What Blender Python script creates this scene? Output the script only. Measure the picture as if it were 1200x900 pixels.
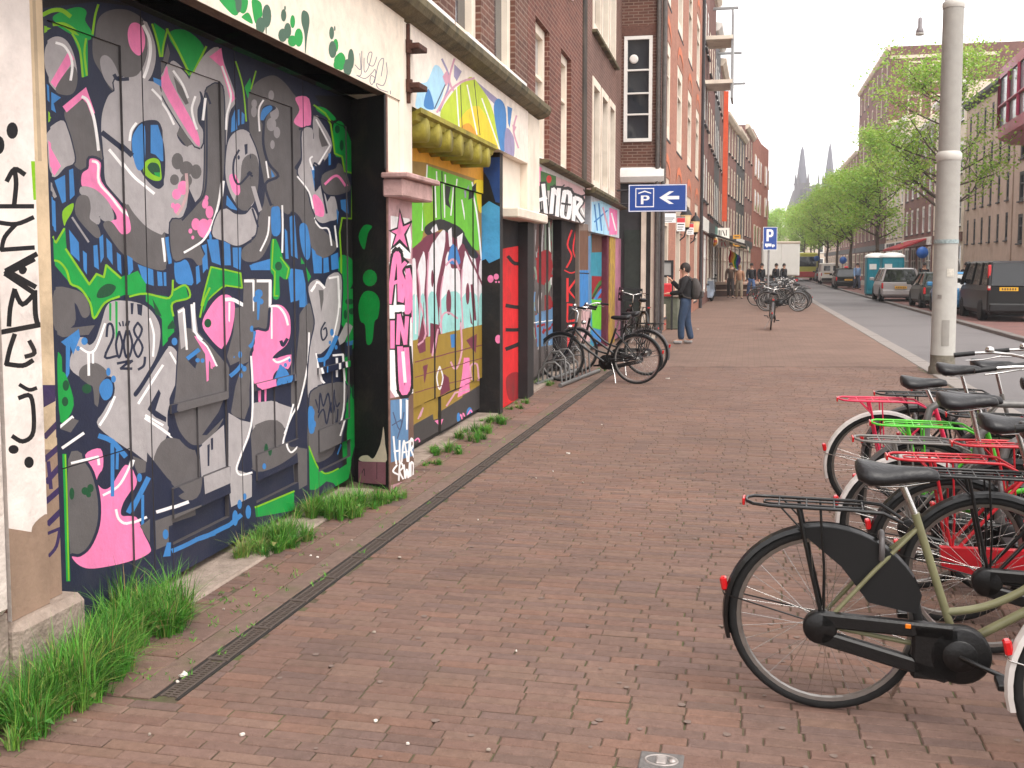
import bpy, bmesh, math, random
from mathutils import Vector, Matrix, geometry
random.seed(7)
R = math.radians
for o in list(bpy.data.objects): bpy.data.objects.remove(o)
scene = bpy.context.scene
COL = scene.collection
# ---------------------------------------------------------------- camera
FPX, PCX, PCY, CAMH = 1230.0, 600.0, 405.0, 1.70      # focal length and principal point of the photograph (1200 px wide)
PITCH = math.atan(94.6 / 1230)
cam_d = bpy.data.cameras.new('camera'); cam = bpy.data.objects.new('camera', cam_d); COL.objects.link(cam)
cam_d.sensor_width = 36; cam_d.lens = 36 * FPX / 1200; cam_d.shift_y = -45 / 1200
cam_d.clip_end = 6000; cam_d.clip_start = 0.05
cam.location = (0, 0, CAMH); cam.rotation_euler = (R(90) - PITCH, 0, 0)
scene.camera = cam
# ---------------------------------------------------------------- light: bright overcast
SUN_EL, SUN_AZ = 58, 150           # azimuth clockwise from +Y
w = bpy.data.worlds.new('World'); scene.world = w; w.use_nodes = True
nt = w.node_tree; nt.nodes.clear()
sky = nt.nodes.new('ShaderNodeTexSky'); sky.sky_type = 'NISHITA'; sky.sun_disc = False
sky.sun_elevation = R(SUN_EL); sky.sun_rotation = R(SUN_AZ); sky.air_density = 1.0; sky.dust_density = 1.0; sky.ozone_density = 1.0
hs = nt.nodes.new('ShaderNodeHueSaturation'); hs.inputs['Saturation'].default_value = 0.25
cl = nt.nodes.new('ShaderNodeMix'); cl.data_type = 'RGBA'; cl.inputs['Factor'].default_value = 0.88     # thin even cloud over the sky
cl.inputs['B'].default_value = (8.6, 8.35, 8.3, 1)
bg = nt.nodes.new('ShaderNodeBackground'); bg.inputs['Strength'].default_value = 0.13
ow = nt.nodes.new('ShaderNodeOutputWorld')
nt.links.new(sky.outputs[0], hs.inputs['Color']); nt.links.new(hs.outputs[0], cl.inputs['A']); nt.links.new(cl.outputs['Result'], bg.inputs['Color']); nt.links.new(bg.outputs[0], ow.inputs[0])
sd = bpy.data.lights.new('sun', 'SUN'); sd.energy = 1.3; sd.angle = R(30); sd.color = (1, 0.95, 0.88)
sun = bpy.data.objects.new('sun', sd); COL.objects.link(sun)
sun.rotation_euler = Vector((math.sin(R(SUN_AZ)) * math.cos(R(SUN_EL)), math.cos(R(SUN_AZ)) * math.cos(R(SUN_EL)), math.sin(R(SUN_EL)))).to_track_quat('Z', 'Y').to_euler()
vs = scene.view_settings
scene.display_settings.display_device = 'sRGB'
vs.view_transform = 'Standard'; vs.look = 'None'; vs.gamma = 1; vs.use_curve_mapping = False
vs.exposure = 1.05
# ---------------------------------------------------------------- helpers
def lin(c):
    return tuple((x / 255 / 12.92) if x / 255 <= 0.04045 else ((x / 255 + 0.055) / 1.055) ** 2.4 for x in c)
def tag(o, label=None, cat=None, group=None, kind=None):
    if label: o['label'] = label
    if cat: o['category'] = cat
    if group: o['group'] = group
    if kind: o['kind'] = kind
    return o
def empty(name, loc=(0, 0, 0), rz=0, label=None, cat=None, group=None, parent=None):
    o = bpy.data.objects.new(name, None); COL.objects.link(o); o.location = loc; o.rotation_euler = (0, 0, rz); o.empty_display_size = .2
    if parent: o.parent = parent
    return tag(o, label, cat, group)
def wloc(o):
    v = Vector((0, 0, 0))
    while o is not None: v += Vector(o.location); o = o.parent
    return v
MATS = {}
def mat(name, col, rough=.7, var=.12, scale=6.0, bump=0.0, bscale=40.0, metal=0.0, spec=.4, srgb=True, coat=0, tint=None, tscale=1.5, tamt=.5):
    """plain painted / stone / metal surface: noise-mottled colour and fine relief"""
    if name in MATS: return MATS[name]
    m = bpy.data.materials.new(name); m.use_nodes = True; MATS[name] = m
    n = m.node_tree; b = n.nodes['Principled BSDF']
    c = lin(col) if srgb else col
    b.inputs['Roughness'].default_value = rough; b.inputs['Metallic'].default_value = metal
    b.inputs['Specular IOR Level'].default_value = spec; b.inputs['Coat Weight'].default_value = coat
    tc = n.nodes.new('ShaderNodeTexCoord')
    no = n.nodes.new('ShaderNodeTexNoise'); no.inputs['Scale'].default_value = scale; no.inputs['Detail'].default_value = 6
    n.links.new(tc.outputs['Object'], no.inputs['Vector'])
    rp = n.nodes.new('ShaderNodeValToRGB')
    rp.color_ramp.elements[0].position = .3; rp.color_ramp.elements[1].position = .7
    rp.color_ramp.elements[0].color = (*[max(0, x * (1 - var)) for x in c], 1); rp.color_ramp.elements[1].color = (*[min(1, x * (1 + var)) for x in c], 1)
    n.links.new(no.outputs['Fac'], rp.inputs['Fac'])
    out = rp.outputs['Color']
    if tint:
        n2 = n.nodes.new('ShaderNodeTexNoise'); n2.inputs['Scale'].default_value = tscale; n2.inputs['Detail'].default_value = 8
        n.links.new(tc.outputs['Object'], n2.inputs['Vector'])
        r2 = n.nodes.new('ShaderNodeValToRGB'); r2.color_ramp.elements[0].position = .5; r2.color_ramp.elements[1].position = .72
        r2.color_ramp.elements[0].color = (0, 0, 0, 1); r2.color_ramp.elements[1].color = (tamt,) * 3 + (1,)
        n.links.new(n2.outputs['Fac'], r2.inputs['Fac'])
        mx = n.nodes.new('ShaderNodeMix'); mx.data_type = 'RGBA'
        n.links.new(r2.outputs['Color'], mx.inputs['Factor']); n.links.new(out, mx.inputs['A']); mx.inputs['B'].default_value = (*lin(tint), 1)
        out = mx.outputs['Result']
    n.links.new(out, b.inputs['Base Color'])
    if bump:
        nb = n.nodes.new('ShaderNodeTexNoise'); nb.inputs['Scale'].default_value = bscale; nb.inputs['Detail'].default_value = 5
        n.links.new(tc.outputs['Object'], nb.inputs['Vector'])
        bp = n.nodes.new('ShaderNodeBump'); bp.inputs['Strength'].default_value = bump; bp.inputs['Distance'].default_value = .02
        n.links.new(nb.outputs['Fac'], bp.inputs['Height']); n.links.new(bp.outputs['Normal'], b.inputs['Normal'])
    return m
def emat(name, col, s):
    if name in MATS: return MATS[name]
    m = bpy.data.materials.new(name); m.use_nodes = True; MATS[name] = m
    b = m.node_tree.nodes['Principled BSDF']; b.inputs['Base Color'].default_value = (*lin(col), 1)
    b.inputs['Emission Color'].default_value = (*lin(col), 1); b.inputs['Emission Strength'].default_value = s
    return m
def glassmat(name, col=(38, 42, 46), rough=.08):
    if name in MATS: return MATS[name]
    m = bpy.data.materials.new(name); m.use_nodes = True; MATS[name] = m
    n = m.node_tree; b = n.nodes['Principled BSDF']
    b.inputs['Base Color'].default_value = (*lin(col), 1); b.inputs['Roughness'].default_value = rough; b.inputs['Specular IOR Level'].default_value = .7
    tc = n.nodes.new('ShaderNodeTexCoord'); no = n.nodes.new('ShaderNodeTexNoise'); no.inputs['Scale'].default_value = 1.7
    n.links.new(tc.outputs['Object'], no.inputs['Vector'])
    bp = n.nodes.new('ShaderNodeBump'); bp.inputs['Strength'].default_value = .06; bp.inputs['Distance'].default_value = .1
    n.links.new(no.outputs['Fac'], bp.inputs['Height']); n.links.new(bp.outputs['Normal'], b.inputs['Normal'])
    return m
def attrmat(name, rough=.65, var=.12, vscale=9., bump=.15, bscale=60., dirt=0.0, spec=.35, grime=(70, 62, 56), big=0):
    """colour comes from the painted face colours (attribute Col), mottled"""
    if name in MATS: return MATS[name]
    m = bpy.data.materials.new(name); m.use_nodes = True; MATS[name] = m
    n = m.node_tree; b = n.nodes['Principled BSDF']; b.inputs['Roughness'].default_value = rough; b.inputs['Specular IOR Level'].default_value = spec
    at = n.nodes.new('ShaderNodeAttribute'); at.attribute_name = 'Col'
    tc = n.nodes.new('ShaderNodeTexCoord')
    no = n.nodes.new('ShaderNodeTexNoise'); no.inputs['Scale'].default_value = vscale; no.inputs['Detail'].default_value = 8; no.inputs['Roughness'].default_value = .65
    n.links.new(tc.outputs['Object'], no.inputs['Vector'])
    mr = n.nodes.new('ShaderNodeMapRange'); mr.inputs['From Min'].default_value = .3; mr.inputs['From Max'].default_value = .7
    mr.inputs['To Min'].default_value = 1 - var; mr.inputs['To Max'].default_value = 1 + var
    n.links.new(no.outputs['Fac'], mr.inputs['Value'])
    mu = n.nodes.new('ShaderNodeMix'); mu.data_type = 'RGBA'; mu.blend_type = 'MULTIPLY'; mu.inputs['Factor'].default_value = 1
    n.links.new(at.outputs['Color'], mu.inputs['A']); n.links.new(mr.outputs['Result'], mu.inputs['B'])
    out = mu.outputs['Result']
    if big:
        n3 = n.nodes.new('ShaderNodeTexNoise'); n3.inputs['Scale'].default_value = .75; n3.inputs['Detail'].default_value = 7; n3.inputs['Roughness'].default_value = .6
        g3 = n.nodes.new('ShaderNodeNewGeometry'); n.links.new(g3.outputs['Position'], n3.inputs['Vector'])
        m3 = n.nodes.new('ShaderNodeMapRange'); m3.inputs['From Min'].default_value = .3; m3.inputs['From Max'].default_value = .7; m3.inputs['To Min'].default_value = 1 - big; m3.inputs['To Max'].default_value = 1 + big
        n.links.new(n3.outputs['Fac'], m3.inputs['Value'])
        u3 = n.nodes.new('ShaderNodeMix'); u3.data_type = 'RGBA'; u3.blend_type = 'MULTIPLY'; u3.inputs['Factor'].default_value = 1
        n.links.new(out, u3.inputs['A']); n.links.new(m3.outputs['Result'], u3.inputs['B']); out = u3.outputs['Result']
    if dirt:
        n2 = n.nodes.new('ShaderNodeTexNoise'); n2.inputs['Scale'].default_value = 2.2; n2.inputs['Detail'].default_value = 10; n2.inputs['Roughness'].default_value = .7
        n.links.new(tc.outputs['Object'], n2.inputs['Vector'])
        m2 = n.nodes.new('ShaderNodeMapRange'); m2.inputs['From Min'].default_value = .52; m2.inputs['From Max'].default_value = .75; m2.inputs['To Max'].default_value = dirt
        n.links.new(n2.outputs['Fac'], m2.inputs['Value'])
        mx = n.nodes.new('ShaderNodeMix'); mx.data_type = 'RGBA'; mx.inputs['B'].default_value = (*lin(grime), 1)
        n.links.new(m2.outputs['Result'], mx.inputs['Factor']); n.links.new(out, mx.inputs['A']); out = mx.outputs['Result']
    n.links.new(out, b.inputs['Base Color'])
    nb = n.nodes.new('ShaderNodeTexNoise'); nb.inputs['Scale'].default_value = bscale; nb.inputs['Detail'].default_value = 4
    n.links.new(tc.outputs['Object'], nb.inputs['Vector'])
    bp = n.nodes.new('ShaderNodeBump'); bp.inputs['Strength'].default_value = bump; bp.inputs['Distance'].default_value = .01
    n.links.new(nb.outputs['Fac'], bp.inputs['Height']); n.links.new(bp.outputs['Normal'], b.inputs['Normal'])
    return m
def brickmat(name, c1, c2, mortar, fr=None, bw=.22, bh=.065, ms=.008, bump=.4, ground=False, rough=.85, var=.35, off=.5):
    """coursed bricks; for walls the coordinates are (along the wall, height)"""
    if name in MATS: return MATS[name]
    m = bpy.data.materials.new(name); m.use_nodes = True; MATS[name] = m
    n = m.node_tree; b = n.nodes['Principled BSDF']; b.inputs['Roughness'].default_value = rough; b.inputs['Specular IOR Level'].default_value = .25
    tc = n.nodes.new('ShaderNodeTexCoord'); ge = n.nodes.new('ShaderNodeNewGeometry')
    d = fr.d if fr else Vector((1, 0))
    def dot(ax):
        v = n.nodes.new('ShaderNodeVectorMath'); v.operation = 'DOT_PRODUCT'; n.links.new(ge.outputs['Position'], v.inputs[0]); v.inputs[1].default_value = ax; return v.outputs['Value']
    cb = n.nodes.new('ShaderNodeCombineXYZ')
    if ground:
        n.links.new(dot((d[0], d[1], 0)), cb.inputs[0]); n.links.new(dot((-d[1], d[0], 0)), cb.inputs[1])
    else:
        # along = s + n so that returns (reveals) carry bricks too
        n.links.new(dot((d[0] + d[1], d[1] - d[0], 0)), cb.inputs[0]); n.links.new(dot((0, 0, 1)), cb.inputs[1])
    bt = n.nodes.new('ShaderNodeTexBrick'); bt.offset = off
    bt.inputs['Color1'].default_value = (*lin(c1), 1); bt.inputs['Color2'].default_value = (*lin(c2), 1); bt.inputs['Mortar'].default_value = (*lin(mortar), 1)
    bt.inputs['Scale'].default_value = 1; bt.inputs['Mortar Size'].default_value = ms; bt.inputs['Brick Width'].default_value = bw; bt.inputs['Row Height'].default_value = bh; bt.inputs['Mortar Smooth'].default_value = .3
    n.links.new(cb.outputs[0], bt.inputs['Vector'])
    no = n.nodes.new('ShaderNodeTexNoise'); no.inputs['Scale'].default_value = .9; no.inputs['Detail'].default_value = 9; no.inputs['Roughness'].default_value = .7
    n.links.new(ge.outputs['Position'], no.inputs['Vector'])
    mr = n.nodes.new('ShaderNodeMapRange'); mr.inputs['From Min'].default_value = .3; mr.inputs['From Max'].default_value = .7; mr.inputs['To Min'].default_value = 1 - var; mr.inputs['To Max'].default_value = 1 + var
    n.links.new(no.outputs['Fac'], mr.inputs['Value'])
    mu = n.nodes.new('ShaderNodeMix'); mu.data_type = 'RGBA'; mu.blend_type = 'MULTIPLY'; mu.inputs['Factor'].default_value = 1
    n.links.new(bt.outputs['Color'], mu.inputs['A']); n.links.new(mr.outputs['Result'], mu.inputs['B']); n.links.new(mu.outputs['Result'], b.inputs['Base Color'])
    bp = n.nodes.new('ShaderNodeBump'); bp.inputs['Strength'].default_value = bump; bp.inputs['Distance'].default_value = .008; bp.invert = True
    n.links.new(bt.outputs['Fac'], bp.inputs['Height']); n.links.new(bp.outputs['Normal'], b.inputs['Normal'])
    return m

class MB:
    """collects faces, links them as one mesh object"""
    def __init__(s): s.v = []; s.f = []; s.mi = []; s.c = []; s.m = 0; s.col = None; s.sm = []; s.smooth = False
    def add(s, vs, fs):
        b = len(s.v); s.v += [tuple(x) for x in vs]
        for f in fs:
            s.f.append([b + i for i in f]); s.mi.append(s.m); s.c.append(s.col); s.sm.append(s.smooth)
        return s
    def quad(s, a, b, c, d): return s.add([a, b, c, d], [(0, 1, 2, 3)])
    def box(s, lo, hi, M=None, fr=None):
        (x0, y0, z0), (x1, y1, z1) = lo, hi
        p = [(x0, y0, z0), (x1, y0, z0), (x1, y1, z0), (x0, y1, z0), (x0, y0, z1), (x1, y0, z1), (x1, y1, z1), (x0, y1, z1)]
        fs = [(0, 3, 2, 1), (4, 5, 6, 7), (0, 1, 5, 4), (1, 2, 6, 5), (2, 3, 7, 6), (3, 0, 4, 7)]
        if fr: p = [fr.p(*q) for q in p]; fs = [f[::-1] for f in fs]
        if M: p = [M @ Vector(q) for q in p]
        return s.add(p, fs)
    def bbox(s, lo, hi, c=.01, M=None, fr=None):
        """box with chamfered edges"""
        lo = Vector(lo); hi = Vector(hi); P = []; idx = {}
        for sx in (0, 1):
            for sy in (0, 1):
                for sz in (0, 1):
                    co = [(lo, hi)[q][i] for i, q in enumerate((sx, sy, sz))]
                    for ax in range(3):
                        q = list(co)
                        for i in range(3):
                            if i != ax: q[i] += c if (sx, sy, sz)[i] == 0 else -c
                        idx[(sx, sy, sz, ax)] = len(P); P.append(q)
        fs = []
        def cy(*k): fs.append([idx[q] for q in k])
        for ax in range(3):
            o1, o2 = [(1, 2), (2, 0), (0, 1)][ax]
            for v in (0, 1):
                ring = []
                for a, b2 in ((0, 0), (1, 0), (1, 1), (0, 1)):
                    t = [0, 0, 0]; t[ax] = v; t[o1] = a; t[o2] = b2; ring.append((*t, ax))
                if not v: ring.reverse()
                cy(*ring)
            for a in (0, 1):
                for b2 in (0, 1):
                    t0 = [0, 0, 0]; t0[o1] = a; t0[o2] = b2; t1 = list(t0); t1[ax] = 1
                    r = [(*t0, o1), (*t1, o1), (*t1, o2), (*t0, o2)]
                    if (a + b2) % 2 == 1: r.reverse()
                    cy(*r)
        for sx in (0, 1):
            for sy in (0, 1):
                for sz in (0, 1):
                    r = [(sx, sy, sz, 0), (sx, sy, sz, 1), (sx, sy, sz, 2)]
                    if (sx + sy + sz) % 2 == 0: r.reverse()
                    cy(*r)
        if fr: P = [fr.p(*q) for q in P]; fs = [f[::-1] for f in fs]
        if M: P = [M @ Vector(q) for q in P]
        return s.add(P, fs)
    def tube(s, pts, r, n=8, cap=True, closed=False):
        pts = [Vector(p) for p in pts]; N = len(pts)
        rs = r if isinstance(r, (list, tuple)) else [r] * N
        up = None; V = []
        for i in range(N):
            if closed: t = pts[(i + 1) % N] - pts[i - 1]
            else: t = pts[min(i + 1, N - 1)] - pts[max(i - 1, 0)]
            if t.length < 1e-9: t = Vector((0, 0, 1))
            t.normalize()
            if up is None:
                up = Vector((0, 0, 1)) if abs(t.z) < .9 else Vector((1, 0, 0))
            a = t.cross(up)
            if a.length < 1e-6: a = t.orthogonal()
            a.normalize(); bb = a.cross(t).normalized(); up = bb
            for k in range(n):
                an = 2 * math.pi * k / n; V.append(pts[i] + (a * math.cos(an) + bb * math.sin(an)) * rs[i])
        fs = []
        for i in range(N if closed else N - 1):
            j = (i + 1) % N
            for k in range(n): fs.append((i * n + k, i * n + (k + 1) % n, j * n + (k + 1) % n, j * n + k))
        sm = s.smooth; s.smooth = True; s.add(V, fs); s.smooth = sm
        if cap and not closed: s.smooth = False; s.add(V[:n], [tuple(range(n))[::-1]]); s.add(V[-n:], [tuple(range(n))]); s.smooth = sm
        return s
    def lathe(s, prof, n=16, M=None, ax='z'):
        V = []; fs = []
        for (r, h) in prof:
            for k in range(n):
                a = 2 * math.pi * k / n
                q = (r * math.cos(a), r * math.sin(a), h)
                if ax == 'y': q = (q[0], q[2], -q[1])
                if ax == 'x': q = (q[2], q[0], q[1])
                V.append(M @ Vector(q) if M else q)
        for i in range(len(prof) - 1):
            for k in range(n): fs.append((i * n + k, i * n + (k + 1) % n, (i + 1) * n + (k + 1) % n, (i + 1) * n + k))
        sm = s.smooth; s.smooth = True; s.add(V, fs); s.smooth = False
        if prof[0][0] > 1e-6: s.add(V[:n], [tuple(range(n))[::-1]])
        if prof[-1][0] > 1e-6: s.add(V[-n:], [tuple(range(n))])
        s.smooth = sm
        return s
    def prism(s, poly, h0, h1, f):
        """poly: 2-D outline; f(u, v, h) -> 3-D point"""
        n = len(poly); V = [f(x, y, h0) for x, y in poly] + [f(x, y, h1) for x, y in poly]
        fs = [tuple(range(n))[::-1], tuple(range(n, 2 * n))] + [(i, (i + 1) % n, n + (i + 1) % n, n + i) for i in range(n)]
        return s.add(V, fs)
    def build(s, name, mats, parent=None, loc=None, smooth=None):
        L = wloc(parent) if parent is not None else Vector(loc or (0, 0, 0))
        me = bpy.data.meshes.new(name); me.from_pydata([Vector(p) - L for p in s.v], [], s.f)
        if not isinstance(mats, (list, tuple)): mats = [mats]
        for m in mats: me.materials.append(m)
        me.polygons.foreach_set('material_index', s.mi)
        me.polygons.foreach_set('use_smooth', s.sm if smooth is None else [smooth] * len(s.f))
        if any(c is not None for c in s.c):
            at = me.attributes.new('Col', 'FLOAT_COLOR', 'CORNER'); buf = []
            for p, c in zip(me.polygons, s.c):
                buf += list((*(c or (.5, .5, .5)), 1.0)) * p.loop_total
            at.data.foreach_set('color', buf)
        me.update()
        o = bpy.data.objects.new(name, me); COL.objects.link(o)
        if parent is not None: o.parent = parent
        else: o.location = L
        return o
def recalc(o):
    bm = bmesh.new(); bm.from_mesh(o.data); bmesh.ops.recalc_face_normals(bm, faces=bm.faces); bm.to_mesh(o.data); bm.free(); return o
def struct(mb, name, m): return tag(mb.build(name, m), kind='structure')
def copy_tree(o, parent=None):
    c = o.copy(); COL.objects.link(c); c.parent = parent
    for ch in list(o.children): copy_tree(ch, c)
    return c

# ---- where things stand: a ray of the photograph's camera met with the ground or a facade plane
CP, SP = math.cos(PITCH), math.sin(PITCH)
def ray(u, v):
    x = (u - PCX) / FPX; z = -(v - PCY) / FPX
    return Vector((x, CP + z * SP, -SP + z * CP))
def gp(u, v, z=0.0):
    r = ray(u, v); t = (z - CAMH) / r.z; return Vector((r.x * t, r.y * t, z))
class Fr:
    """vertical facade frame: s along the street, n towards the street, z up"""
    def __init__(s, o, k=None, d=None, left=True):
        s.o = Vector(o); s.d = (Vector((k, 1)) if d is None else Vector(d)).normalized()
        s.nn = Vector((s.d.y, -s.d.x)) * (1 if left else -1)
    def p(s, a, n, z): q = s.o + s.d * a + s.nn * n; return Vector((q.x, q.y, z))
    def sz(s, u, v, n=0.0):
        r = ray(u, v); t = ((s.o + s.nn * n) @ s.nn) / (Vector((r.x, r.y)) @ s.nn); q = r * t
        return ((Vector((q.x, q.y)) - s.o) @ s.d, q.z + CAMH)
    def nz(s, u, v, a):
        r = ray(u, v); t = ((s.o + s.d * a) @ s.d) / (Vector((r.x, r.y)) @ s.d); q = r * t
        return ((Vector((q.x, q.y)) - s.o) @ s.nn, q.z + CAMH)
    def at(s, x, y): q = Vector((x, y)) - s.o; return q @ s.d, q @ s.nn
KR = .226                                              # the street's direction dx/dy
FL = Fr((-.798, 8.433), .21)                           # near facades on the left
FK = Fr((6.588, 16.523), KR)                           # inner edge of the kerb
FD = Fr((-.90, 6.25), .2335)                           # the drain
# ================================================================ ground
M_brickbase = mat('joint_sand', (84, 74, 58), .95, .3, 14, .3, 90, tint=(78, 92, 44), tscale=3, tamt=.8)
M_paver = attrmat('paver_brick', .8, .16, 22, .5, 120, dirt=.4, spec=.25, grime=(100, 86, 74), big=.15)
def far_paver():
    m = brickmat('far_pavers', (126, 101, 90), (116, 93, 84), (100, 86, 70), Fr((0, 0), d=(1, -KR)), .206, .066, .006, .25, True, .85, .18)
    return m
M_farpav = far_paver()
M_asph = mat('asphalt', (112, 108, 108), .9, .10, 60, .3, 200, tint=(92, 88, 88), tscale=.35, tamt=.6)
M_kerb = mat('granite_kerb', (136, 129, 124), .8, .12, 30, .2, 150, tint=(112, 104, 98), tscale=2, tamt=.6)
M_dkerb = mat('dark_kerb', (112, 106, 102), .85, .15, 30, .2, 150)
def sheet(pts, z): return MB().add([(x, y, z) for x, y in pts], [tuple(range(len(pts)))])
def kx(y, off=0): return 6.588 + off + KR * (y - 16.523)
struct(sheet([(-300, -60), (600, -60), (600, 900), (-300, 900)], -.30), 'ground', mat('far_ground', (110, 104, 100), .95, .1, .05))
def wx(y): return FL.o.x - .9 + .21 * (y - FL.o.y)
YN = 17.5                                               # real bricks up to here
struct(MB().add([(-4, -2, -.007), (kx(-2), -2, -.007), (kx(YN), YN, -.007), (wx(YN) - 1, YN, -.007)], [(0, 1, 2, 3)]), 'pavement_bed', M_brickbase)
pav = struct(MB().add([(wx(YN) - 3, YN, 0), (kx(YN), YN, 0), (kx(300), 300, 0), (kx(300) - 60, 300, 0)], [(0, 1, 2, 3)]), 'pavement', M_farpav)
# --- the paving bricks: courses square to the kerb
rng = random.Random(11)
DX = Vector((1, -KR)).normalized(); DY = Vector((KR, 1)).normalized()
BL, BW, J = .206, .0605, .0055
def paver_mesh(mb, o, dx, dy, L, W, dz, tx, ty, col, ch=.005):
    """one brick: bevelled top, sides running down into the joint"""
    mb.col = col
    def P(a, b, z): q = o + dx * a + dy * b; return (q.x, q.y, z + dz + (a - L / 2) * tx + (b - W / 2) * ty)
    t = [P(ch, ch, 0), P(L - ch, ch, 0), P(L - ch, W - ch, 0), P(ch, W - ch, 0)]
    s = [P(0, 0, -ch), P(L, 0, -ch), P(L, W, -ch), P(0, W, -ch)]
    d = [P(0, 0, -.03), P(L, 0, -.03), P(L, W, -.03), P(0, W, -.03)]
    fs = [(0, 1, 2, 3)] + [(4 + i, 4 + (i + 1) % 4, (i + 1) % 4, i) for i in range(4)] + [(8 + i, 8 + (i + 1) % 4, 4 + (i + 1) % 4, 4 + i) for i in range(4)]
    mb.add(t + s + d, fs)
PALETTE = [(116, 93, 83), (112, 90, 81), (119, 96, 85), (109, 88, 80), (115, 92, 83), (118, 94, 82), (108, 88, 81), (116, 91, 81), (119, 92, 80)]
def pcol():
    c = rng.choice(PALETTE); f = rng.uniform(.93, 1.07); return tuple(x * f for x in lin(c))
def drain_off(x, y): return FD.at(x, y)[1]
near = []; restb = MB(); restb_n = 0
M0 = 0
row = 0
o0 = Vector((0, 0)) + DX * -6 + DY * 2.2
nrow = int(16.6 / (BW + J))
for r_ in range(nrow):
    base = o0 + DY * (r_ * (BW + J)); a = rng.uniform(0, BL) if r_ % 2 else rng.uniform(.35, .65) * BL
    a -= BL
    while a < 14:
        L = BL * rng.uniform(.985, 1.0)
        q = base + DX * a; c = q + DX * L / 2 + DY * BW / 2
        a += BL + .0042 * rng.uniform(.5, 1.6)
        if c.y < 2.7 or c.y > YN - .02 or c.x > kx(c.y) - .06: continue
        if FD.at(c.x, c.y)[0] > -2.31 and c.y < YN:      # cut the bricks along the drain
            n0 = drain_off(*(q + DY * BW / 2)); n1 = n0 + L
            if n0 >= -.333 and n1 <= .115: continue
            if n0 < -.333 < n1: L = -.336 - n0
            elif n0 < .115 < n1: q = q + DX * (.117 - n0); L = n1 - .117
            if L < .03: continue
        n0 = FL.at(*(q + DY * BW / 2))[1]; n1 = n0 + L
        if n1 < -.09: continue
        if n0 < -.12: q = q + DX * (-.12 - n0); L = n1 + .12
        if L < .03: continue
        uvz = ((c.x) / c.y)
        if abs(uvz) > .56 and c.y > 2.6: continue
        args = (q + DX * 0, DX, DY, L, BW, rng.uniform(-.0012, .0012) + (-.004 if rng.random() < .03 else 0), rng.uniform(-.006, .006), rng.uniform(-.012, .012), pcol())
        near.append((c.y, args))
near.sort(key=lambda t: t[0])
def paver_obj(args, parent, name='brick'):
    mb = MB(); paver_mesh(mb, *args); return mb.build(name, M_paver, parent)
brick_count = 0
field = MB()
for y_, args in near:
    if brick_count < 300 and y_ > 3.05: paver_obj(args, pav); brick_count += 1
    else: paver_mesh(field, *args)
tag(field.build('brick_field', M_paver, pav), kind='stuff')
# --- drain channel: border course, edging and cast grates
drain = empty('drain_channel', FD.p(-2.3, 0, 0), label='long narrow slotted drain running along the pavement beside the facades', cat='drain')
M_iron = mat('cast_iron', (82, 72, 66), .75, .25, 60, .3, 200, spec=.3)
M_edge = mat('drain_edging', (112, 92, 82), .9, .18, 25, .3, 120, tint=(78, 84, 44), tscale=4, tamt=.5)
mb = MB(); mb.col = None
mb.box((-2.28, -.002, -.05), (40, .012, -.004), fr=FD); mb.box((-2.28, .096, -.05), (40, .112, -.004), fr=FD); mb.box((-2.28, -.002, -.06), (40, .112, -.045), fr=FD)
mb.build('channel', mat('channel_dark', (40, 36, 33), .9, .2, 40), drain)
mb = MB(); a = -2.3
while a < 11.5:
    mb.bbox((a, -.118, -.03), (a + .6, -.004, .001 + rng.uniform(-.002, .003)), .004, fr=FD); a += .604
mb.box((11.5, -.118, -.03), (40, -.004, .003), fr=FD)
mb.build('edging', M_edge, drain)
bm_ = MB(); a = -2.3
while a < 11.5:
    q = FD.p(a, -.328, 0); dz = rng.uniform(-.003, .003)
    paver_mesh(bm_, Vector((q.x, q.y)), FD.d, FD.nn, .205, .2, dz, rng.uniform(-.006, .006), 0, pcol()); a += .21
tag(bm_.build('border_course', M_paver, pav), kind='stuff')
proto = None; a = -2.26; GL = .402
gm = MB()
gm.bbox((0, .014, -.03), (GL - .012, .026, -.002), .002, fr=FD); gm.bbox((0, .082, -.03), (GL - .012, .094, -.002), .002, fr=FD); gm.box((0, .049, -.03), (GL - .02, .059, -.004), fr=FD)
k = 0
while .012 + k * .021 < GL - .03:
    x = .006 + k * .021; gm.box((x, .027, -.028), (x + .011, .0485, -.003), fr=FD); gm.box((x, .0595, -.028), (x + .011, .0815, -.003), fr=FD); k += 1
gm.bbox((GL - .012, .006, -.03), (GL + .012, .102, .002), .002, fr=FD)
proto = gm.build('grate', M_iron, None, FD.p(0, 0, 0)); proto.parent = drain; proto.location = FD.p(a, 0, 0) - wloc(drain)
while a < 14:
    a += GL + .006; g2 = proto.copy(); COL.objects.link(g2); g2.location = FD.p(a, 0, 0) - wloc(drain)
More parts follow.
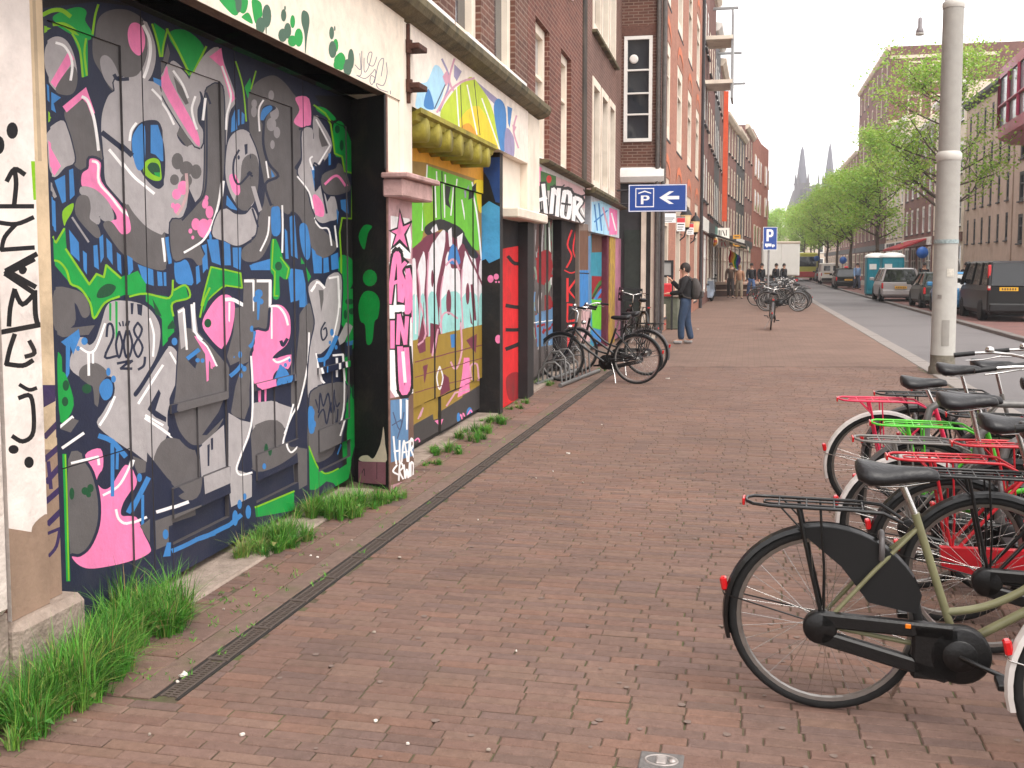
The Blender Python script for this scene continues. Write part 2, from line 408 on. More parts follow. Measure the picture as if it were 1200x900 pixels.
# --- road, kerbs, far side
ZR = -.07
def strip(n0, n1, y0, y1, z, name, m):
    p = [(kx(y0, n0), y0, z), (kx(y0, n1), y0, z), (kx(y1, n1), y1, z), (kx(y1, n0), y1, z)]
    return struct(MB().add(p, [(0, 1, 2, 3)]), name, m)
strip(-.1, 5.0, -10, 600, ZR, 'road', M_asph)
kb = empty('kerb', (kx(16), 16, 0)); tag(kb, kind='structure')
kerbp = None; y_ = 6.0; kl = 1.0
pm = MB(); pm.bbox((.003, .01, -.2), (.995, .30, .004), .012, fr=Fr((0, 0), KR))
kerbp = pm.build('kerb_stone', M_kerb)
kerbp.parent = kb
for i in range(64):
    o = kerbp if i == 0 else kerbp.copy()
    if i: COL.objects.link(o)
    o.location = FK.p(-8 + i * 1.0, 0, rng.uniform(-.004, .003)) - wloc(kb)
mb = MB(); mb.box((56, .01, -.2), (280, .30, .003), fr=FK); mb.build('kerb_run', M_kerb, kb)
FROAD = 3.46
FF = Fr((kx(23.88, FROAD), 23.88), KR, left=False)      # far kerb, n towards us negative beyond
fkb = empty('far_kerb', FF.p(0, 0, 0)); tag(fkb, kind='structure')
kp2 = MB(); kp2.bbox((.003, -.22, -.2), (.997, 0, .02), .015, fr=Fr((0, 0), KR, left=False)); kp2 = kp2.build('kerb_stone', M_dkerb); kp2.parent = fkb
for i in range(50):
    o = kp2 if i == 0 else kp2.copy()
    if i: COL.objects.link(o)
    o.location = FF.p(-8 + i * 1.0, 0, rng.uniform(-.004, .003)) - wloc(fkb)
mb = MB(); mb.box((42, -.22, -.2), (280, 0, .018), fr=FF); mb.build('kerb_run', M_dkerb, fkb)
M_farpav2 = brickmat('parking_bricks', (128, 92, 86), (112, 82, 78), (84, 70, 64), Fr((0, 0), d=(1, -KR)), .21, .105, .008, .25, True, .85, .2)
M_walk = mat('sidewalk_slabs', (150, 138, 128), .9, .1, 4, .1, 60)
strip(FROAD + .21, FROAD + 3.2, -10, 300, 0, 'parking_strip', M_farpav2)
strip(FROAD + 3.2, FROAD + 12, -10, 300, .004, 'far_sidewalk', M_walk)
# ================================================================ painted walls: flat spray-paint shapes set into the wall pieces
PC = dict(LG=(168, 162, 162), DG=(96, 92, 92), PK=(238, 128, 176), NV=(32, 38, 60), BL=(58, 124, 186), GR=(14, 150, 62), DN=(18, 74, 44), LM=(128, 182, 28), WH=(240, 236, 234),
          BK=(30, 28, 30), CR=(226, 208, 186), MG=(150, 145, 146), TN=(176, 156, 130), PU=(58, 44, 84), YE=(226, 200, 40), OR=(214, 150, 34), LY=(186, 204, 50), AP=(104, 186, 44), PB=(168, 210, 232),
          MR=(112, 46, 66), TQ=(150, 206, 200), OC=(150, 122, 44), BR=(110, 84, 72), LP=(206, 150, 168), RD=(206, 40, 44), DR=(140, 30, 36), SB=(92, 128, 164), PG=(126, 140, 124), PW=(226, 222, 224), LV=(150, 140, 172), TE=(40, 130, 150), FO=(60, 110, 50), RS=(196, 160, 160))
M_paint = attrmat('spray_paint', .6, .12, 9., .14, 70., dirt=.30, spec=.35)
M_paintd = attrmat('weathered_paint', .75, .16, 5., .3, 40., dirt=.55, spec=.25, grime=(74, 62, 54))
def cat(P, closed, sub=4):
    n = len(P); out = []
    if n < 3: return P
    for i in range(n if closed else n - 1):
        if closed: a, b, c, d = P[i - 1], P[i], P[(i + 1) % n], P[(i + 2) % n]
        else: a, b, c, d = P[max(i - 1, 0)], P[i], P[i + 1], P[min(i + 2, n - 1)]
        for k in range(sub):
            t = k / sub
            out.append(tuple(.5 * (2 * b[j] + (c[j] - a[j]) * t + (2 * a[j] - 5 * b[j] + 4 * c[j] - d[j]) * t * t + (3 * b[j] - a[j] - 3 * c[j] + d[j]) * t ** 3) for j in (0, 1)))
    if not closed: out.append(P[-1])
    return out
def parse(txt, tiles, grow=0):
    """lines 'TILE COLOUR x,y x,y ...' (smooth fill), 'TILE COLOUR! ...' (straight fill), 'TILE COLOUR*w ...' (brush line), 'TILE COLOUR@ cx,cy,rx,ry'"""
    out = []
    for ln in txt.strip().splitlines():
        ln = ln.split('#')[0].split()
        if len(ln) < 3: continue
        ox, oy, sc = tiles[ln[0]]; c = ln[1]; P = [tuple(float(q) for q in t.split(',')) for t in ln[2:]]
        def tr(p): return (ox + p[0] / sc, oy + p[1] / sc)
        if '@' in c:
            c = c.replace('@', '')
            for p in P:
                rx = p[2]; ry = p[3] if len(p) > 3 else rx
                out.append((c, [[tr((p[0] + rx * math.cos(a), p[1] + ry * math.sin(a))) for a in [2 * math.pi * k / 14 for k in range(14)]]]))
        elif '*' in c:
            c, wd = c.split('*'); straight = wd.endswith('!'); wd = float(wd.rstrip('!')) / 2
            Q = P if straight or len(P) < 3 else cat(P, False, 4)
            qs = []
            for i in range(len(Q) - 1):
                (x0, y0), (x1, y1) = Q[i], Q[i + 1]; dx, dy = x1 - x0, y1 - y0; l = math.hypot(dx, dy) or 1
                nx, ny = -dy / l * wd, dx / l * wd; ex, ey = dx / l * wd * .55, dy / l * wd * .55
                qs.append([tr(q) for q in ((x0 - ex + nx, y0 - ey + ny), (x0 - ex - nx, y0 - ey - ny), (x1 + ex - nx, y1 + ey - ny), (x1 + ex + nx, y1 + ey + ny))])
            out.append((c, qs))
        elif c.endswith('!'): out.append((c[:-1], [[tr(p) for p in P]]))
        else:
            ol = c.endswith('~'); c = c.rstrip('~')
            Q = cat(P, True, 4)
            if ol:                                             # dark outline sprayed round the letter first
                qs = []; wd = grow + 8.0
                for i in range(len(Q)):
                    (x0, y0), (x1, y1) = Q[i], Q[(i + 1) % len(Q)]; dx, dy = x1 - x0, y1 - y0; l = math.hypot(dx, dy)
                    if l < .5: continue
                    nx, ny = -dy / l * wd, dx / l * wd; ex, ey = dx / l * wd * .5, dy / l * wd * .5
                    qs.append([tr(q) for q in ((x0 - ex + nx, y0 - ey + ny), (x0 - ex - nx, y0 - ey - ny), (x1 + ex - nx, y1 + ey - ny), (x1 + ex + nx, y1 + ey + ny))])
                out.append(('NV', qs))
            if grow and c in ('LG', 'DG', 'MG', 'BL', 'GR'):
                sg = 1 if area2(Q) > 0 else -1; Z = []
                for i in range(len(Q)):
                    tx, ty = Q[(i + 1) % len(Q)][0] - Q[i - 1][0], Q[(i + 1) % len(Q)][1] - Q[i - 1][1]; l = math.hypot(tx, ty) or 1
                    Z.append((Q[i][0] + sg * ty / l * grow, Q[i][1] - sg * tx / l * grow))
                Q = Z
            out.append((c, [[tr(p) for p in Q]]))
    return out
def area2(P): return sum(P[i - 1][0] * P[i][1] - P[i][0] * P[i - 1][1] for i in range(len(P)))
def paint(px2ab, to3, shapes, pieces, base, material, flip=False, side=.03, sidecol=None):
    """pieces: (name, a0, a1, b0, b1, depth, parent[, base colour]); returns the built objects"""
    V = []; faces = []; cols = []
    def addf(P):
        if area2(P) < 0: P = P[::-1]
        i = len(V); V.extend(Vector(p) for p in P); faces.append(list(range(i, i + len(P))))
    for pc in pieces: addf([(pc[1], pc[3]), (pc[2], pc[3]), (pc[2], pc[4]), (pc[1], pc[4])]); cols.append(None)
    np_ = len(pieces)
    A0 = min(p[1] for p in pieces); A1 = max(p[2] for p in pieces); B0 = min(p[3] for p in pieces); B1 = max(p[4] for p in pieces)
    for c, polys in shapes:
        for P in polys:
            Q = [px2ab(*p) for p in P]
            if max(q[0] for q in Q) < A0 or min(q[0] for q in Q) > A1 or max(q[1] for q in Q) < B0 or min(q[1] for q in Q) > B1: continue
            Q = [(min(max(a, A0 - .4), A1 + .4), min(max(b, B0 - .4), B1 + .4)) for a, b in Q]
            if abs(area2(Q)) < 1e-6: continue
            addf(Q); cols.append(lin(PC[c]))
    v2, e2, f2, ov, oe, of = geometry.delaunay_2d_cdt(V, [], faces, 0, 1e-5)
    mbs = [MB() for _ in pieces]
    for f, og in zip(f2, of):
        pi = [i for i in og if i < np_]
        if not pi: continue
        top = max([i for i in og if i >= np_], default=-1); pi = pi[0]; pc = pieces[pi]
        mb = mbs[pi]; mb.col = cols[top] if top >= 0 else lin(pc[7] if len(pc) > 7 else base)
        P = [to3(v2[i].x, v2[i].y, pc[5]) for i in f]
        mb.add(P[::-1] if flip else P, [tuple(range(len(P)))])
    objs = []
    for pc, mb in zip(pieces, mbs):
        mb.col = lin(sidecol) if sidecol else tuple(.8 * x for x in lin(pc[7] if len(pc) > 7 else base)); r = [(pc[1], pc[3]), (pc[2], pc[3]), (pc[2], pc[4]), (pc[1], pc[4])]
        for i in range(4):
            a, b = r[i], r[(i + 1) % 4]; q = [to3(*a, pc[5]), to3(*a, pc[5] - side), to3(*b, pc[5] - side), to3(*b, pc[5])]
            mb.add(q[::-1] if flip else q, [(0, 1, 2, 3)])
        objs.append(mb.build(pc[0], material, pc[6]))
    return objs
TILES = dict(L=(50, 0, 5.295), R=(230, 40, 5.295), S=(50, 490, 4.735), T=(230, 460, 5.0), F=(230, 190, 5.295), G=(230, 340, 5.295), K=(50, 330, 5.295), C=(50, 165, 5.295), P=(0, 0, 1.0),
             B=(240, 0, 7.5), E=(380, 60, 7.5), A=(0, 0, 2.647), D=(0, 300, 2.647), Q=(430, 150, 3.913), X=(430, 340, 3.913), U=(440, 0, 3.4625), Y=(590, 160, 3.0), J=(200, 300, 2.647), V=(380, 480, 7.5))
MURAL = '''
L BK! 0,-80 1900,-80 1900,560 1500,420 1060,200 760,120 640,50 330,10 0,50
L GR 80,100 200,55 262,70 255,130 300,205 300,240 200,205 90,135
L LM*26 5,90 60,65 120,65 170,100
L LM*22 85,150 130,150 180,175 230,220
L LM! 10,160 70,175 10,205
L GR! 195,205 295,240 296,470 262,480 245,330
L LM*13 200,210 245,300 265,475
L LM*13 285,240 275,330 290,465
L LM*14 345,30 325,100 310,210
L GR! 690,140 760,190 745,350 722,345
L LM*12 680,150 710,250 730,350
L LM*12 775,180 750,280 742,350
L GR 790,220 880,195 990,290 965,400 920,465 880,370
L LM*13! 770,180 830,290 915,465
L LM*13! 1015,290 960,400 930,460
L LG~ 20,330 40,270 95,235 150,250 190,310 215,400 222,490 205,560 165,580 110,560 60,500 25,420
L PK! 65,510 180,310 212,365 95,545
L DG 105,550 190,425 218,440 222,510 200,570 150,580
L WH*16 100,265 150,285 190,350 200,420 190,495
L BL! 25,520 50,545 60,655 30,620
L BL! 70,570 130,605 85,640 100,700 70,680
L DG~ 335,240 350,130 400,80 480,65 560,85 640,150 685,260 692,370 670,460 640,505 560,520 480,560 440,540 390,450 340,360
L MG 380,380 400,350 440,380 480,470 480,550 440,530 400,470
L LG~ 470,500 560,470 620,440 660,300 630,130 685,260 692,370 670,460 645,505 700,520 760,560 820,650 855,770 838,840 880,905 930,910 1020,870 1030,1000 1020,1150 1000,1220 965,1260 925,1180 915,1160 880,1360 815,1375 805,1440 770,1435 735,1450 640,1400 520,1260 420,1140 405,1000 395,880 388,800 395,700 430,600 470,565
L DG 500,455 510,300 560,120 620,150 640,260 630,360 590,450 540,470
L PK 528,200 545,150 580,140 615,165 635,230 630,300 600,345 560,320 535,270
L WH*19 625,160 662,240 668,330 650,420 628,480
L NV 550,890 560,820 600,765 660,745 720,755 750,830 770,920 775,1030 765,1120 730,1170 690,1160 640,1110 590,1030 555,960
L BL 562,880 580,820 625,785 625,1000 600,1050 575,990
L BL! 670,775 715,775 745,870 755,1000 735,1000 700,960 670,950
L LM 625,1050 640,1000 690,980 725,1000 735,1060 735,1115 690,1120 640,1090
L DN 650,1040 670,1010 710,1015 728,1050 720,1090 680,1080
L GR! 690,1070 728,1070 728,1100 700,1090
L WH*14 680,555 740,620 790,690 828,770
L WH*16 540,870 550,810 580,765
L WH*18 430,930 480,990 560,1090 630,1150 690,1200
L NV*32! 388,825 490,905 550,960
L NV*22 460,465 480,490 530,490
L NV! 920,1164 965,1264 875,1364 910,1274
L DG@ 850,1000,36,52 905,1045,42,46 965,1065,34,46 832,1115,28,34 905,1120,36,40
L PK@ 885,1165,34,44 845,1205,28,34 850,1295,24,34 822,1275,12,18
L RS*18 905,1080 910,1190 885,1270 850,1330
L DG~ 160,700 210,645 280,635 320,720 355,860 375,960 370,990 300,965 300,1010 270,1050 215,1010 205,900 180,780
L PK! 140,660 285,540 340,700 320,720 290,640 262,612 165,697
L WH*18 262,600 295,625 330,720 350,830 362,930
L PK~ 260,1079 300,1044 310,984 375,1009 380,1124 500,1274 550,1364 550,1434 500,1454 430,1404 390,1344 470,1364 455,1304 360,1204 265,1164
L MG 265,1164 340,1184 420,1264 450,1354 400,1364 365,1334 360,1384 300,1354 305,1294 290,1224 255,1194
L WH*16 325,1000 360,1020 365,1130 440,1220 500,1300 590,1395
L LG~ 35,830 130,755 160,800 190,900 205,1000 150,1030 90,1090 50,1040 40,900
L PK! 35,870 52,890 130,1030 90,1090 45,1030
L LM! 35,690 70,730 35,760
L BL! 90,1120 155,1085 160,1250 138,1262
L BL! 180,1055 205,1045 215,1210 185,1240
L BL! 55,1220 95,1250 100,1440 60,1400
L MG! 50,1130 75,1150 105,1220 90,1230 50,1180
L DG 240,1230 290,1225 305,1290 300,1360 350,1405 365,1465 330,1450 230,1330
L MG*12! 200,1350 300,1500
L LM 140,1310 205,1260 200,1310 165,1370 150,1400
L DG 520,1270 560,1330 640,1415 735,1465 765,1455 770,1655 640,1645 520,1570 430,1450 400,1390 440,1385 500,1460 552,1440 550,1370
L WH*16 745,1480 760,1620
L BL! 772,1474 810,1464 815,1634 795,1639
L BL! 180,1424 240,1504 245,1624 190,1574
L BL! 265,1554 290,1574 290,1704 270,1674
L BL! 330,1524 355,1519 365,1674 335,1654
L BL! 367,1474 390,1454 395,1594 375,1634
L BL! 410,1474 445,1514 450,1644 415,1594
L BL! 475,1564 500,1584 505,1704 480,1674
L BL! 525,1584 557,1604 562,1674 532,1714
L BL! 590,1640 685,1674 690,1774 625,1754
L BL! 710,1684 740,1689 745,1774 715,1774
L BL! 750,1689 772,1689 777,1774 752,1774
C BL 840,760 870,745 910,760 940,880 900,880 850,870
C BL! 1000,650 1030,640 1040,800 1010,780
C BL! 1045,560 1060,545 1065,650 1050,660
L LG~ 795,400 820,390 900,470 935,540 960,530 985,610 965,680 970,760 1000,820 965,900 750,560 770,450
L PK 785,410 800,480 860,600 975,820 965,895 755,545 765,460
L DG! 825,470 880,540 920,640 900,650 850,570
L WH*14 825,440 880,520 915,605
L WH*14 960,600 940,670 950,740 970,800
L DG! 845,830 870,785 940,890 910,912
L DG! 740,400 775,270 790,330 770,420 745,470
L BL! 685,480 745,500 740,540 690,510
L LG 930,500 1000,360 1085,300 1120,400 1190,610 1150,700 1130,900 1118,1010 1112,560 1060,540 1030,620 1000,560 940,560
L DG~ 815,1385 880,1365 970,1270 1020,1180 1030,900 1030,600 1060,540 1105,540 1118,700 1118,1010 1095,1230 1040,1400 980,1500 1010,1600 985,1640 950,1600 900,1590 830,1600
L NV*12 1028,620 1032,900 1022,1180 965,1270 880,1365
R PK! 80,140 155,85 170,180 240,400 215,430 190,330 150,200
R WH*13 160,200 205,330 215,400 190,500 185,590
R NV*14 75,365 100,430
R WH*16 70,400 55,530
F PK@ 75,215,8,10 70,255,18,30 95,310,24,40 10,385,26,38 60,410,42,60 100,390,24,40
C PK@ 1030,355,12,16 1020,395,18,26 930,560,12,16 945,600,9,12
F WH*14 170,120 150,260 110,390 60,480 0,525 -60,560
R BL! 240,470 255,590 215,610 220,520
R BL! 257,470 268,465 270,560 258,570
R BL! 282,480 300,500 298,555 280,560
R LG~ 200,700 230,630 290,600 350,650 385,740 390,860 380,980 350,1060 300,1085 250,1040 210,960 190,860
R DG 295,790 350,750 385,780 390,900 370,1020 320,1080 280,1080 250,1030 280,930
R PK 205,880 240,870 265,920 272,980 250,1000 220,960
R NV*13 265,720 235,780 230,860 245,915 270,930 310,890 330,870 360,880
R NV! 298,685 318,680 318,740 303,750
R NV@ 263,765,8,14 345,760,7,14 340,895,8,10
R NV*14 318,870 335,855 355,865
F BL! 190,205 260,300 215,290 185,265
F LG~ 170,300 240,330 310,330 360,290 395,410 320,480 250,510 180,480 120,440
R DG~ 330,390 350,340 400,290 480,265 545,310 600,380 640,420 635,480 600,545 650,590 655,650 640,760 600,830 640,870 720,1000 730,1090 730,1150 860,1290 865,1340 800,1380 740,1350 700,1250 650,1130 600,1090 580,1110 540,1080 500,1060 480,1060 470,1240 450,1310 400,1390 330,1405 290,1385 300,1330 390,1260 410,1130 440,1050 445,940 420,800 395,700 340,560
R MG@ 372,430,18,26 370,480,18,36 465,380,18,32 497,490,28,42 478,560,30,42 512,610,20,36 485,685,14,28
R NV 412,530 422,460 460,438 508,458 455,500 432,560
R BL 420,530 428,475 465,452 474,462 440,500
R NV*16 432,550 428,680 460,800 520,880 440,930 475,1060
R WH*11 428,410 400,470 405,600
R BL! 475,840 500,882 480,890
R WH*10 445,790 460,890
F WH*11 465,340 455,450 410,550
F WH*11 545,270 548,400 545,560
F LG! 352,150 378,150 420,295 400,312
F NV*12! 395,400 360,290
R PK 615,395 700,400 710,565 660,580 605,545 640,470
R NV*14 640,590 680,580 712,570
R LG~ 665,610 710,590 725,650 735,640 735,520 770,540 845,690 770,810 730,780 710,850 740,980 770,970 790,950 820,1050 860,1010 880,1130 840,1150 780,1160 730,1080 700,960 640,860 665,780
R DG! 770,560 830,690 790,700 772,640
R PK 725,1000 760,1000 800,1060 800,1130 750,1120 725,1060
R NV*12 790,955 820,1110
R BL! 715,840 735,800 745,840 730,900 745,960 735,970
R NV*12 715,830 745,800 775,820 800,780
R WH*10! 755,530 840,690 770,805
R WH*10 628,884 700,980 725,1080
R WH*11 725,840 705,780 720,760
R DG~ 800,880 880,840 900,810 945,930 940,970 870,990 810,970
R PK*15 810,930 860,885 895,885 935,940
R WH*10 735,1140 780,1200 830,1210 850,1310
R WH*10 870,1190 885,1320
F BL! 905,235 940,230 945,320 910,290
F BL! 880,290 895,310 885,390
R BL! 830,740 845,740 845,810 832,815
R BK! 735,380 1100,400 1100,3000 905,3000 905,1560 900,1230 915,1140 965,1145 970,865 930,850 915,760 870,740 845,560 800,490
R GR 870,570 905,560 960,690 1000,820 985,1000 1000,1020 970,1060 972,870 935,850 920,760 875,740
R DN@ 885,590,16,26 912,690,12,34
R GR 750,460 800,470 860,530 800,500
R GR 905,1390 950,1395 975,1450 960,1550 935,1580 905,1560
R GR! 905,1580 975,1580 990,1800 1010,1900 950,1980 945,2150 1000,2290 995,2500 935,2760 925,2480 945,2250 930,2050 940,1850 905,1790
R DN@ 955,1660,22,18 965,1720,18,20 935,1740,10,30 985,2220,22,50
R LM*10! 730,440 800,490 845,560 870,740 915,760 930,850 970,865 965,1145 915,1140 900,1230 910,1400 905,1790
R GR! 300,330 335,270 345,330 320,400
R LM*9 245,170 290,330 310,540
R LM*9 370,230 340,340
F BL! 80,480 150,480 165,640 110,620
F BL! 170,490 210,510 215,640 175,640
F BL! 225,530 280,530 275,670 230,650
F BL 485,300 505,285 522,295 525,430 490,440
F BL! 590,340 610,330 630,600 600,580
F BL 650,400 680,400 700,520 690,600 660,520
F BL! 715,530 760,575 790,590 790,690 730,690
F BL! 800,595 830,590 835,680 800,690
F BL! 845,580 890,560 895,660 850,670
F BL! 330,640 470,600 470,670 340,670
F BL! 560,410 575,430 585,600 565,600
F BL! 10,650 30,640 40,740 15,760
F BL! 50,600 75,560 80,660 55,690
F BL! 580,690 600,660 660,670 680,760 690,900 600,900
F GR! 60,820 100,650 270,690 290,770 180,770 100,830 45,900
F LM*10! 45,890 60,820 105,650 275,690 285,780 180,765
F LM*9 180,770 110,830 50,895
F GR 490,480 530,560 545,610 585,660 570,720 520,700 520,830 495,830 500,710 480,660
F LM*8! 490,480 480,660 500,680 497,830 518,830
F LM*8! 535,590 585,660 572,722
F DN@ 522,645,22,28
F GR! 650,590 672,630 650,632
F GR! 680,650 712,710 695,745
L GR! 65,1470 100,1500 155,1410 165,1550 300,1770 350,1700 395,1715 410,1640 500,1720 590,1680 640,1760 640,1830 520,1830 400,1880 335,1980 310,1850 180,1750 70,1620
L LM*13! 65,1470 100,1505 150,1420
L LM*13! 160,1545 305,1765 350,1700 395,1720 410,1645 500,1725
L LM*13 75,1615 120,1625 165,1680 190,1760 250,1790 310,1880 335,1975 400,1880 490,1840
L DN 350,1840 370,1790 420,1760 470,1780 440,1830 380,1850
L GR! 640,1820 810,1845 830,1790 900,1770 920,1850 820,1880 830,2060 790,2100 745,2150 740,1980 680,1900 640,1870
L LM*12 540,1840 640,1822 800,1850 822,1740
L LM*12 830,1800 900,1770 925,1845 820,1880 825,1960
L DN! 680,1850 720,1920 740,1965 700,1950
L DN! 775,2045 820,1985 840,2030 830,2040
K GR! 1000,230 1059,60 1059,0 1040,0
K LM*12 1050,40 1010,130 990,220
K DG 80,60 200,55 275,100 300,190 270,215 235,140 205,130 205,262 85,295
K DG! 85,300 340,270 300,330 140,345 110,330
L LG~ 430,1890 520,1875 630,1905 700,1980 722,2070 700,2200 640,2310 590,2390 555,2440 570,2470 610,2440 740,2230 790,2160 830,2175 865,2250 850,2330 800,2450 768,2550 766,2640 770,2670 704,2863 680,2880 560,2790 369,2645 400,2560 470,2430 450,2360 380,2290 300,2330 250,2330 190,2260 250,2100 300,2150 350,2115 390,2000
L NV! 545,1880 565,1880 560,1950 548,1950
L NV! 585,1885 620,1890 615,1960 590,1950
L DG 250,2330 270,2280 340,2260 400,2300 412,2350 370,2370 350,2520 335,2400 300,2375
L NV 370,2440 400,2350 440,2340 462,2400 450,2470 400,2500
L BL 375,2420 390,2375 420,2360 440,2390 435,2450 400,2475
L NV! 650,2540 720,2415 733,2440 700,2545 768,2590 765,2620 700,2590
K BL@ 423,560,14,26 455,605,15,22 275,370,20,24 235,415,12,16 832,372,18,24
K BL! 130,375 240,295 248,345 205,455 188,400 182,570 160,612 160,400
K GR 100,480 125,470 130,560 155,590 200,765 120,860
K DN@ 160,645,20,34 155,745,20,30 290,665,30,30
K GR! 428,130 442,135 440,245 428,240
K GR! 465,120 480,125 480,380 468,370
K NV*15 412,340 420,270 445,270 452,345 402,468 472,462
K NV*14 490,310 470,390 488,472 510,390 490,310
K NV*14 535,305 518,385 535,470 556,385 535,305
K NV*14 590,255 566,300 592,350 616,295 590,255
K NV*14 592,350 566,410 592,468 620,410 592,350
K NV*16! 480,508 555,492 500,540 552,540
K NV*16 635,470 628,520 595,545
K NV*10 490,255 498,275
K NV*10 512,248 515,275
K NV*10 538,245 530,272
K WH*14 252,412 300,440 345,415 402,262
K WH*16! 300,440 302,580
K WH*13! 328,430 328,505
K WH*16 595,755 680,620 745,520
K WH*16 370,890 420,810 462,715
K WH*13 665,230 690,330 685,462
K WH*14! 640,830 745,890
K WH*13 805,440 845,510
S WH*16 570,0 700,90 835,210
S WH*13! 712,120 720,285
S WH*10! 740,150 742,215
S WH*18! 110,52 180,-5
S WH*16! 125,165 240,85
S DG! 110,60 180,0 215,15 170,80
S DG 622,250 690,120 850,180 855,410 765,440 690,330
S NV! 580,190 690,330 775,410 650,490 570,400
S DG! 500,210 575,240 570,300 520,310
L DG~ 865,2170 880,2050 960,2060 1010,2110 1090,2200 1150,2290 1160,2440 1140,2560 1090,2660 1010,2740 940,2750 880,2700 840,2620 830,2540 850,2420
L NV*30 815,2560 850,2680 930,2770 1010,2765 1100,2690 1160,2590 1190,2480
K LG! 850,178 890,155 915,390 872,420
K WH*14! 858,190 888,172 908,420
K LG! 930,142 955,135 978,330 940,310
K WH*14! 938,145 955,310 1000,360
K NV! 900,470 960,420 975,490 960,540 930,510
K BL*26! 915,475 980,425
K BL@ 975,488,14,14 1005,490,12,14
G PK~ 50,210 100,100 170,30 225,50 240,130 215,270 180,350 160,360 100,300
G WH*22 185,58 230,60 290,92
G PK! 0,285 30,290 140,460 120,480
G WH*11 0,80 12,270 80,350 140,470
G PK! 68,380 92,380 90,560 78,568
G PK! 100,420 116,440 114,490 102,485
G WH! 200,75 212,75 208,200 200,190
G DN@ 85,205,22,28
R DG! 295,1520 370,1515 385,1520 480,1520 480,1700 470,1830 420,1850 380,1830 340,1960 345,2030 330,2200 330,2300 300,2390 230,2370 200,2320 270,2100 330,2030 220,2080 190,2000 230,1850 240,1700 290,1690
F WH*18! 302,737 365,737 362,920
F WH*18! 392,737 470,737 470,900
F BL@ 400,815,24,26 378,850,14,20 415,865,14,18
G BL! 388,30 412,30 400,185 390,185
G PK~ 380,250 460,250 480,110 540,95 590,160 595,270 570,340 510,390 490,425 600,400 600,450 570,500 500,510 490,600 370,600 345,420 375,330
G NV*24 510,412 550,390 600,372
G NV*20 538,318 550,342 575,305
G WH*14 470,100 520,102 560,150 580,215
G WH*10! 480,110 480,300
G WH*13 490,430 520,448 590,418
G NV 488,600 490,530 530,488 590,500 580,590 540,640 510,660
G BL 495,590 510,540 540,478 580,530 570,570 555,555 540,582 520,570
G BL@ 535,475,10,14 565,465,10,14 590,435,8,12
G NV! 205,470 270,440 215,760 80,900 50,900 150,760 200,640
G BL*24 215,530 250,500 280,465
G BL@ 272,400,12,22 298,488,14,18 278,530,10,16 345,240,12,20 235,415,4,6
G BL*24 372,260 358,320 335,350
G PK! 395,595 415,598 412,790 402,792
G PK! 435,600 450,600 446,720 438,725
R LG! 350,2290 480,2275 610,2320 570,2450 480,2405 400,2420 350,2470
R DG 350,2478 425,2415 500,2405 550,2445 560,2560 620,2580 470,2680 350,2690
T DN@ 422,335,12,36
R LG! 200,2350 275,2395 340,2410 330,2500 245,2700 345,2735 345,2870 217,2935 200,2800
T LG! 20,325 175,190 190,530 40,595
T NV! 78,310 92,300 90,430 80,432
T NV! 98,270 112,265 112,335 100,337
R WH*12 340,2000 350,2200 340,2430 270,2630 250,2700 275,2735 345,2720
T NV! 250,425 320,260 330,440 250,460
G DG 620,240 700,90 735,170 730,290 700,450 690,560 620,720 610,600
G NV! 590,80 640,60 640,240 610,560 600,300
G NV! 690,560 700,700 620,890 560,890 620,740
G WH*10 700,265 690,470 640,700 600,790 560,890
T WH*10 580,70 540,220 520,300 545,350 582,320
T NV! 540,300 600,100 640,60 640,180 585,310
R LG~ 705,1570 760,1530 810,1580 835,1510 900,1500 900,1700 880,1860 780,1975 745,1970 790,2140 720,2280 700,2190 715,1950 745,1800 730,1700
F WH*16 715,800 760,745 805,780
F WH*13! 835,720 890,710 900,900
G DG! 770,0 800,0 800,60 785,140 778,60
G NV*10 810,200 785,250 795,310 820,280 815,235 800,245
G WH*10 900,0 890,150 860,290
G NV! 745,380 765,440 860,330 920,390 870,560 790,560
G BL*26 765,435 820,415 880,290
G BL! 800,430 812,430 808,520 802,520
G BL@ 852,262,12,22 840,325,8,12 878,355,9,14
G LG! 890,300 940,200 972,225 930,320 900,342
G WH*14! 745,395 790,560 850,630
G WH*13! 860,405 920,400 932,560
G WH! 875,420 890,420 890,540 878,540
G NV! 930,330 970,310 965,400 935,420
G BL! 945,320 975,310 970,340 945,345
R DG~ 710,2300 740,2210 925,2170 930,2300 890,2480 860,2600 760,2650 700,2560
G NV*9 740,680 770,760 780,640 800,720 830,640 850,760 860,620 880,720 900,700
G NV*9 760,800 800,740 820,830 850,700 880,830 890,740
R WH*10 930,2130 925,2330 885,2490
T BL 665,100 675,95 685,200 675,235 665,190
T BL@ 685,120,8,26 695,185,6,18
T GR! 660,310 710,430 750,470 830,450 910,400 890,500 830,570 800,530 760,520 700,570 665,570
T LM*8 660,315 708,430 755,475 830,445
T BL! 845,360 865,300 872,310 850,368
T GR! 890,60 940,60 930,260 890,262
T GR! 345,670 570,575 570,690 350,730
T LM*10! 345,672 570,578
T BL@ 388,432,11,18 385,510,12,30 422,478,9,18 284,610,11,20 254,655,13,28 228,735,17,46 305,700,16,40
T BL*26 450,480 480,500 525,455
T NV! 345,490 600,390 600,480 350,580
T BL*26 0,860 60,840 140,800 200,770 260,720
T DG! 580,320 650,330 650,540 600,570
S DG~ 165,232 250,222 300,300 330,400 335,520 320,640 270,730 220,770 175,750
S PK~ 250,205 335,170 348,270 315,340 340,390 390,380 470,260 510,310 520,370 460,470 450,540 520,550 560,640 595,710 590,750 480,800 300,835 220,820 175,770 220,770 280,720 330,600 335,450 300,300
S NV 312,350 345,290 385,340 385,380 345,392
S WH*14! 175,250 320,215 325,258
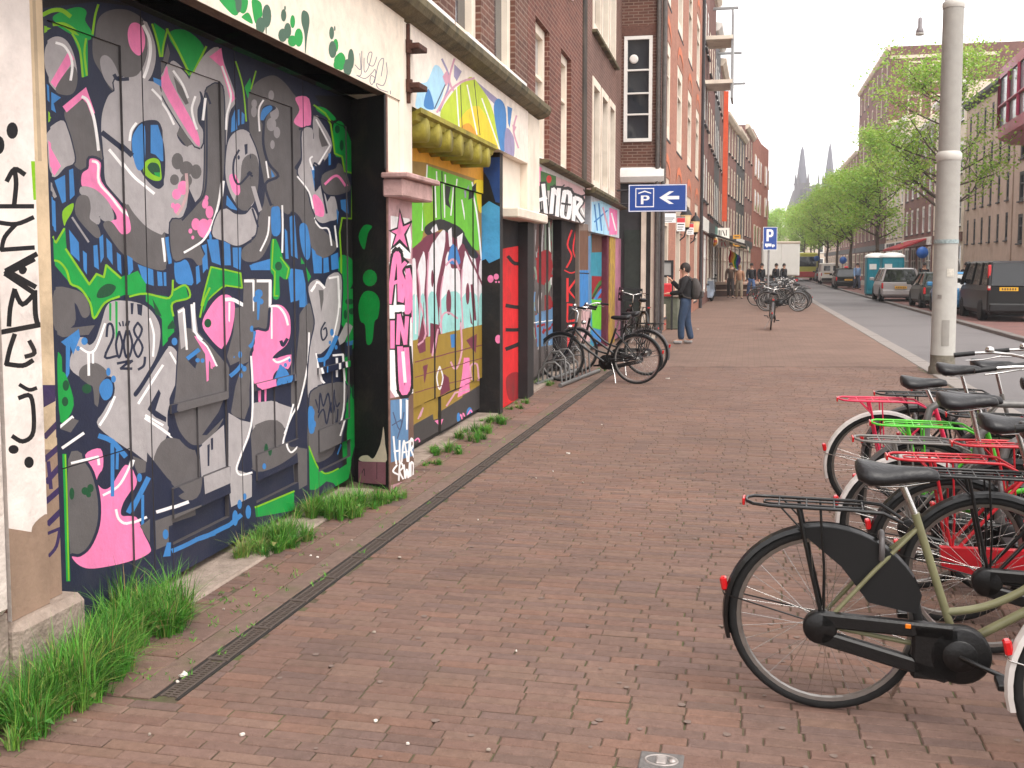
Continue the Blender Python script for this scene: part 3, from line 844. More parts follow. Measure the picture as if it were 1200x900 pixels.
S WH*13 350,428 430,380 480,300 505,235
S WH*14 420,510 435,560 480,585 575,550
S BL*28 330,100 400,130 470,210
S BL*20! 400,150 400,430
S BL*16! 428,180 425,280
S BL*28! 585,335 490,520
S BL*16! 555,430 555,590
S BL@ 537,330,14,24
S DG! 540,600 595,560 595,690
S GR*22! 135,205 142,450 155,900
S LM*8! 140,205 148,450 158,900
S DN@ 175,420,14,34 248,405,20,22 278,390,18,24 268,425,14,16
S WH*18 635,520 700,500 795,465
S DG! 625,570 870,480 875,540 700,600 700,700 630,730
S BL@ 682,645,16,28
S BL! 668,770 690,690 712,690 710,765
S BL*24 722,735 800,700 870,665 947,640
'''  # black top band: dark paint with the soffit's shade painted in
# ================================================================ left-hand facades
M_cream = mat('cream_paint', (232, 218, 200), .6, .06, 5, .15, 60, tint=(150, 126, 104), tscale=1.6, tamt=.4)
M_white = mat('white_paint', (236, 232, 226), .5, .05, 5, .08, 60, tint=(170, 160, 150), tscale=2.5, tamt=.35)
M_plaster = mat('old_plaster', (206, 194, 184), .85, .10, 8, .5, 30, tint=(132, 104, 84), tscale=2.2, tamt=.8)
M_conc = mat('concrete_base', (152, 136, 124), .9, .16, 14, .6, 40, tint=(98, 84, 70), tscale=4, tamt=.7)
M_gutter = mat('weathered_gutter', (104, 94, 70), .85, .25, 9, .4, 50, tint=(52, 50, 38), tscale=5, tamt=.9)
M_black = mat('black_paint', (34, 32, 33), .6, .2, 8, .2, 40)
M_rust = mat('rusty_iron', (78, 48, 38), .85, .3, 30, .4, 80)
M_glass = glassmat('window_glass', (44, 48, 54))
M_curtain = mat('net_curtain', (176, 170, 164), .7, .12, 3)
M_brown = brickmat('brown_brick', (112, 76, 64), (92, 62, 53), (136, 114, 102), FL, .22, .068, .010, .7, var=.2)
M_red = brickmat('red_brick', (118, 72, 60), (96, 58, 50), (140, 110, 98), FL, .22, .068, .010, .7, var=.2)
M_dim = mat('dark_interior', (40, 36, 34), .9)
def wall_open(mb, fr, s0, s1, z0, z1, n, ops, depth=.16):
    """wall sheet at n with openings (a0, a1, b0, b1) and their reveals"""
    S = sorted({s0, s1, *[q for o in ops for q in o[:2]]}); Z = sorted({z0, z1, *[q for o in ops for q in o[2:4]]})
    S = [q for q in S if s0 <= q <= s1]; Z = [q for q in Z if z0 <= q <= z1]
    for i in range(len(S) - 1):
        for j in range(len(Z) - 1):
            cs, cz = (S[i] + S[i + 1]) / 2, (Z[j] + Z[j + 1]) / 2
            if any(o[0] < cs < o[1] and o[2] < cz < o[3] for o in ops): continue
            mb.quad(fr.p(S[i], n, Z[j]), fr.p(S[i + 1], n, Z[j]), fr.p(S[i + 1], n, Z[j + 1]), fr.p(S[i], n, Z[j + 1]))
    for a0, a1, b0, b1 in [o[:4] for o in ops]:
        m = n - depth
        for (p, q) in (((a0, b0), (a0, b1)), ((a0, b1), (a1, b1)), ((a1, b1), (a1, b0)), ((a1, b0), (a0, b0))):
            mb.quad(fr.p(p[0], n, p[1]), fr.p(p[0], m, p[1]), fr.p(q[0], m, q[1]), fr.p(q[0], n, q[1]))
def window(fr, parent, o, n, fw=.07, mw=.04, cols=1, rows=(), m_frame=None, m_glass=None, sill=True, fd=.07, sillm=None, proud=.05, curtain=None):
    """frame with a pane and a sill, set in an opening; n = outer face of the frame"""
    a0, a1, b0, b1 = o[:4]; m_frame = m_frame or M_cream
    mb = MB()
    mb.box((a0, n - fd, b0), (a0 + fw, n, b1), fr=fr); mb.box((a1 - fw, n - fd, b0), (a1, n, b1), fr=fr)
    mb.box((a0 + fw, n - fd, b1 - fw), (a1 - fw, n, b1), fr=fr); mb.box((a0 + fw, n - fd, b0), (a1 - fw, n, b0 + fw), fr=fr)
    for r_ in rows:
        z = b0 + (b1 - b0) * r_; mb.box((a0 + fw, n - fd, z - mw / 2), (a1 - fw, n - .006, z + mw / 2), fr=fr)
    for c in range(1, cols):
        x = a0 + (a1 - a0) * c / cols; mb.box((x - mw / 2, n - fd, b0 + fw), (x + mw / 2, n - .010, b1 - fw), fr=fr)
    w_ = recalc(mb.build('window', m_frame, parent))
    g = MB(); g.quad(fr.p(a0 + fw * .5, n - fd * .7, b0 + fw * .5), fr.p(a1 - fw * .5, n - fd * .7, b0 + fw * .5), fr.p(a1 - fw * .5, n - fd * .7, b1 - fw * .5), fr.p(a0 + fw * .5, n - fd * .7, b1 - fw * .5))
    g.build('pane', m_glass or M_glass, w_)
    if sill:
        sb = MB(); sb.bbox((a0 - .04, n - fd, b0 - .07), (a1 + .04, n + proud + .06, b0 - .002), .012, fr=fr); recalc(sb.build('sill', sillm or M_white, w_))
    return w_
def solid(fr, parent, name, lo, hi, m, c=.012):
    mb = MB(); mb.bbox(lo, hi, c, fr=fr); return recalc(mb.build(name, m, parent))
def plain(fr, parent, name, boxes, m):
    mb = MB()
    for lo, hi in boxes: mb.box(lo, hi, fr=fr)
    return recalc(mb.build(name, m, parent))
def fz(n): return lambda u, v: FL.sz(u, v, n)
def to_face(dep_n): return lambda a, b, d: FL.p(a, dep_n + d, b)
# ---------------------------------------------------------------- warehouse with the mural doors
WH1 = empty('graffiti_warehouse', FL.p(-2, 0, 0), label='old brick warehouse with a wide grey, pink and blue graffiti mural on its doors', cat='building')
# body behind
plain(FL, WH1, 'back_wall', [((-7, -6, 0), (5.14, -.82, 3.6)), ((-7, -6, 3.6), (5.14, -.40, 13))], M_dim)
OPS = [(-5.2, -4.25, 3.86, 6.2), (-3.6, -2.65, 3.86, 6.2), (-2.0, -1.05, 3.86, 6.2), (-.35, .62, 3.86, 6.2), (1.02, 2.0, 3.86, 6.2), (2.72, 3.72, 3.86, 6.2)]
OPS = [(.02, 1.02, 3.86, 6.2), (1.60, 2.62, 3.86, 6.2), (3.24, 4.34, 3.86, 6.2), (-1.55, -.55, 3.86, 6.2), (-3.15, -2.15, 3.86, 6.2)]
mb = MB(); wall_open(mb, FL, -7, 5.12, 3.62, 12.5, -.06, OPS, .17); mb.quad(FL.p(5.12, -.06, 3.62), FL.p(5.12, -.5, 3.62), FL.p(5.12, -.5, 12.5), FL.p(5.12, -.06, 12.5)); mb.build('wall', M_brown, WH1)
for o in OPS: window(FL, WH1, o, -.12, fw=.16, cols=1, rows=(.6,), m_glass=M_glass, proud=.14, fd=.1)
g_ = MB(); prof = [(-.06, 3.585), (.05, 3.60), (.13, 3.64), (.16, 3.69), (.16, 3.745), (.12, 3.77), (-.06, 3.79)]
def extr(mb, fr, prof, s0, s1, seg=1):
    for i in range(seg):
        a, b = s0 + (s1 - s0) * i / seg, s0 + (s1 - s0) * (i + 1) / seg
        for (n0, z0), (n1, z1) in zip(prof, prof[1:]): mb.quad(fr.p(a, n0, z0), fr.p(b, n0, z0), fr.p(b, n1, z1), fr.p(a, n1, z1))
    for s_, fl in ((s0, 1), (s1, 0)):
        P = [fr.p(s_, n, z) for n, z in prof]; mb.add(P[::-1] if fl else P, [tuple(range(len(P)))])
extr(g_, FL, prof, -7, 5.62); g_.build('gutter', M_gutter, WH1)
# mural door: four leaves of stiles, rails and panels
leaves = [(-4.34, -3.29), (-3.28, -2.29), (-2.28, -1.285), (-1.275, -.365)]
pieces = []
for i, (a, b) in enumerate(leaves):
    lf = empty('door_leaf', FL.p(a, -.4, 0) - wloc(WH1), parent=WH1)
    z0, z1 = .05, 2.96; st = .175
    l0, l1 = a + (.32 if i == 0 else st), b - (.09 if i == 3 else st)
    pieces += [('stile', a, l0, z0, z1, 0, lf), ('stile', l1, b, z0, z1, 0, lf), ('top_rail', l0, l1, 2.745, z1, 0, lf)]
    if i == 0:
        pieces += [('panel', l0, l1, .80, 2.745, -.013, lf), ('panel', l0, l1, z0, .795, -.012, lf)]
    else:
        m_ = (l0 + l1) / 2
        pieces += [('panel', l0, l1, .965, 2.745, -.013, lf), ('mid_rail', l0, l1, .92, .965, .012, lf),
                   ('panel', l0, m_ - .018, .52, .92, -.014, lf), ('panel', m_ + .018, l1, .52, .92, -.014, lf), ('muntin', m_ - .018, m_ + .018, .52, .92, -.002, lf),
                   ('lower_rail', l0, l1, .36, .52, .012, lf), ('bottom_panel', l0, l1, .22, .36, -.028, lf), ('bottom_rail', l0, l1, z0, .22, .004, lf)]
DN_ = -.37
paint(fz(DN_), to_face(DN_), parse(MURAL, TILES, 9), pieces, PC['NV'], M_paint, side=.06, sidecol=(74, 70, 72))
plain(FL, WH1, 'door_backing', [((-4.6, -.60, 0), (-.3, -.46, 3.0))], M_black)
solid(FL, WH1, 'threshold', (-4.14, -.62, -.04), (-.62, -.12, .010), M_conc, .01)
# beam with its soffit
BEAM = '''
B DS 205,-10 270,-10 278,60 255,80 225,60
B GR 285,-10 375,-10 370,80 340,120 300,90
B GR 330,140 380,110 415,170 415,210 330,160
B GR 415,-10 490,20 505,90 500,150 450,210 425,130
B DS@ 545,140,40,102 490,225,42,75
B DS! 530,220 546,230 543,300 535,290
B DS@ 693,135,24,55 705,70,8,20 685,310,40,60 728,270,32,70
B GR@ 772,190,22,58 825,330,38,82 770,360,40,50
B DS 850,120 870,90 910,120 920,200 900,330 888,455 880,455 875,300 850,200
B DS@ 1115,290,22,58 1142,250,7,22 
B GR@ 1150,400,24,60 1195,540,44,80 1165,570,35,40
B DS@ 1122,435,34,76 
E DS@ 75,0,32,60 205,140,40,72 235,70,28,92
E GR 90,60 150,10 180,70 165,160 100,140
E DS@ 205,150,38,66
E TG*6 270,120 320,160 312,20
E TG*6 330,0 325,200 285,212
E TG*6 350,60 352,180 385,150 420,20 390,20 380,100 430,130 462,50
E TG*6 290,215 360,240 420,190 445,160 452,210 425,290 402,270 412,215 442,230
E TG*6 440,280 480,100 522,70 500,220
E TG*6 545,100 552,200 520,300 460,285 480,330 560,360
E TG*6 580,348 582,378
A GR 660,-30 700,-40 740,30 720,45
A DS@ 740,10,10,30
'''
PC['DS'] = (66, 98, 78); PC['TG'] = (70, 78, 104)
paint(fz(0), to_face(0), parse(BEAM, TILES), [('beam', -7, -.165, 2.955, 3.60, 0, WH1, (240, 224, 204))], PC['CR'], M_paint, side=.30)
SOFF = '''
B DN 80,360 200,290 330,270 340,330 250,370 90,380
B DN 250,420 400,400 560,420 700,450 740,520 600,560 400,520 260,500
B DN 620,600 800,580 890,630 840,660 700,640
B DN 980,720 1060,640 1150,700 1120,780 1000,790
B GR 180,310 280,280 320,300 240,340
'''
def spx(u, v): q = gp(u, v, 2.955); return FL.at(q.x, q.y)
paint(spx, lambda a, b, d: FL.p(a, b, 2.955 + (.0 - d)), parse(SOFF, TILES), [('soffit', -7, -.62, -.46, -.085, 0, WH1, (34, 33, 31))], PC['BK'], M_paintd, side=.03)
strp = MB(); extr(strp, FL, [(-.085, 2.952), (-.004, 2.9535)], -7, -.17); strp.build('beam_lip', mat('bare_wood', (112, 88, 72), .85, .25, 12, .3, 60, tint=(40, 50, 34), tscale=3, tamt=.9), WH1)
# right-hand jamb, black with green drips
JAMB = '''
J GR@ 618,68,22,26
J GR 583,150 600,112 630,112 648,140 643,190 632,205 625,265 608,272 603,215 588,200
J GR 583,-60 600,-95 625,-92 612,-70 600,-20
V CR 322,412 380,402 430,430 480,340 505,250 520,150 534,300 536,470 320,452
V PJ! 300,455 540,462 540,660 300,640
V BK*4! 462,465 462,610
V BK*5 330,560 350,520 355,580
'''
PC['PJ'] = (150, 98, 112)
FJ = Fr(tuple(FL.p(-.36, -.37, 0))[:2], d=tuple((FL.p(-.61, -.01, 0) - FL.p(-.36, -.37, 0)))[:2])
paint(lambda u, v: FJ.sz(u, v, 0), lambda a, b, d: FJ.p(a, d, b), parse(JAMB, TILES), [('jamb', -.02, (FL.p(-.61, -.01, 0) - FL.p(-.36, -.37, 0)).length, .0, 2.955, 0, WH1, (30, 28, 29))], PC['BK'], M_paintd, side=.0)
solid(FL, WH1, 'jamb_edge', (-.622, -.008, 0), (-.598, .006, 2.95), mat('jamb_edge', (118, 88, 78), .8, .3, 14, .3, 50), .004)
# first pier
PIER1 = '''
A BK@ 38,405,18,26 -2,450,16,28
A BK*15 45,525 50,570 44,635
A BK*15 22,560 45,525 75,540
A BK*14! -5,640 102,640
A BK*14 -5,690 50,695 102,675
A BK*14 50,695 15,735 5,775
A BK*14! 5,775 104,768
A BK*16! 104,805 18,850 100,905
A BK@ 72,836,12,10
D BK*16! 112,-5 20,45 108,95
D BK@ 70,45,12,12
D BK*16 108,110 110,180 118,215
D BK*16! -5,238 122,214
D BK*15 45,105 32,160 28,215
D BK*15 108,115 70,150 46,108
D BK*15 20,335 30,290 45,245
D BK*15 20,335 70,340 100,325
D BK*14 92,265 107,300 80,312
D BK*12 62,400 90,415 112,410
D BK*14 60,440 95,435 105,500 100,555 70,575 40,560
D BK@ 90,640,15,18 42,600,16,14
D CB! -20,838 60,850 120,860 155,870 155,1350 -20,1350
D CB 100,840 150,800 155,880 110,890
A LM! 96,500 108,500 112,620 104,620
'''
PC['CB'] = (146, 122, 104)
paint(fz(-.22), to_face(-.22), parse(PIER1, TILES), [('pier', -4.57, -4.337, .31, 2.955, 0, WH1, (226, 214, 206))], PC['CR'], M_paintd, side=.2)
STRIP = '''
D CB! 130,600 220,600 220,1350 130,1350
D PU! 132,400 172,400 172,450 135,470
D PU*17! 140,560 178,520
D PU*17! 140,630 185,590
D PU*17! 145,700 188,650
D PU*17! 145,760 190,720
D PU*17! 150,830 190,790
D PU*10! 150,860 186,845
D PU*10 186,845 175,900 152,930
D PU*12! 178,470 180,560
D PU*12! 150,640 158,720
A TN! 100,0 110,0 130,500 118,500
'''
paint(fz(-.25), to_face(-.25), parse(STRIP, TILES), [('door_frame', -4.335, -4.215, .31, 2.955, 0, WH1, (206, 182, 150))], PC['TN'], M_paintd, side=.12)
solid(FL, WH1, 'plinth_block', (-4.60, -.5, -.02), (-4.15, -.17, .308), M_conc, .03)
solid(FL, WH1, 'side_wall', (-7, -.6, .36), (-4.615, -.18, 2.953), M_plaster, .03)
plain(FL, WH1, 'side_plinth', [((-7, -.6, -.02), (-4.61, -.21, .358))], M_conc)
solid(FL, WH1, 'drain_strip', (-4.612, -.35, .31), (-4.573, -.232, 2.95), M_rust, .006)
# second pier, capital and pilaster
PIER2 = '''
Q WH! 108,350 190,360 205,520 200,600 110,590
Q RS! 95,300 225,330 225,420 95,400
Q BK! 150,365 172,440 212,420 180,490 200,575 150,528 108,560 128,490 98,470 138,455
Q PK! 151,385 165,452 200,438 170,488 186,548 150,508 120,540 136,488 112,474 142,462
X WH! 95,-130 205,-120 212,480 150,520 95,440
X BR! 92,500 225,470 225,860 92,900
X SB! 108,505 190,495 190,700 215,720 210,760 110,790
Q BK*40 103,800 128,590 148,590 155,800
Q BK*36 175,610 150,650 172,720 160,800
Q BK*38 188,640 205,720 195,840 178,860
Q PK*22 103,800 128,600 146,600 152,790
Q PK*16! 112,715 150,700
Q PK*18 176,618 152,655 172,720 160,795
Q PK*20 188,650 200,720 195,830 180,845
Q PK*18! 186,650 182,845
X BK*34! 117,140 117,265
X BK*34! 142,250 145,110 178,250 182,120
X BK*46 150,260 160,460 190,440 182,270
X PK*20! 117,145 117,262
X PK*18! 142,245 147,115 176,245 184,125
X PK*26 152,265 162,455 188,435 180,270
X WH*14 165,285 175,420
X PK! 205,45 232,40 232,140 205,150
X WH! 150,500 160,500 158,590 152,590
X WH! 178,500 190,505 186,640 180,640
X TG*5 120,560 150,640 170,560
X TG*5 115,620 160,600 140,680
X WH*8 122,672 130,760 135,795
X WH*8 150,690 150,790
X WH*8! 125,740 150,735
X WH*8 160,785 170,690 186,785
X WH*8! 164,745 184,740
X WH*8 195,690 191,785
X WH*8! 180,700 207,690
X WH*8 200,735 215,705 204,680 199,720 216,765
X WH*8 138,802 120,830 142,845
X WH*8 146,872 152,792 166,812 150,832 166,865
X WH*8 170,802 176,862 183,822 191,862 196,792
X WH*8 201,862 202,792 214,802 212,852
'''
paint(fz(0), to_face(0), parse(PIER2, TILES), [('pier', -.595, .0, .0, 2.20, 0, WH1, (184, 140, 146))], PC['RS'], M_paintd, side=.02)
cap = MB(); cap.bbox((-.66, -.02, 2.20), (.12, .14, 2.335), .012, fr=FL); cap.bbox((-.70, -.02, 2.336), (.16, .19, 2.375), .008, fr=FL)
recalc(cap.build('capital', mat('pink_capital', (190, 154, 148), .8, .15, 12, .3, 50, tint=(120, 90, 84), tscale=6, tamt=.7), WH1))
solid(FL, WH1, 'pilaster', (-.585, -.028, 2.376), (-.30, -.005, 2.953), M_cream, .02)
solid(FL, WH1, 'pilaster', (-.285, -.06, 2.376), (-.02, .02, 3.58), M_cream, .03)
solid(FL, WH1, 'iron_strap', (-.632, -.02, 2.40), (-.59, -.002, 2.95), M_black, .008)
br = MB()
for z in (3.08, 3.38): br.bbox((-.20, .0, z - .02), (.02, .13, z + .025), .006, fr=FL); br.tube([FL.p(-.17, .03, z - .05), FL.p(-.17, .03, z + .05)], .035, 8)
br.tube([FL.p(-.17, .03, 2.95), FL.p(-.17, .03, 3.55)], .018, 8)
br.build('iron_bracket', M_rust, WH1)
# second bay: fascia, cornice, door
FASC2 = '''
U PB 165,400 180,340 210,330 240,265 270,285 282,340 250,440 170,440
U BL 196,430 215,360 238,440
U TG*5 285,340 240,440
U LV! 320,260 350,290 330,330 318,310
U LV*8 270,240 300,330 260,450
U LP*8 320,240 300,330 340,400
U LP! 272,310 290,285 304,325 286,350
U LY 262,470 310,380 360,330 400,318 470,430 512,625 440,575 340,525
U YE 335,500 420,430 500,605 400,560
U OR 345,525 380,500 420,560 400,560
U LP*9 250,455 300,372 350,332 400,318
U WH*5 328,352 340,530
U BK*3 345,345 352,530
U WH*5 372,345 412,545
U BK*3 400,325 424,548
U WH*5 432,400 506,612
U LV! 410,330 470,380 520,420 500,440 460,400
U BL 480,430 500,400 528,440 530,560 515,632 490,520
U BL! 535,430 555,440 545,520 538,500
U LV 530,520 562,560 560,640 525,625
U LP*7 572,470 560,530 580,600
U LP! 555,505 572,515 560,545
'''
paint(fz(0), to_face(0), parse(FASC2, TILES), [('fascia', -.015, 4.86, 2.955, 3.60, 0, WH1, (238, 224, 210))], PC['CR'], M_paint, side=.3)
solid(FL, WH1, 'pilaster', (4.87, -.3, 2.36), (5.60, .01, 3.59), M_cream, .02)
co = MB(); M_ycorn = mat('yellow_cornice', (150, 138, 48), .7, .25, 7, .3, 40, tint=(84, 74, 34), tscale=4, tamt=.7)
extr(co, FL, [(.055, 2.955), (.055, 2.915), (.02, 2.90), (.01, 2.86), (-.06, 2.82), (-.10, 2.79), (-.32, 2.77)], .08, 2.85)
for k in range(7):
    s_ = .2 + k * .37; co.lathe([(0, -.16), (.10, -.16), (.10, .16), (0, .16)], 12, Matrix.Translation(FL.p(s_ + .1, -.12, 2.80)) @ Matrix.Rotation(math.atan2(FL.d.y, FL.d.x), 4, 'Z') @ Matrix.Rotation(R(90), 4, 'X'))
co.build('cornice', M_ycorn, WH1)
DOOR2 = '''
Q OR! 180,40 620,180 620,260 540,250 260,160 180,150
Q AP! 150,330 240,320 262,172 470,245 500,300 510,560 470,560 400,440 270,450 240,520 150,600
Q YE 480,240 560,255 575,320 515,390 495,300
Q LM! 250,330 300,320 310,440 270,450
X TQ! 120,-60 560,-60 560,160 120,210
X OC! 120,250 560,150 560,420 470,460 350,540 215,615 120,640
Q MR! 120,620 290,480 420,470 560,640 560,960 120,1000
Q PW 190,660 215,600 222,740 228,960 190,960
Q PW 226,650 258,565 270,640 262,780 270,960 232,960 238,760
Q PW 284,570 345,466 354,520 332,640 312,760 322,960 282,960 276,740
Q PW 344,680 372,565 386,640 416,650 424,740 412,960 338,960 332,780
Q PW 432,650 450,565 482,562 502,700 494,960 438,960 428,760
Q PW 508,660 524,605 540,700 540,960 510,960
Q TQ 192,800 224,770 228,960 190,960
Q TQ 236,790 264,770 270,960 232,960
Q TQ 280,780 312,765 322,960 282,960
Q TQ 334,790 420,760 412,960 338,960
Q TQ 430,780 500,770 494,960 438,960
Q TQ 510,780 540,770 540,960 510,960
Q MR@ 375,800,12,60 462,760,9,50 300,690,6,40
Q LP*6 226,650 238,760 232,950
Q LP*6 284,570 276,740 282,950
Q LP*6 344,680 332,780 338,950
Q LP*6 432,650 428,760 438,950
X OC! 120,250 560,150 560,260 120,360
Q BK 265,455 330,418 420,455 465,520 505,585 480,595 440,535 400,505 340,465 280,492
Q PW! 292,470 312,438 322,470 300,482
Q PW! 372,470 388,455 392,540 378,545
Q PW! 408,500 435,480 430,530 412,560
Q BL 370,605 395,530 424,615 396,625
Q LP*9 362,630 395,602 418,650
Q WH*6! 262,170 248,470
Q WH*6! 305,200 312,410
Q WH*6! 345,215 352,410
Q BK*5! 330,200 335,420
Q WH*6! 400,235 385,400
Q WH*6! 430,330 445,420
Q WH*7 470,250 500,400 520,600
Q BK! 355,260 385,270 375,330 385,370 360,350
Q LV! 440,290 455,260 455,320 445,320
Q BK! 470,270 490,250 485,320 465,330
Q MR*10 480,720 492,880
Q MR*8 455,560 525,720
X MR! 290,150 330,160 310,290 290,290
X MR! 470,80 485,160 475,150
X MR! 455,230 500,200 495,290
X MR! 250,350 280,340 265,430
X MR! 225,260 260,50 270,280 235,290
X LP*8 230,250 270,200 240,60
X LP*8 330,170 345,110 380,105 410,130
X PK! 440,310 470,310 475,465 410,492 430,400
X MR! 340,380 375,400 382,460 330,485
X LP*8 300,300 320,180
X LP*8 385,330 405,360 430,280 425,150
X PW*6 328,350 315,400 328,455 343,400 328,350
X BL! 382,205 405,200 402,262 388,265
X LP*8 480,410 475,350 500,340 510,410 530,400
X LP*8! 360,530 400,470 475,455
X LP*6 240,590 262,540 250,580
X MR*5! 215,330 530,250
X MR*4! 215,400 530,310
X MR*4! 215,470 480,400
X MR*4! 215,540 420,450
X PW*6! 215,-120 218,200
X DKG! 100,620 215,620 350,545 475,465 560,410 560,700 100,900
X OC! 300,520 330,510 330,590 310,595
X PK! 315,600 345,590 335,620
X PK*6 225,690 240,680 245,700 220,720
X PK*6 415,600 425,570 435,600 445,565 455,590
X PK*6 463,590 475,545 480,590 490,560
X BL@ 475,565,14,28 415,585,8,24
X PK*6 463,580 480,550 490,580
'''
PC['DKG'] = (64, 60, 60)
N2 = -.28
pieces = [('lintel', .0, 3.5, 2.50, 2.96, .03, WH1)]
dr2 = empty('door_leaf', FL.p(.2, -.3, 0) - wloc(WH1), parent=WH1)
for k in range(9):
    a = .05 + k * .384; pieces.append(('plank', a, a + .372, .42, 2.49, 0 if k % 2 else .012, dr2))
for k in range(4):
    a = .05 + k * .864; pieces.append(('lower_panel', a, a + .83, .07, .41, -.01 if k % 2 else .012, dr2))
paint(fz(N2), to_face(N2), parse(DOOR2, TILES), pieces, (150, 120, 60), M_paint, side=.05, sidecol=(60, 56, 52))
plain(FL, WH1, 'door_backing', [((-.1, -.6, 0), (3.55, N2 - .045, 2.98))], M_black)
plain(FL, WH1, 'threshold', [((0.02, -.5, -.04), (3.5, -.08, .015))], M_conc)
JAMB2 = '''
Q B2! 480,400 560,335 625,370 637,480 625,590 560,620 545,600 500,620
Q DB! 500,140 650,130 650,350 590,340 560,240
Q PK@ 567,692,14,18 593,682,12,14 592,706,5,5 606,706,5,5
X PK@ 602,225,14,20
'''
PC['B2'] = (74, 150, 200); PC['DB'] = (40, 70, 130)
paint(lambda u, v: FL.nz(u, v, 3.5), lambda a, b, d: FL.p(3.5 - d, a, b), parse(JAMB2, TILES), [('jamb', -.33, -.06, .0, 2.955, 0, WH1, (32, 30, 30))], PC['BK'], M_paintd, flip=True, side=0)
plain(FL, WH1, 'corner_post', [((3.503, -.5, 0), (3.66, -.06, 2.955))], M_black)
REDP = '''
Q BK*16 648,590 680,622 728,612
Q BK*16 640,815 690,822 725,815
X BK*16 640,70 690,78 725,70
X BK*16 640,182 690,182 725,172
X BK*18 640,270 690,250 725,232
Q BK! 600,380 760,400 760,540 640,550 600,560
X DR 640,400 700,380 730,480 700,500 650,500
'''
paint(fz(-.14), to_face(-.14), parse(REDP, TILES), [('red_pier', 3.67, 4.93, .0, 2.36, 0, WH1, (206, 38, 42))], PC['RD'], M_paintd, side=.3)
solid(FL, WH1, 'capital', (3.7, -.3, 2.24), (5.62, .12, 2.355), M_cream, .015)
plain(FL, WH1, 'upper_pier', [((3.67, -.4, 2.36), (4.865, -.10, 2.952))], M_cream)
plain(FL, WH1, 'corner_post', [((4.94, -.4, 0), (5.36, -.02, 2.235))], M_black)
# ---------------------------------------------------------------- second house: red brick, letters on the fascia
H2 = empty('brick_house', FL.p(7.8, 0, 0), label='red brick house with black and white graffiti letters along its shopfront fascia', cat='building', group='brick houses along the left pavement')
plain(FL, H2, 'back_wall', [((5.16, -6, 0), (10.44, -.62, 3)), ((5.16, -6, 3), (10.44, -.42, 13.5))], M_dim)
OP2 = [(5.66, 6.72, 3.14, 4.95), (7.75, 8.75, 3.14, 4.95), (5.72, 6.72, 5.95, 7.9), (7.75, 8.75, 5.95, 7.9), (5.72, 6.72, 8.9, 10.6), (7.75, 8.75, 8.9, 10.6)]
mb = MB(); wall_open(mb, FL, 5.13, 10.44, 3.03, 13.4, -.06, OP2, .2); mb.build('wall', M_red, H2)
for o in OP2: window(FL, H2, o, -.13, fw=.13, cols=1, rows=(.62,), fd=.1, m_glass=M_curtain if o[2] < 4 else M_glass)
FASC3 = '''
Y PK! 100,90 135,110 135,200 100,200
Y FO! 130,120 185,140 190,190 130,190
Y RD@ 160,150,9,14
Y RS! 185,140 300,190 300,260 185,200
Y BK*5.6 282,187 290,202 273,210
Y WH*3.1 262,218 271,239 275,246
Y LG*5.9 208,246 213,258 218,275
Y BK*3.3 216,264 223,276 207,297
Y BK*3.1 146,272 146,289 145,303
Y BK*4.4 278,286 266,307 265,318
Y BK*5.8 200,235 195,255 205,258
Y BK*5.1 260,248 267,261 269,287
Y BK*4.5 261,227 250,235 249,251
Y BK*4.6 140,235 138,252 134,264
Y BK*4.4 243,222 230,234 253,251
Y BK*5.4 175,222 168,235 184,253
Y LG*4.5 140,173 143,183 143,202
Y LG*4.3 144,279 141,297 131,307
Y BK*3.7 181,173 178,184 176,196
Y WH*3.8 270,247 278,262 282,273
Y WH*4.9 155,205 151,214 160,244
Y BK*5.0 214,170 201,186 214,194
Y LG*4.0 200,213 200,226 205,241
Y LG*3.3 242,252 236,272 231,280
Y LG*3.5 170,258 177,277 179,289
Y LG*4.3 272,217 270,235 267,254
Y LG*5.8 200,268 187,278 207,304
Y BK*4.0 128,260 131,279 115,292
Y WH*6.0 120,231 106,241 128,269
Y LG*3.2 171,210 175,222 158,234
Y BK*24 118,180 122,265
Y BK*24 140,165 150,280
Y BK*24! 170,270 175,180 195,200
Y BK*24 195,180 188,285
Y BK*26 215,190 205,280 230,290 235,200 215,190
Y BK*22 250,210 245,300
Y BK*24 250,210 275,225 255,260 280,300
Y WH*14 117,180 121,262
Y WH*14 140,170 150,275
Y WH*12! 120,225 150,215
Y WH*14! 168,268 175,185 192,205
Y WH*14 195,185 188,280
Y WH*15 215,195 206,275 228,284 234,205 215,195
Y WH*13 250,215 246,295
Y WH*14 252,215 273,228 256,260 278,298
Y BK*7! 205,235 235,240
Y BK*14 65,150 95,140 100,210 75,240 62,190
Y WH*6 80,160 85,220
'''
paint(fz(0), to_face(0), parse(FASC3, TILES), [('fascia', 5.61, 10.0, 2.40, 3.04, 0, H2, (196, 190, 186))], PC['PW'], M_paint, side=.3)
led = MB(); extr(led, FL, [(-.06, 3.02), (.12, 3.045), (.14, 3.075), (-.06, 3.11)], 5.63, 10.2); led.build('ledge', M_gutter, H2)
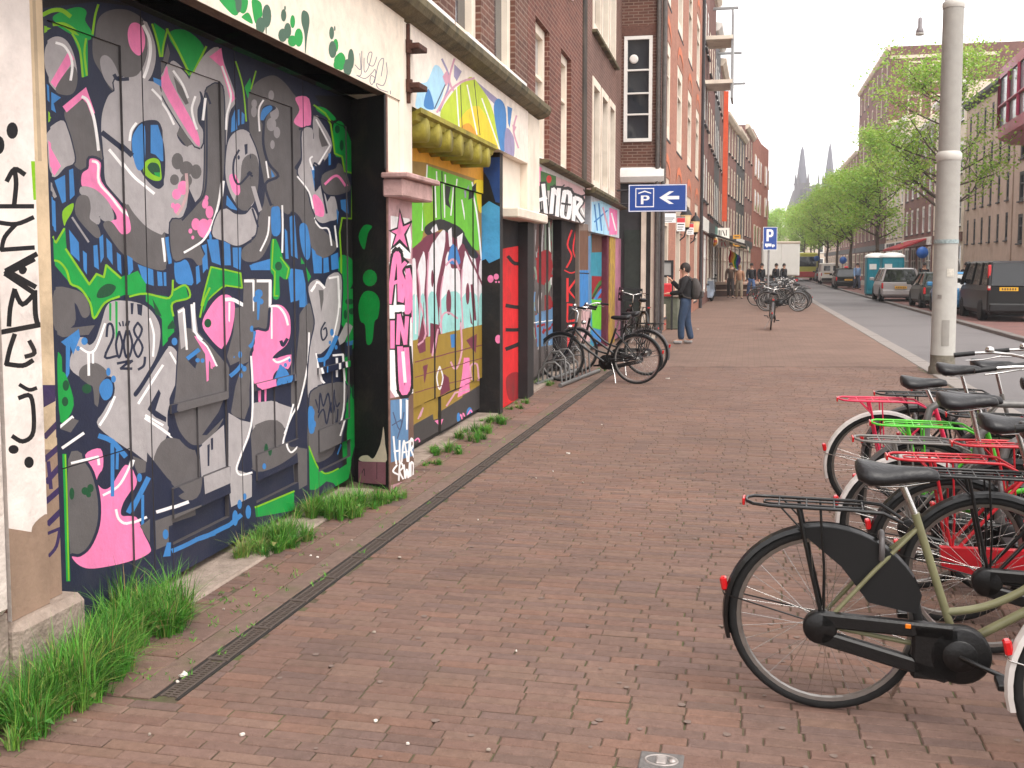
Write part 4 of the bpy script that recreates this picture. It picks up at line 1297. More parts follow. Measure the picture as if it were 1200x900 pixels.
DOOR3 = '''
Y DR*5.5 147,618 141,650 143,681
Y LG*3.7 128,686 134,717 129,748
Y SB*4.7 162,457 169,479 166,502
Y SB*5.9 211,565 218,585 212,604
Y MG*3.1 181,377 175,424 181,472
Y BRD*3.6 173,488 168,515 171,542
Y MG*5.0 187,648 185,662 188,677
Y BK*6.0 164,668 161,692 159,717
Y BK*3.2 169,303 165,324 171,345
Y DR*5.6 210,429 208,457 209,485
Y DKG*2.4 161,554 168,592 164,630
Y LG*3.7 134,550 130,593 132,636
Y SB*2.1 141,613 143,668 143,722
Y SB*4.4 111,547 108,580 111,612
Y SB*3.0 168,681 167,695 169,708
Y SB*5.4 139,439 135,465 143,491
Y DR*3.2 116,623 112,677 120,731
Y BRD*2.4 131,367 128,398 129,429
Y DR*2.3 194,470 198,519 191,567
Y PG*4.1 166,401 161,447 170,493
Y BRD*5.2 195,365 192,390 190,414
Y SB*4.5 136,615 133,640 137,664
Y PG*5.8 109,459 115,480 115,501
Y BK*2.1 151,680 151,731 155,783
Y BK*5.4 185,685 191,721 191,756
Y DKG*5.7 118,390 124,404 123,418
Y DR*4.0 167,295 163,340 161,384
Y BRD*3.4 162,312 158,363 167,414
Y BK*2.5 156,611 162,638 151,666
Y DR*5.3 131,402 123,453 132,503
Y LG*4.5 197,310 198,335 192,359
Y DR*2.2 140,626 132,675 139,724
Y PG*3.3 109,582 106,617 107,651
Y BK*6.0 174,531 173,558 170,586
Y MG*2.7 105,586 103,633 107,679
Y MG*5.5 189,446 182,492 190,539
Y BK*3.8 186,419 182,472 187,525
Y BK*2.5 179,319 172,350 177,380
Y BRD*3.9 209,519 203,569 212,618
Y BRD*4.9 176,654 177,700 171,746
Y BK*2.2 168,292 161,311 163,329
Y BRD*2.1 199,363 193,377 199,390
Y BRD*2.1 180,407 184,432 180,457
Y DKG*2.2 182,334 179,378 182,422
Y BK*3.8 194,389 197,409 199,430
Y DKG*3.7 132,536 125,588 132,641
Y DR*3.7 209,459 210,504 210,548
Y BK*5.6 204,571 198,590 199,609
Y PG*4.3 185,666 191,700 181,735
Y BK*5.4 185,350 186,385 189,419
Y MG*4.3 177,641 173,678 173,716
Y DR*4.3 107,487 103,515 107,544
Y MG*2.8 197,462 199,504 202,546
Y BRD*5.4 175,301 173,356 178,411
Y BK*4.6 208,482 212,504 203,526
Y LG*2.5 128,394 130,445 130,495
Y PG*3.3 109,673 108,693 112,712
Y LG*2.1 114,328 113,376 117,424
Y BK*3.9 141,302 136,329 142,355
Y BRD*5.5 207,450 200,486 206,522
Y DKG*5.8 152,506 150,529 155,553
Y LG*2.4 186,411 193,452 184,494
Y DKG*3.4 166,506 169,546 168,587
Y DR*2.7 166,365 172,405 167,444
Y SB*4.6 118,672 121,691 117,709
Y DR*4.8 137,367 131,400 133,433
Y BRD*3.1 164,526 162,555 169,584
Y DKG*3.4 110,497 107,520 108,543
Y BRD*2.6 163,606 164,634 165,661
Y BK*4.3 165,663 168,680 164,698
Y PG! 150,300 165,300 170,520 155,560
Y PG! 175,300 205,320 205,640 185,600
Y LG*5 140,310 130,480
Y WH*3 160,320 168,520
Y WH*3 190,330 186,500
Y DR 120,420 160,400 180,460 150,520 120,500
Y DR 150,560 190,600 190,680 160,700
Y SB! 110,630 180,600 200,640 190,730 120,740
Y DR*8 115,430 175,440 120,470 180,490
Y DR*8 120,670 150,660 140,690 180,660
Y WH*3! 105,655 205,640
Y BRD! 118,300 140,305 125,420 112,400
'''
PC['BRD'] = (90, 64, 60)
pieces = []
sh3 = empty('shutter', FL.p(5.4, -.3, 0) - wloc(H2), parent=H2)
for k in range(9):
    a = 5.40 + k * .30; pieces.append(('slat', a, a + .27, .12, 2.42, 0 if k % 2 else -.03, sh3))
paint(fz(-.20), to_face(-.20), parse(DOOR3, TILES), pieces, (92, 84, 82), M_paintd, side=.06)
KDF = '''
Y RD*6 240,330 225,380 240,420 222,460
Y RD*5 255,330 245,400 262,440
Y RD*8! 225,500 225,580
Y RD*8! 262,495 228,540 265,580
Y RD*8 225,590 262,600 262,640 225,650
Y RD*6! 226,590 224,650
Y RD*8! 228,665 228,740
Y RD*8! 228,668 262,660
Y RD*7! 228,700 255,695
Y RD*4 215,470 240,480 268,465
'''
paint(fz(-.10), to_face(-.10), parse(KDF, TILES), [('side_panel', 8.10, 9.55, .08, 2.42, 0, H2, (30, 24, 26))], PC['BK'], M_paintd, side=.3)
plain(FL, H2, 'door_backing', [((5.3, -.6, 0), (10.4, -.27, 2.45))], M_black)
plain(FL, H2, 'threshold', [((5.36, -.4, -.02), (10.4, -.05, .03))], M_conc)
P34 = '''
Y BL! 268,470 298,470 300,590 268,600
Y BRN! 268,330 300,330 300,468 268,468
Y RS! 275,600 312,590 312,720 272,720
Y SB! 298,350 316,350 316,610 298,600
Y BK*4 268,480 300,482
'''
PC['BRN'] = (108, 76, 60)
paint(fz(-.04), to_face(-.04), parse(P34, TILES), [('pier', 9.58, 11.08, .0, 2.42, 0, H2, (126, 110, 100))], PC['BRN'], M_paintd, side=.3)
# ---------------------------------------------------------------- third house: brown brick, triple windows
H3 = empty('brick_house', FL.p(13, 0, 0), label='brown brick house with tall triple cream windows above a pale blue graffiti fascia', cat='building', group='brick houses along the left pavement')
plain(FL, H3, 'back_wall', [((10.46, -6, 0), (16.2, -.62, 3)), ((10.46, -6, 3), (16.2, -.42, 14.5))], M_dim)
OP3 = []
for zz0, zz1 in ((3.12, 5.12), (5.95, 7.95), (8.7, 10.6)):
    for a in (11.15, 12.45, 13.75): OP3.append((a, a + 1.12, zz0, zz1))
mb = MB(); wall_open(mb, FL, 10.45, 16.2, 2.93, 14.4, -.04, OP3, .14)
M_brown2 = brickmat('brown_brick_flat', (118, 86, 76), (104, 74, 66), (132, 112, 102), FL, .22, .065, .008, .35, var=.22); mb.build('wall', M_brown2, H3)
for o in OP3: window(FL, H3, o, -.02, fw=.14, cols=1, rows=(), fd=.14, proud=.02, sill=True, sillm=M_gutter)
solid(FL, H3, 'soot_streak', (10.02, -.3, 3.1), (10.448, -.03, 13.6), mat('sooty_render', (74, 64, 56), .9, .3, 5, .5, 20, tint=(34, 30, 28), tscale=2, tamt=.9), .02)
FASC4 = '''
Y PB! 310,230 350,225 380,245 375,345 310,345
Y BL*5 320,240 330,330
Y BL*5 335,235 345,330
Y BL*5 320,300 365,260
Y PK! 372,250 400,260 400,345 372,345
Y LP*6 350,250 370,330
Y WH*5 380,270 395,330
'''
paint(fz(0), to_face(0), parse(FASC4, TILES), [('fascia', 10.75, 15.6, 2.30, 2.94, 0, H3, (196, 198, 204))], PC['PW'], M_paintd, side=.3)
led = MB(); extr(led, FL, [(-.06, 2.93), (.14, 2.955), (.16, 2.985), (-.06, 3.02)], 10.2, 15.9); led.build('ledge', M_gutter, H3)
DOOR4 = '''
Y BRN! 310,340 375,340 375,408 310,408
Y DR! 310,490 375,490 375,560 310,575
Y FO*12 318,560 340,515 372,500
Y BL*10 318,580 345,540 374,530
Y BK*4 312,570 340,525 372,512
Y AP! 310,572 372,572 370,672 312,672
Y BK*4 318,600 345,590 360,640
Y BL! 310,675 372,675 372,725 310,725
'''
paint(fz(-.16), to_face(-.16), parse(DOOR4, TILES), [('door', 11.12, 13.7, .1, 2.3, 0, H3, (52, 136, 156))], PC['TE'], M_paintd, side=.3)
plain(FL, H3, 'door_frame', [((13.72, -.4, 0), (14.05, -.05, 2.3))], mat('maroon_paint', (96, 34, 52), .6, .2, 8))
plain(FL, H3, 'pier', [((14.06, -.4, 0), (15.1, -.03, 2.3))], mat('ochre_paint', (176, 140, 60), .7, .3, 6, .3, 40, tint=(120, 96, 84), tscale=4, tamt=.8))
P5 = '''
Y PW! 420,300 456,310 456,530 424,530
Y LP*5! 432,310 430,540
Y LP*5! 444,315 446,560
Y MR*4! 438,320 440,540
Y LV! 424,540 456,540 456,640 424,640
'''
paint(fz(-.03), to_face(-.03), parse(P5, TILES), [('shutter', 15.1, 17.1, .05, 2.3, 0, H3, (180, 120, 140))], PC['LP'], M_paintd, side=.3)
# ================================================================ bicycles
M_tyre = mat('tyre_rubber', (22, 21, 21), .8, .15, 40, .15, 120)
M_rim = mat('steel_rim', (150, 146, 142), .35, .1, 30, metal=.9)
M_chrome = mat('chrome', (205, 203, 200), .22, .06, 30, metal=1.0)
M_bblack = mat('black_enamel', (15, 15, 16), .34, .15, 20, coat=.2, tint=(56, 50, 46), tscale=14, tamt=.2)
M_bplast = mat('black_plastic', (17, 16, 17), .42, .12, 30, .1, 90)
M_sad = mat('saddle_leather', (30, 29, 31), .38, .12, 25, .15, 70)
M_lens = mat('red_lens', (196, 24, 30), .2, .05, 30, coat=.6)
M_amber = mat('amber_reflector', (224, 120, 20), .25, .05, 30, coat=.4)
M_skirt = mat('skirt_guard', (15, 14, 15), .7, .1, 20)
M_greyrub = mat('grey_mudguard', (88, 84, 84), .4, .12, 15, tint=(60, 52, 46), tscale=8, tamt=.3)
M_wguard = mat('white_mudguard', (206, 200, 196), .4, .06, 15, tint=(130, 116, 104), tscale=7, tamt=.4)
def arc(c, r, a0, a1, n): return [(c[0] + r * math.cos(R(a0 + (a1 - a0) * i / n)), 0, c[1] + r * math.sin(R(a0 + (a1 - a0) * i / n))) for i in range(n + 1)]
def wheel(parent, x, z, r=.355, name='wheel', spk=36, hi=True):
    w_ = MB(); n = 48 if hi else 24
    tyre = MB(); tyre.tube([(x + (r - .018) * math.cos(2 * math.pi * i / n), 0, z + (r - .018) * math.sin(2 * math.pi * i / n)) for i in range(n)], .019, 8 if hi else 6, closed=True)
    t = tyre.build(name, M_tyre, parent)
    rim = MB(); rim.smooth = True
    for i in range(n):
        a, b = 2 * math.pi * i / n, 2 * math.pi * (i + 1) / n
        def P(an, rr, y): return (x + rr * math.cos(an), y, z + rr * math.sin(an))
        pr = [(r - .030, .012), (r - .046, .010), (r - .050, 0), (r - .046, -.010), (r - .030, -.012)]
        for (r0, y0), (r1, y1) in zip(pr, pr[1:]): rim.quad(P(a, r0, y0), P(a, r1, y1), P(b, r1, y1), P(b, r0, y0))
    rim.build('rim', M_rim, t)
    sp = MB(); ns = spk
    for i in range(ns):
        a = 2 * math.pi * i / ns; sd_ = 1 if i % 2 else -1; tw = R(62) * (1 if (i // 2) % 2 else -1)
        sp.tube([(x + .022 * math.cos(a + tw), sd_ * .03, z + .022 * math.sin(a + tw)), (x + (r - .045) * math.cos(a), 0, z + (r - .045) * math.sin(a))], .0013, 3, cap=False)
    sp.build('spokes', M_chrome, t)
    hb = MB(); hb.lathe([(.008, -.055), (.012, -.05), (.03, -.035), (.03, -.028), (.018, -.02), (.018, .02), (.03, .028), (.03, .035), (.012, .05), (.008, .055)], 12, Matrix.Translation((x, 0, z)), 'y')
    hb.build('hub', M_rim, t)
    return t
def mudguard(parent, x, z, a0, a1, m, r=.378, w_=.027, n=22):
    mb = MB(); mb.smooth = True
    pr = [(-w_, -.022), (-w_ * .8, -.006), (0, 0), (w_ * .8, -.006), (w_, -.022)]
    for i in range(n):
        t0, t1 = R(a0 + (a1 - a0) * i / n), R(a0 + (a1 - a0) * (i + 1) / n)
        for (y0, d0), (y1, d1) in zip(pr, pr[1:]):
            mb.quad((x + (r + d0) * math.cos(t0), y0, z + (r + d0) * math.sin(t0)), (x + (r + d0) * math.cos(t1), y0, z + (r + d0) * math.sin(t1)), (x + (r + d1) * math.cos(t1), y1, z + (r + d1) * math.sin(t1)), (x + (r + d1) * math.cos(t0), y1, z + (r + d1) * math.sin(t0)))
    return mb.build('mudguard', m, parent)
def saddle(parent, x, z, m, tilt=0):
    """lofted saddle: broad sprung rear, narrow nose"""
    mb = MB(); mb.smooth = True
    secs = [(-.150, .030, .010, .055), (-.140, .085, .028, .045), (-.100, .105, .034, .035), (-.050, .095, .030, .03), (.0, .062, .026, .03), (.05, .038, .024, .032), (.10, .028, .022, .034), (.135, .022, .016, .03), (.145, .010, .006, .024)]
    N = 14; V = []
    for (dx, w_, h, up) in secs:
        for k in range(N):
            a = 2 * math.pi * k / N; yy = w_ * math.cos(a); zz = h * math.sin(a)
            if zz < 0: zz *= 1.5
            V.append((x + dx, yy, z + zz + up - .03 + dx * tilt - .010 * (yy / max(w_, .01)) ** 2))
    fs = [tuple(range(N))[::-1], tuple((len(secs) - 1) * N + k for k in range(N))]
    for i in range(len(secs) - 1):
        for k in range(N): fs.append((i * N + k, i * N + (k + 1) % N, (i + 1) * N + (k + 1) % N, (i + 1) * N + k))
    mb.add(V, fs); o = recalc(mb.build('saddle', m, parent))
    sp = MB()
    for sy in (-1, 1):
        sp.tube([(x + .11, 0, z - .03), (x + .02, sy * .02, z - .045), (x - .06, sy * .045, z - .045), (x - .12, sy * .06, z - .02)], .004, 6)
        sp.tube([(x - .10 + .012 * math.cos(a), sy * .05 + .012 * math.sin(a), z - .045 + a * .0022) for a in [k * .7 for k in range(28)]], .003, 5)
    sp.build('saddle_spring', M_chrome, o)
    return o
def bike(name, label, frame, guard=None, carrier=None, step=True, saddle_z=.95, bar=True, chaincase='full', skirt=False, tail=True, group=None, grip=None, hi=True, crate=False, cat_='bicycle', bar_mat=None, back=0.0, light_on_guard=True):
    guard = guard or M_bblack; carrier = carrier or M_bblack
    t = empty(name, label=label, cat=cat_, group=group)
    RA = (0, .355); FA = (1.13, .355); BB = (.475, .295); ST = (.315, .79); HB = (.975, .60); HT = (.905, .87)
    fr = MB(); r1 = .0155
    fr.tube([(BB[0], 0, BB[1]), (ST[0], 0, ST[1])], r1, 10)
    fr.tube([(HB[0], 0, HB[1]), (HT[0], 0, HT[1])], .019, 10)
    def lerp(a, b, q): return (a[0] + (b[0] - a[0]) * q, 0, a[1] + (b[1] - a[1]) * q)
    fr.tube([(BB[0], 0, BB[1]), lerp(HB, HT, .12)], .017, 10)
    if step:
        a = lerp(BB, ST, .26); b = lerp(HB, HT, .62)
        fr.tube([(a[0] + (b[0] - a[0]) * q, 0, a[2] + (b[2] - a[2]) * q - .085 * math.sin(math.pi * q) * (1 - .3 * q)) for q in [k / 12 for k in range(13)]], .0145, 10)
    else:
        fr.tube([lerp(BB, ST, .95), lerp(HB, HT, .88)], .0145, 10)
    for sy in (-1, 1):
        fr.tube([(RA[0], sy * .058, RA[1]), (.36, sy * .05, .306), (BB[0], sy * .02, BB[1])], .0095, 8)
        fr.tube([(RA[0], sy * .058, RA[1]), (.17, sy * .052, .57), lerp(BB, ST, .90)], .0085, 8)
    fr.lathe([(.021, -.04), (.021, .04)], 12, Matrix.Translation((BB[0], 0, BB[1])), 'y')
    fr.build('frame', frame, t)
    fk = MB()
    for sy in (-1, 1):
        fk.tube([(.98, sy * .045, .60), (1.02, sy * .052, .48), (1.07, sy * .054, .40), (FA[0], sy * .056, FA[1])], [.013, .012, .010, .008], 8)
    fk.tube([(.98, -.048, .602), (.98, .048, .602)], .014, 8); fk.build('fork', frame, t)
    sps = MB(); sps.tube([lerp(BB, ST, .95), (.27, 0, saddle_z - .05)], .0125, 10); sps.build('seat_post', M_chrome, t)
    wheel(t, *RA, hi=hi); wheel(t, *FA, hi=hi)
    mudguard(t, *RA, 32, 196, guard); mudguard(t, *FA, -25 + 0, 128, guard)
    for x_, a_ in ((0, 168), (1.13, -18)):
        stays = MB(); stays.tube([(x_, -.062, .355), (x_ + .378 * math.cos(R(a_)), -.026, .355 + .37 * math.sin(R(a_))), (x_ + .385 * math.cos(R(a_)), 0, .355 + .385 * math.sin(R(a_))), (x_ + .378 * math.cos(R(a_)), .026, .355 + .37 * math.sin(R(a_))), (x_, .062, .355)], .0032, 5); stays.build('mudguard_stay', M_bblack if guard is not M_wguard else M_chrome, t)
    # carrier: looped rails, cross bars, legs to the axle
    c = MB(); z = .795
    loop = [(.27, .035, z - .035), (.20, .06, z + .004), (.10, .068, z + .01), (-.20, .068, z + .01), (-.262, .058, z + .012), (-.288, .03, z + .014), (-.292, 0, z + .014)]
    c.tube(loop + [(x_, -y_, z_) for x_, y_, z_ in loop[-2::-1]], .0066, 7)
    inner = [(.14, .026, z + .009), (-.20, .026, z + .009), (-.225, .015, z + .009), (-.225, -.015, z + .009), (-.20, -.026, z + .009), (.14, -.026, z + .009)]
    c.tube(inner, .0042, 6)
    for x_ in (.13, .03, -.07, -.17): c.tube([(x_, .068, z + .008), (x_, -.068, z + .008)], .004, 6)
    for sy in (-1, 1):
        c.tube([(0, sy * .066, .36), (-.045, sy * .07, .55), (-.10, sy * .067, z + .008)], .0075, 7)
        c.tube([(0, sy * .066, .36), (.0, sy * .07, .55), (-.02, sy * .067, z + .008)], .005, 6)
        c.tube([(-.085, sy * .068, .72), (-.16, sy * .068, .80)], .004, 5)
    c.build('carrier', carrier, t)
    saddle(t, .25, saddle_z, M_sad)
    if chaincase == 'full':
        cc = MB(); cc.smooth = False; y0, y1 = -.095, -.055
        cc.lathe([(0, y0), (.098, y0), (.108, y0 + .008), (.108, y1), (0, y1)], 28, Matrix.Translation((BB[0], 0, BB[1])), 'y')
        cc.bbox((.31, y0, .192), (BB[0], y1, .402), .012)
        cc.lathe([(.0, y0 - .007), (.055, y0 - .007), (.06, y0 - .001)], 24, Matrix.Translation((BB[0], 0, BB[1])), 'y')
        cc.lathe([(0, y0), (.055, y0), (.062, y0 + .008), (.062, y1), (0, y1)], 20, Matrix.Translation((-.012, 0, .352)), 'y')
        for (p, q) in (((-.012, .385), (.455, .375)), ((-.012, .318), (.44, .212))):
            d_ = Vector((q[0] - p[0], 0, q[1] - p[1])); l = d_.length; an = math.atan2(d_.z, d_.x)
            cc.bbox((0, y0, -.028), (l, y1, .028), .008, Matrix.Translation((p[0], 0, p[1])) @ Matrix.Rotation(-an, 4, 'Y'))
        recalc(cc.build('chain_case', M_bplast if chaincase == 'full' else frame, t))
        rf = MB(); rf.bbox((.285, -.1005, .385), (.305, -.094, .402), .002); rf.build('reflector', M_amber, t)
    elif chaincase:
        cc = MB(); cc.prism([(-.05, .30), (-.06, .40), (.46, .40), (.58, .35), (.58, .25), (.46, .19)], -.095, -.06, lambda a, b, h: (a, h, b)); recalc(cc.build('chain_case', chaincase, t))
    cr = MB()
    for sy, a in ((-1, -20), (1, 160)):
        p0 = (BB[0], sy * .10, BB[1]); p1 = (BB[0] + .165 * math.cos(R(a)), sy * .115, BB[1] + .165 * math.sin(R(a)))
        cr.tube([(BB[0], 0, BB[1]), p0, p1], .009, 7)
    crank = cr.build('crank', M_bblack, t)
    for sy, a in ((-1, -20), (1, 160)):
        p1 = (BB[0] + .165 * math.cos(R(a)), sy * .115, BB[1] + .165 * math.sin(R(a)))
        pd = MB(); pd.bbox((p1[0] - .045, min(p1[1], p1[1] + sy * .09), p1[2] - .012), (p1[0] + .045, max(p1[1], p1[1] + sy * .09), p1[2] + .012), .004); recalc(pd.build('pedal', M_bplast, crank))
    if bar:
        h = MB()
        h.tube([(.905, 0, .86), (.885, 0, 1.0), (.90, 0, 1.03), (.93, 0, 1.04)], .012, 8)
        side = [(.93, .0, 1.04), (.955, .06, 1.05), (.95, .14, 1.07), (.92 - back * .4, .225, 1.085), (.87 - back * .7, .27, 1.09), (.79 - back, .285, 1.08), (.70 - back, .29, 1.065)]
        h.tube(side, .011, 8); h.tube([(a, -b, c_) for a, b, c_ in side], .011, 8)
        hb_ = h.build('handlebar', bar_mat or M_chrome, t)
        for sy in (-1, 1):
            g = MB(); g.tube([(.82 - back, sy * .281, 1.082), (.69 - back, sy * .29, 1.064)], [.016, .017], 8); g.build('grip', M_bplast, hb_)
            bl = MB(); bl.tube([(.90 - back * .6, sy * .245, 1.07), (.86 - back, sy * .235, 1.045), (.76 - back, sy * .255, 1.035)], .005, 6); bl.build('brake_lever', M_chrome, hb_)
        be = MB(); be.lathe([(.0, 0), (.028, 0), (.03, .012), (.024, .026), (.01, .033), (0, .034)], 14, Matrix.Translation((.87 - back * .8, .262, 1.10))); be.build('bell', M_chrome, hb_)
        cb = MB(); cb.tube([(.93, .1, 1.05), (1.0, .09, .98), (1.0, .05, .80), (.985, .02, .66)], .003, 5); cb.tube([(.93, -.1, 1.05), (1.01, -.07, .95), (.99, -.03, .75), (.93, -.02, .58), (.7, -.02, .42)], .003, 5); cb.build('cable', M_bplast, hb_)
        hl = MB(); hl.lathe([(0, -.05), (.022, -.04), (.034, 0), (.036, .02), (0, .024)], 14, Matrix.Translation((1.015, 0, .80)), 'x'); hl.build('headlight', M_chrome, t)
    if tail:
        a = R(163); tl = MB(); tl.bbox((-.016, -.016, -.026), (.010, .016, .026), .006, Matrix.Translation((.386 * math.cos(a), 0, .355 + .386 * math.sin(a))) @ Matrix.Rotation(R(-12), 4, 'Y')); recalc(tl.build('tail_light', M_lens, t))
        tl = MB(); tl.bbox((-.306, -.026, z - .006), (-.296, .026, z + .022), .003); recalc(tl.build('rear_reflector', M_lens, t))
    if skirt:
        for sy in (-1, 1):
            s_ = MB(); P = [(.10, .345 + .08)] + [(.345 * math.cos(R(a)), .355 + .345 * math.sin(R(a))) for a in range(18, 120, 8)]
            P = [(.33, .42)] + [(.372 * math.cos(R(a)), .355 + .372 * math.sin(R(a))) for a in range(22, 112, 6)] + [(.06, .58), (.16, .45)]
            s_.add([(a, sy * .04, b) for a, b in P], [tuple(range(len(P)))]); s_.add([(a, sy * .038, b) for a, b in P], [tuple(range(len(P)))[::-1]]); s_.build('skirt_guard', M_skirt, t)
    lk = MB(); lk.tube([(.20 + .0 * k, .05 * math.cos(R(k)), .655 + .055 * math.sin(R(k))) for k in range(-40, 221, 20)], .011, 7); lk.build('ring_lock', M_greyrub, t)
    ks = MB(); ks.tube([(.36, .04, .28), (.30, .10, .12), (.27, .16, .008)], .008, 6); ks.build('kickstand', M_chrome, t)
    if crate:
        cr_ = MB(); x0, x1, y0, y1, z0, z1 = .98, 1.30, -.22, .22, .92, 1.16
        for zz in (z0, (z0 + z1) / 2, z1):
            for p, q in (((x0, y0), (x1, y0)), ((x1, y0), (x1, y1)), ((x1, y1), (x0, y1)), ((x0, y1), (x0, y0))): cr_.box((min(p[0], q[0]) - .006, min(p[1], q[1]) - .006, zz - .03), (max(p[0], q[0]) + .006, max(p[1], q[1]) + .006, zz + .03))
        cr_.box((x0, y0, z0 - .01), (x1, y1, z0))
        for x_ in (x0, (x0 + x1) / 2, x1):
            for y_ in (y0, y1): cr_.box((x_ - .015, y_ - .007, z0), (x_ + .015, y_ + .007, z1))
        cr_.build('crate', M_bplast, t)
        fc = MB()
        for sy in (-1, 1): fc.tube([(1.13, sy * .07, .36), (1.1, sy * .1, .92)], .008, 6)
        fc.build('front_carrier', M_bblack, t)
    return t
def put(b, u, v, head, lean=0.0, x=None, y=None):
    p = gp(u, v) if x is None else Vector((x, y, 0)); b.location = p; b.rotation_euler = (lean, 0, head); return b
HD = math.atan2(-KR, 1)
M_olive = mat('olive_enamel', (116, 114, 84), .42, .10, 14, coat=.15, tint=(80, 70, 54), tscale=10, tamt=.35)
M_redf = mat('red_enamel', (186, 30, 42), .38, .10, 14, coat=.2, tint=(120, 30, 34), tscale=8, tamt=.4)
M_pinkf = mat('crimson_enamel', (206, 40, 76), .38, .10, 14, coat=.2)
M_greenf = mat('lime_enamel', (86, 190, 48), .4, .10, 14, coat=.2)
M_greyf = mat('grey_enamel', (112, 108, 104), .4, .12, 14, coat=.1)
M_greenb = mat('green_enamel', (40, 150, 80), .4, .1, 14)
RG = 'bicycles parked in the row beside the kerb'
put(bike('bicycle', 'olive green step-through bicycle with black chain case and black skirt guard', M_olive, M_bblack, M_bblack, skirt=True, saddle_z=.94), 962, 829, HD - R(3), R(3))
put(bike('bicycle', 'bicycle with scuffed white mudguard and red tail light, mostly cut off beside the olive one', M_bblack, M_wguard, M_bblack, chaincase='full'), 1318, 930, HD, R(4))
put(bike('bicycle', 'black bicycle with a black carrier standing next to the olive one', M_bblack, M_bblack, M_bblack, saddle_z=1.0), 1152, 765, HD - R(2), R(4))
put(bike('bicycle', 'red bicycle with red carrier and a long red chain case', M_redf, M_bblack, M_redf, step=False, chaincase=M_redf, saddle_z=.98), 1108, 728, HD + R(2), R(5))
put(bike('bicycle', 'grey bicycle with white rear mudguard and plain steel carrier', M_greyf, M_wguard, M_greyf, saddle_z=1.02), 1063, 690, HD + R(1), R(5))
put(bike('bicycle', 'bicycle with a bright lime green frame and carrier', M_greenf, M_greyrub, M_greenf, saddle_z=.96), 1078, 655, HD - R(2), R(6))
put(bike('bicycle', 'bicycle with crimson carrier and a silver and crimson rear mudguard', M_pinkf, M_wguard, M_pinkf, saddle_z=.93, back=.2), 1030, 604, HD + R(2), R(5))
put(bike('bicycle', 'black bicycle with high chrome handlebars beside the crimson-carrier bicycle', M_bblack, M_greyrub, M_bblack, saddle_z=.99, back=.2), 1072, 592, HD - R(1), R(5))
put(bike('bicycle', 'dark bicycle with chrome bars, farthest in the row, half hidden by its neighbours', M_greyf, M_greyrub, M_bblack, saddle_z=1.0, back=.15), 1112, 585, HD + R(4), R(5))
put(bike('bicycle', 'second red bicycle wedged in behind the long red chain case', M_redf, M_bblack, M_redf, saddle_z=.97, back=.1), 1178, 700, HD + R(3), R(4))
put(bike('bicycle', 'black gents bicycle at the road side of the lime green one', M_bblack, M_bblack, M_bblack, step=False, saddle_z=1.0, back=.1), 1165, 640, HD - R(4), R(4))
# staple stands between them
M_galv = mat('galvanised_steel', (118, 116, 114), .5, .12, 20, metal=.5)
stand = MB(); stand.tube([(0, 0, -.05), (0, 0, .70), (.02, 0, .78), (.08, 0, .82), (.95, 0, .82), (1.01, 0, .78), (1.03, 0, .70), (1.03, 0, -.05)], .024, 10)
stand = stand.build('bike_stand', M_galv); tag(stand, 'galvanised steel hoop stand among the row of bicycles by the kerb', 'bike stand', 'hoop stands in the bicycle row')
for i, (u, v) in enumerate(((1082, 618), (1140, 668), (1168, 700))):
    o = stand if i == 0 else copy_tree(stand); o.location = gp(u, v); o.rotation_euler = (0, 0, HD)
# left: bicycles at the wall rack
put(bike('bicycle', 'black bicycle with its front wheel in the metal rack by the graffiti wall', M_bblack, M_bblack, M_bblack, hi=True), 746, 450, R(161), R(3))
put(bike('bicycle', 'dark bicycle with grey mudguards standing just behind the black one in the rack', M_bblack, M_greyrub, M_bblack, hi=True), 757, 440, R(157), R(-2))
put(bike('bicycle', 'black bicycle with a plastic crate on the front, near the plinth', M_bblack, M_bblack, M_bblack, crate=True, hi=False), 752, 404, R(100), R(4))
put(bike('bicycle', 'bicycle with a green frame and white mudguard leaning by the plinth', M_greenb, M_wguard, M_bblack, hi=False), 764, 392, R(118), R(-5))
put(bike('bicycle', 'lone bicycle parked in the open pavement, seen from behind', M_bblack, M_greyrub, M_bblack, hi=False), 903, 387, R(76), R(4))
# wall rack: base rail with bent hoops
rk = empty('bike_rack', gp(672, 450), label='low galvanised bicycle rack with bent hoops holding the front wheels', cat='bike rack')
a0 = gp(662, 452); b0 = gp(700, 437); dv = (b0 - a0).normalized(); up_ = Vector((0, 0, 1)); pn = Vector((-dv.y, dv.x, 0))
mb = MB(); mb.tube([a0 - dv * .25 + up_ * .03, b0 + dv * .1 + up_ * .03], .03, 8); mb.tube([a0 - dv * .25 + up_ * .03 + pn * .35, b0 + dv * .1 + up_ * .03 + pn * .35], .03, 8); mb.build('base_rail', M_galv, rk)
for k in range(8):
    q = a0 + dv * (k * .22 - .15); m2 = MB(); hgt = .48 if k % 2 else .34
    m2.tube([q + up_ * .03, q + up_ * hgt * .8 + pn * .02, q + up_ * hgt + pn * .10, q + up_ * hgt * .97 + pn * .22, q + up_ * hgt * .6 + pn * .34, q + up_ * .03 + pn * .35], .014, 7); m2.build('hoop', M_galv, rk)
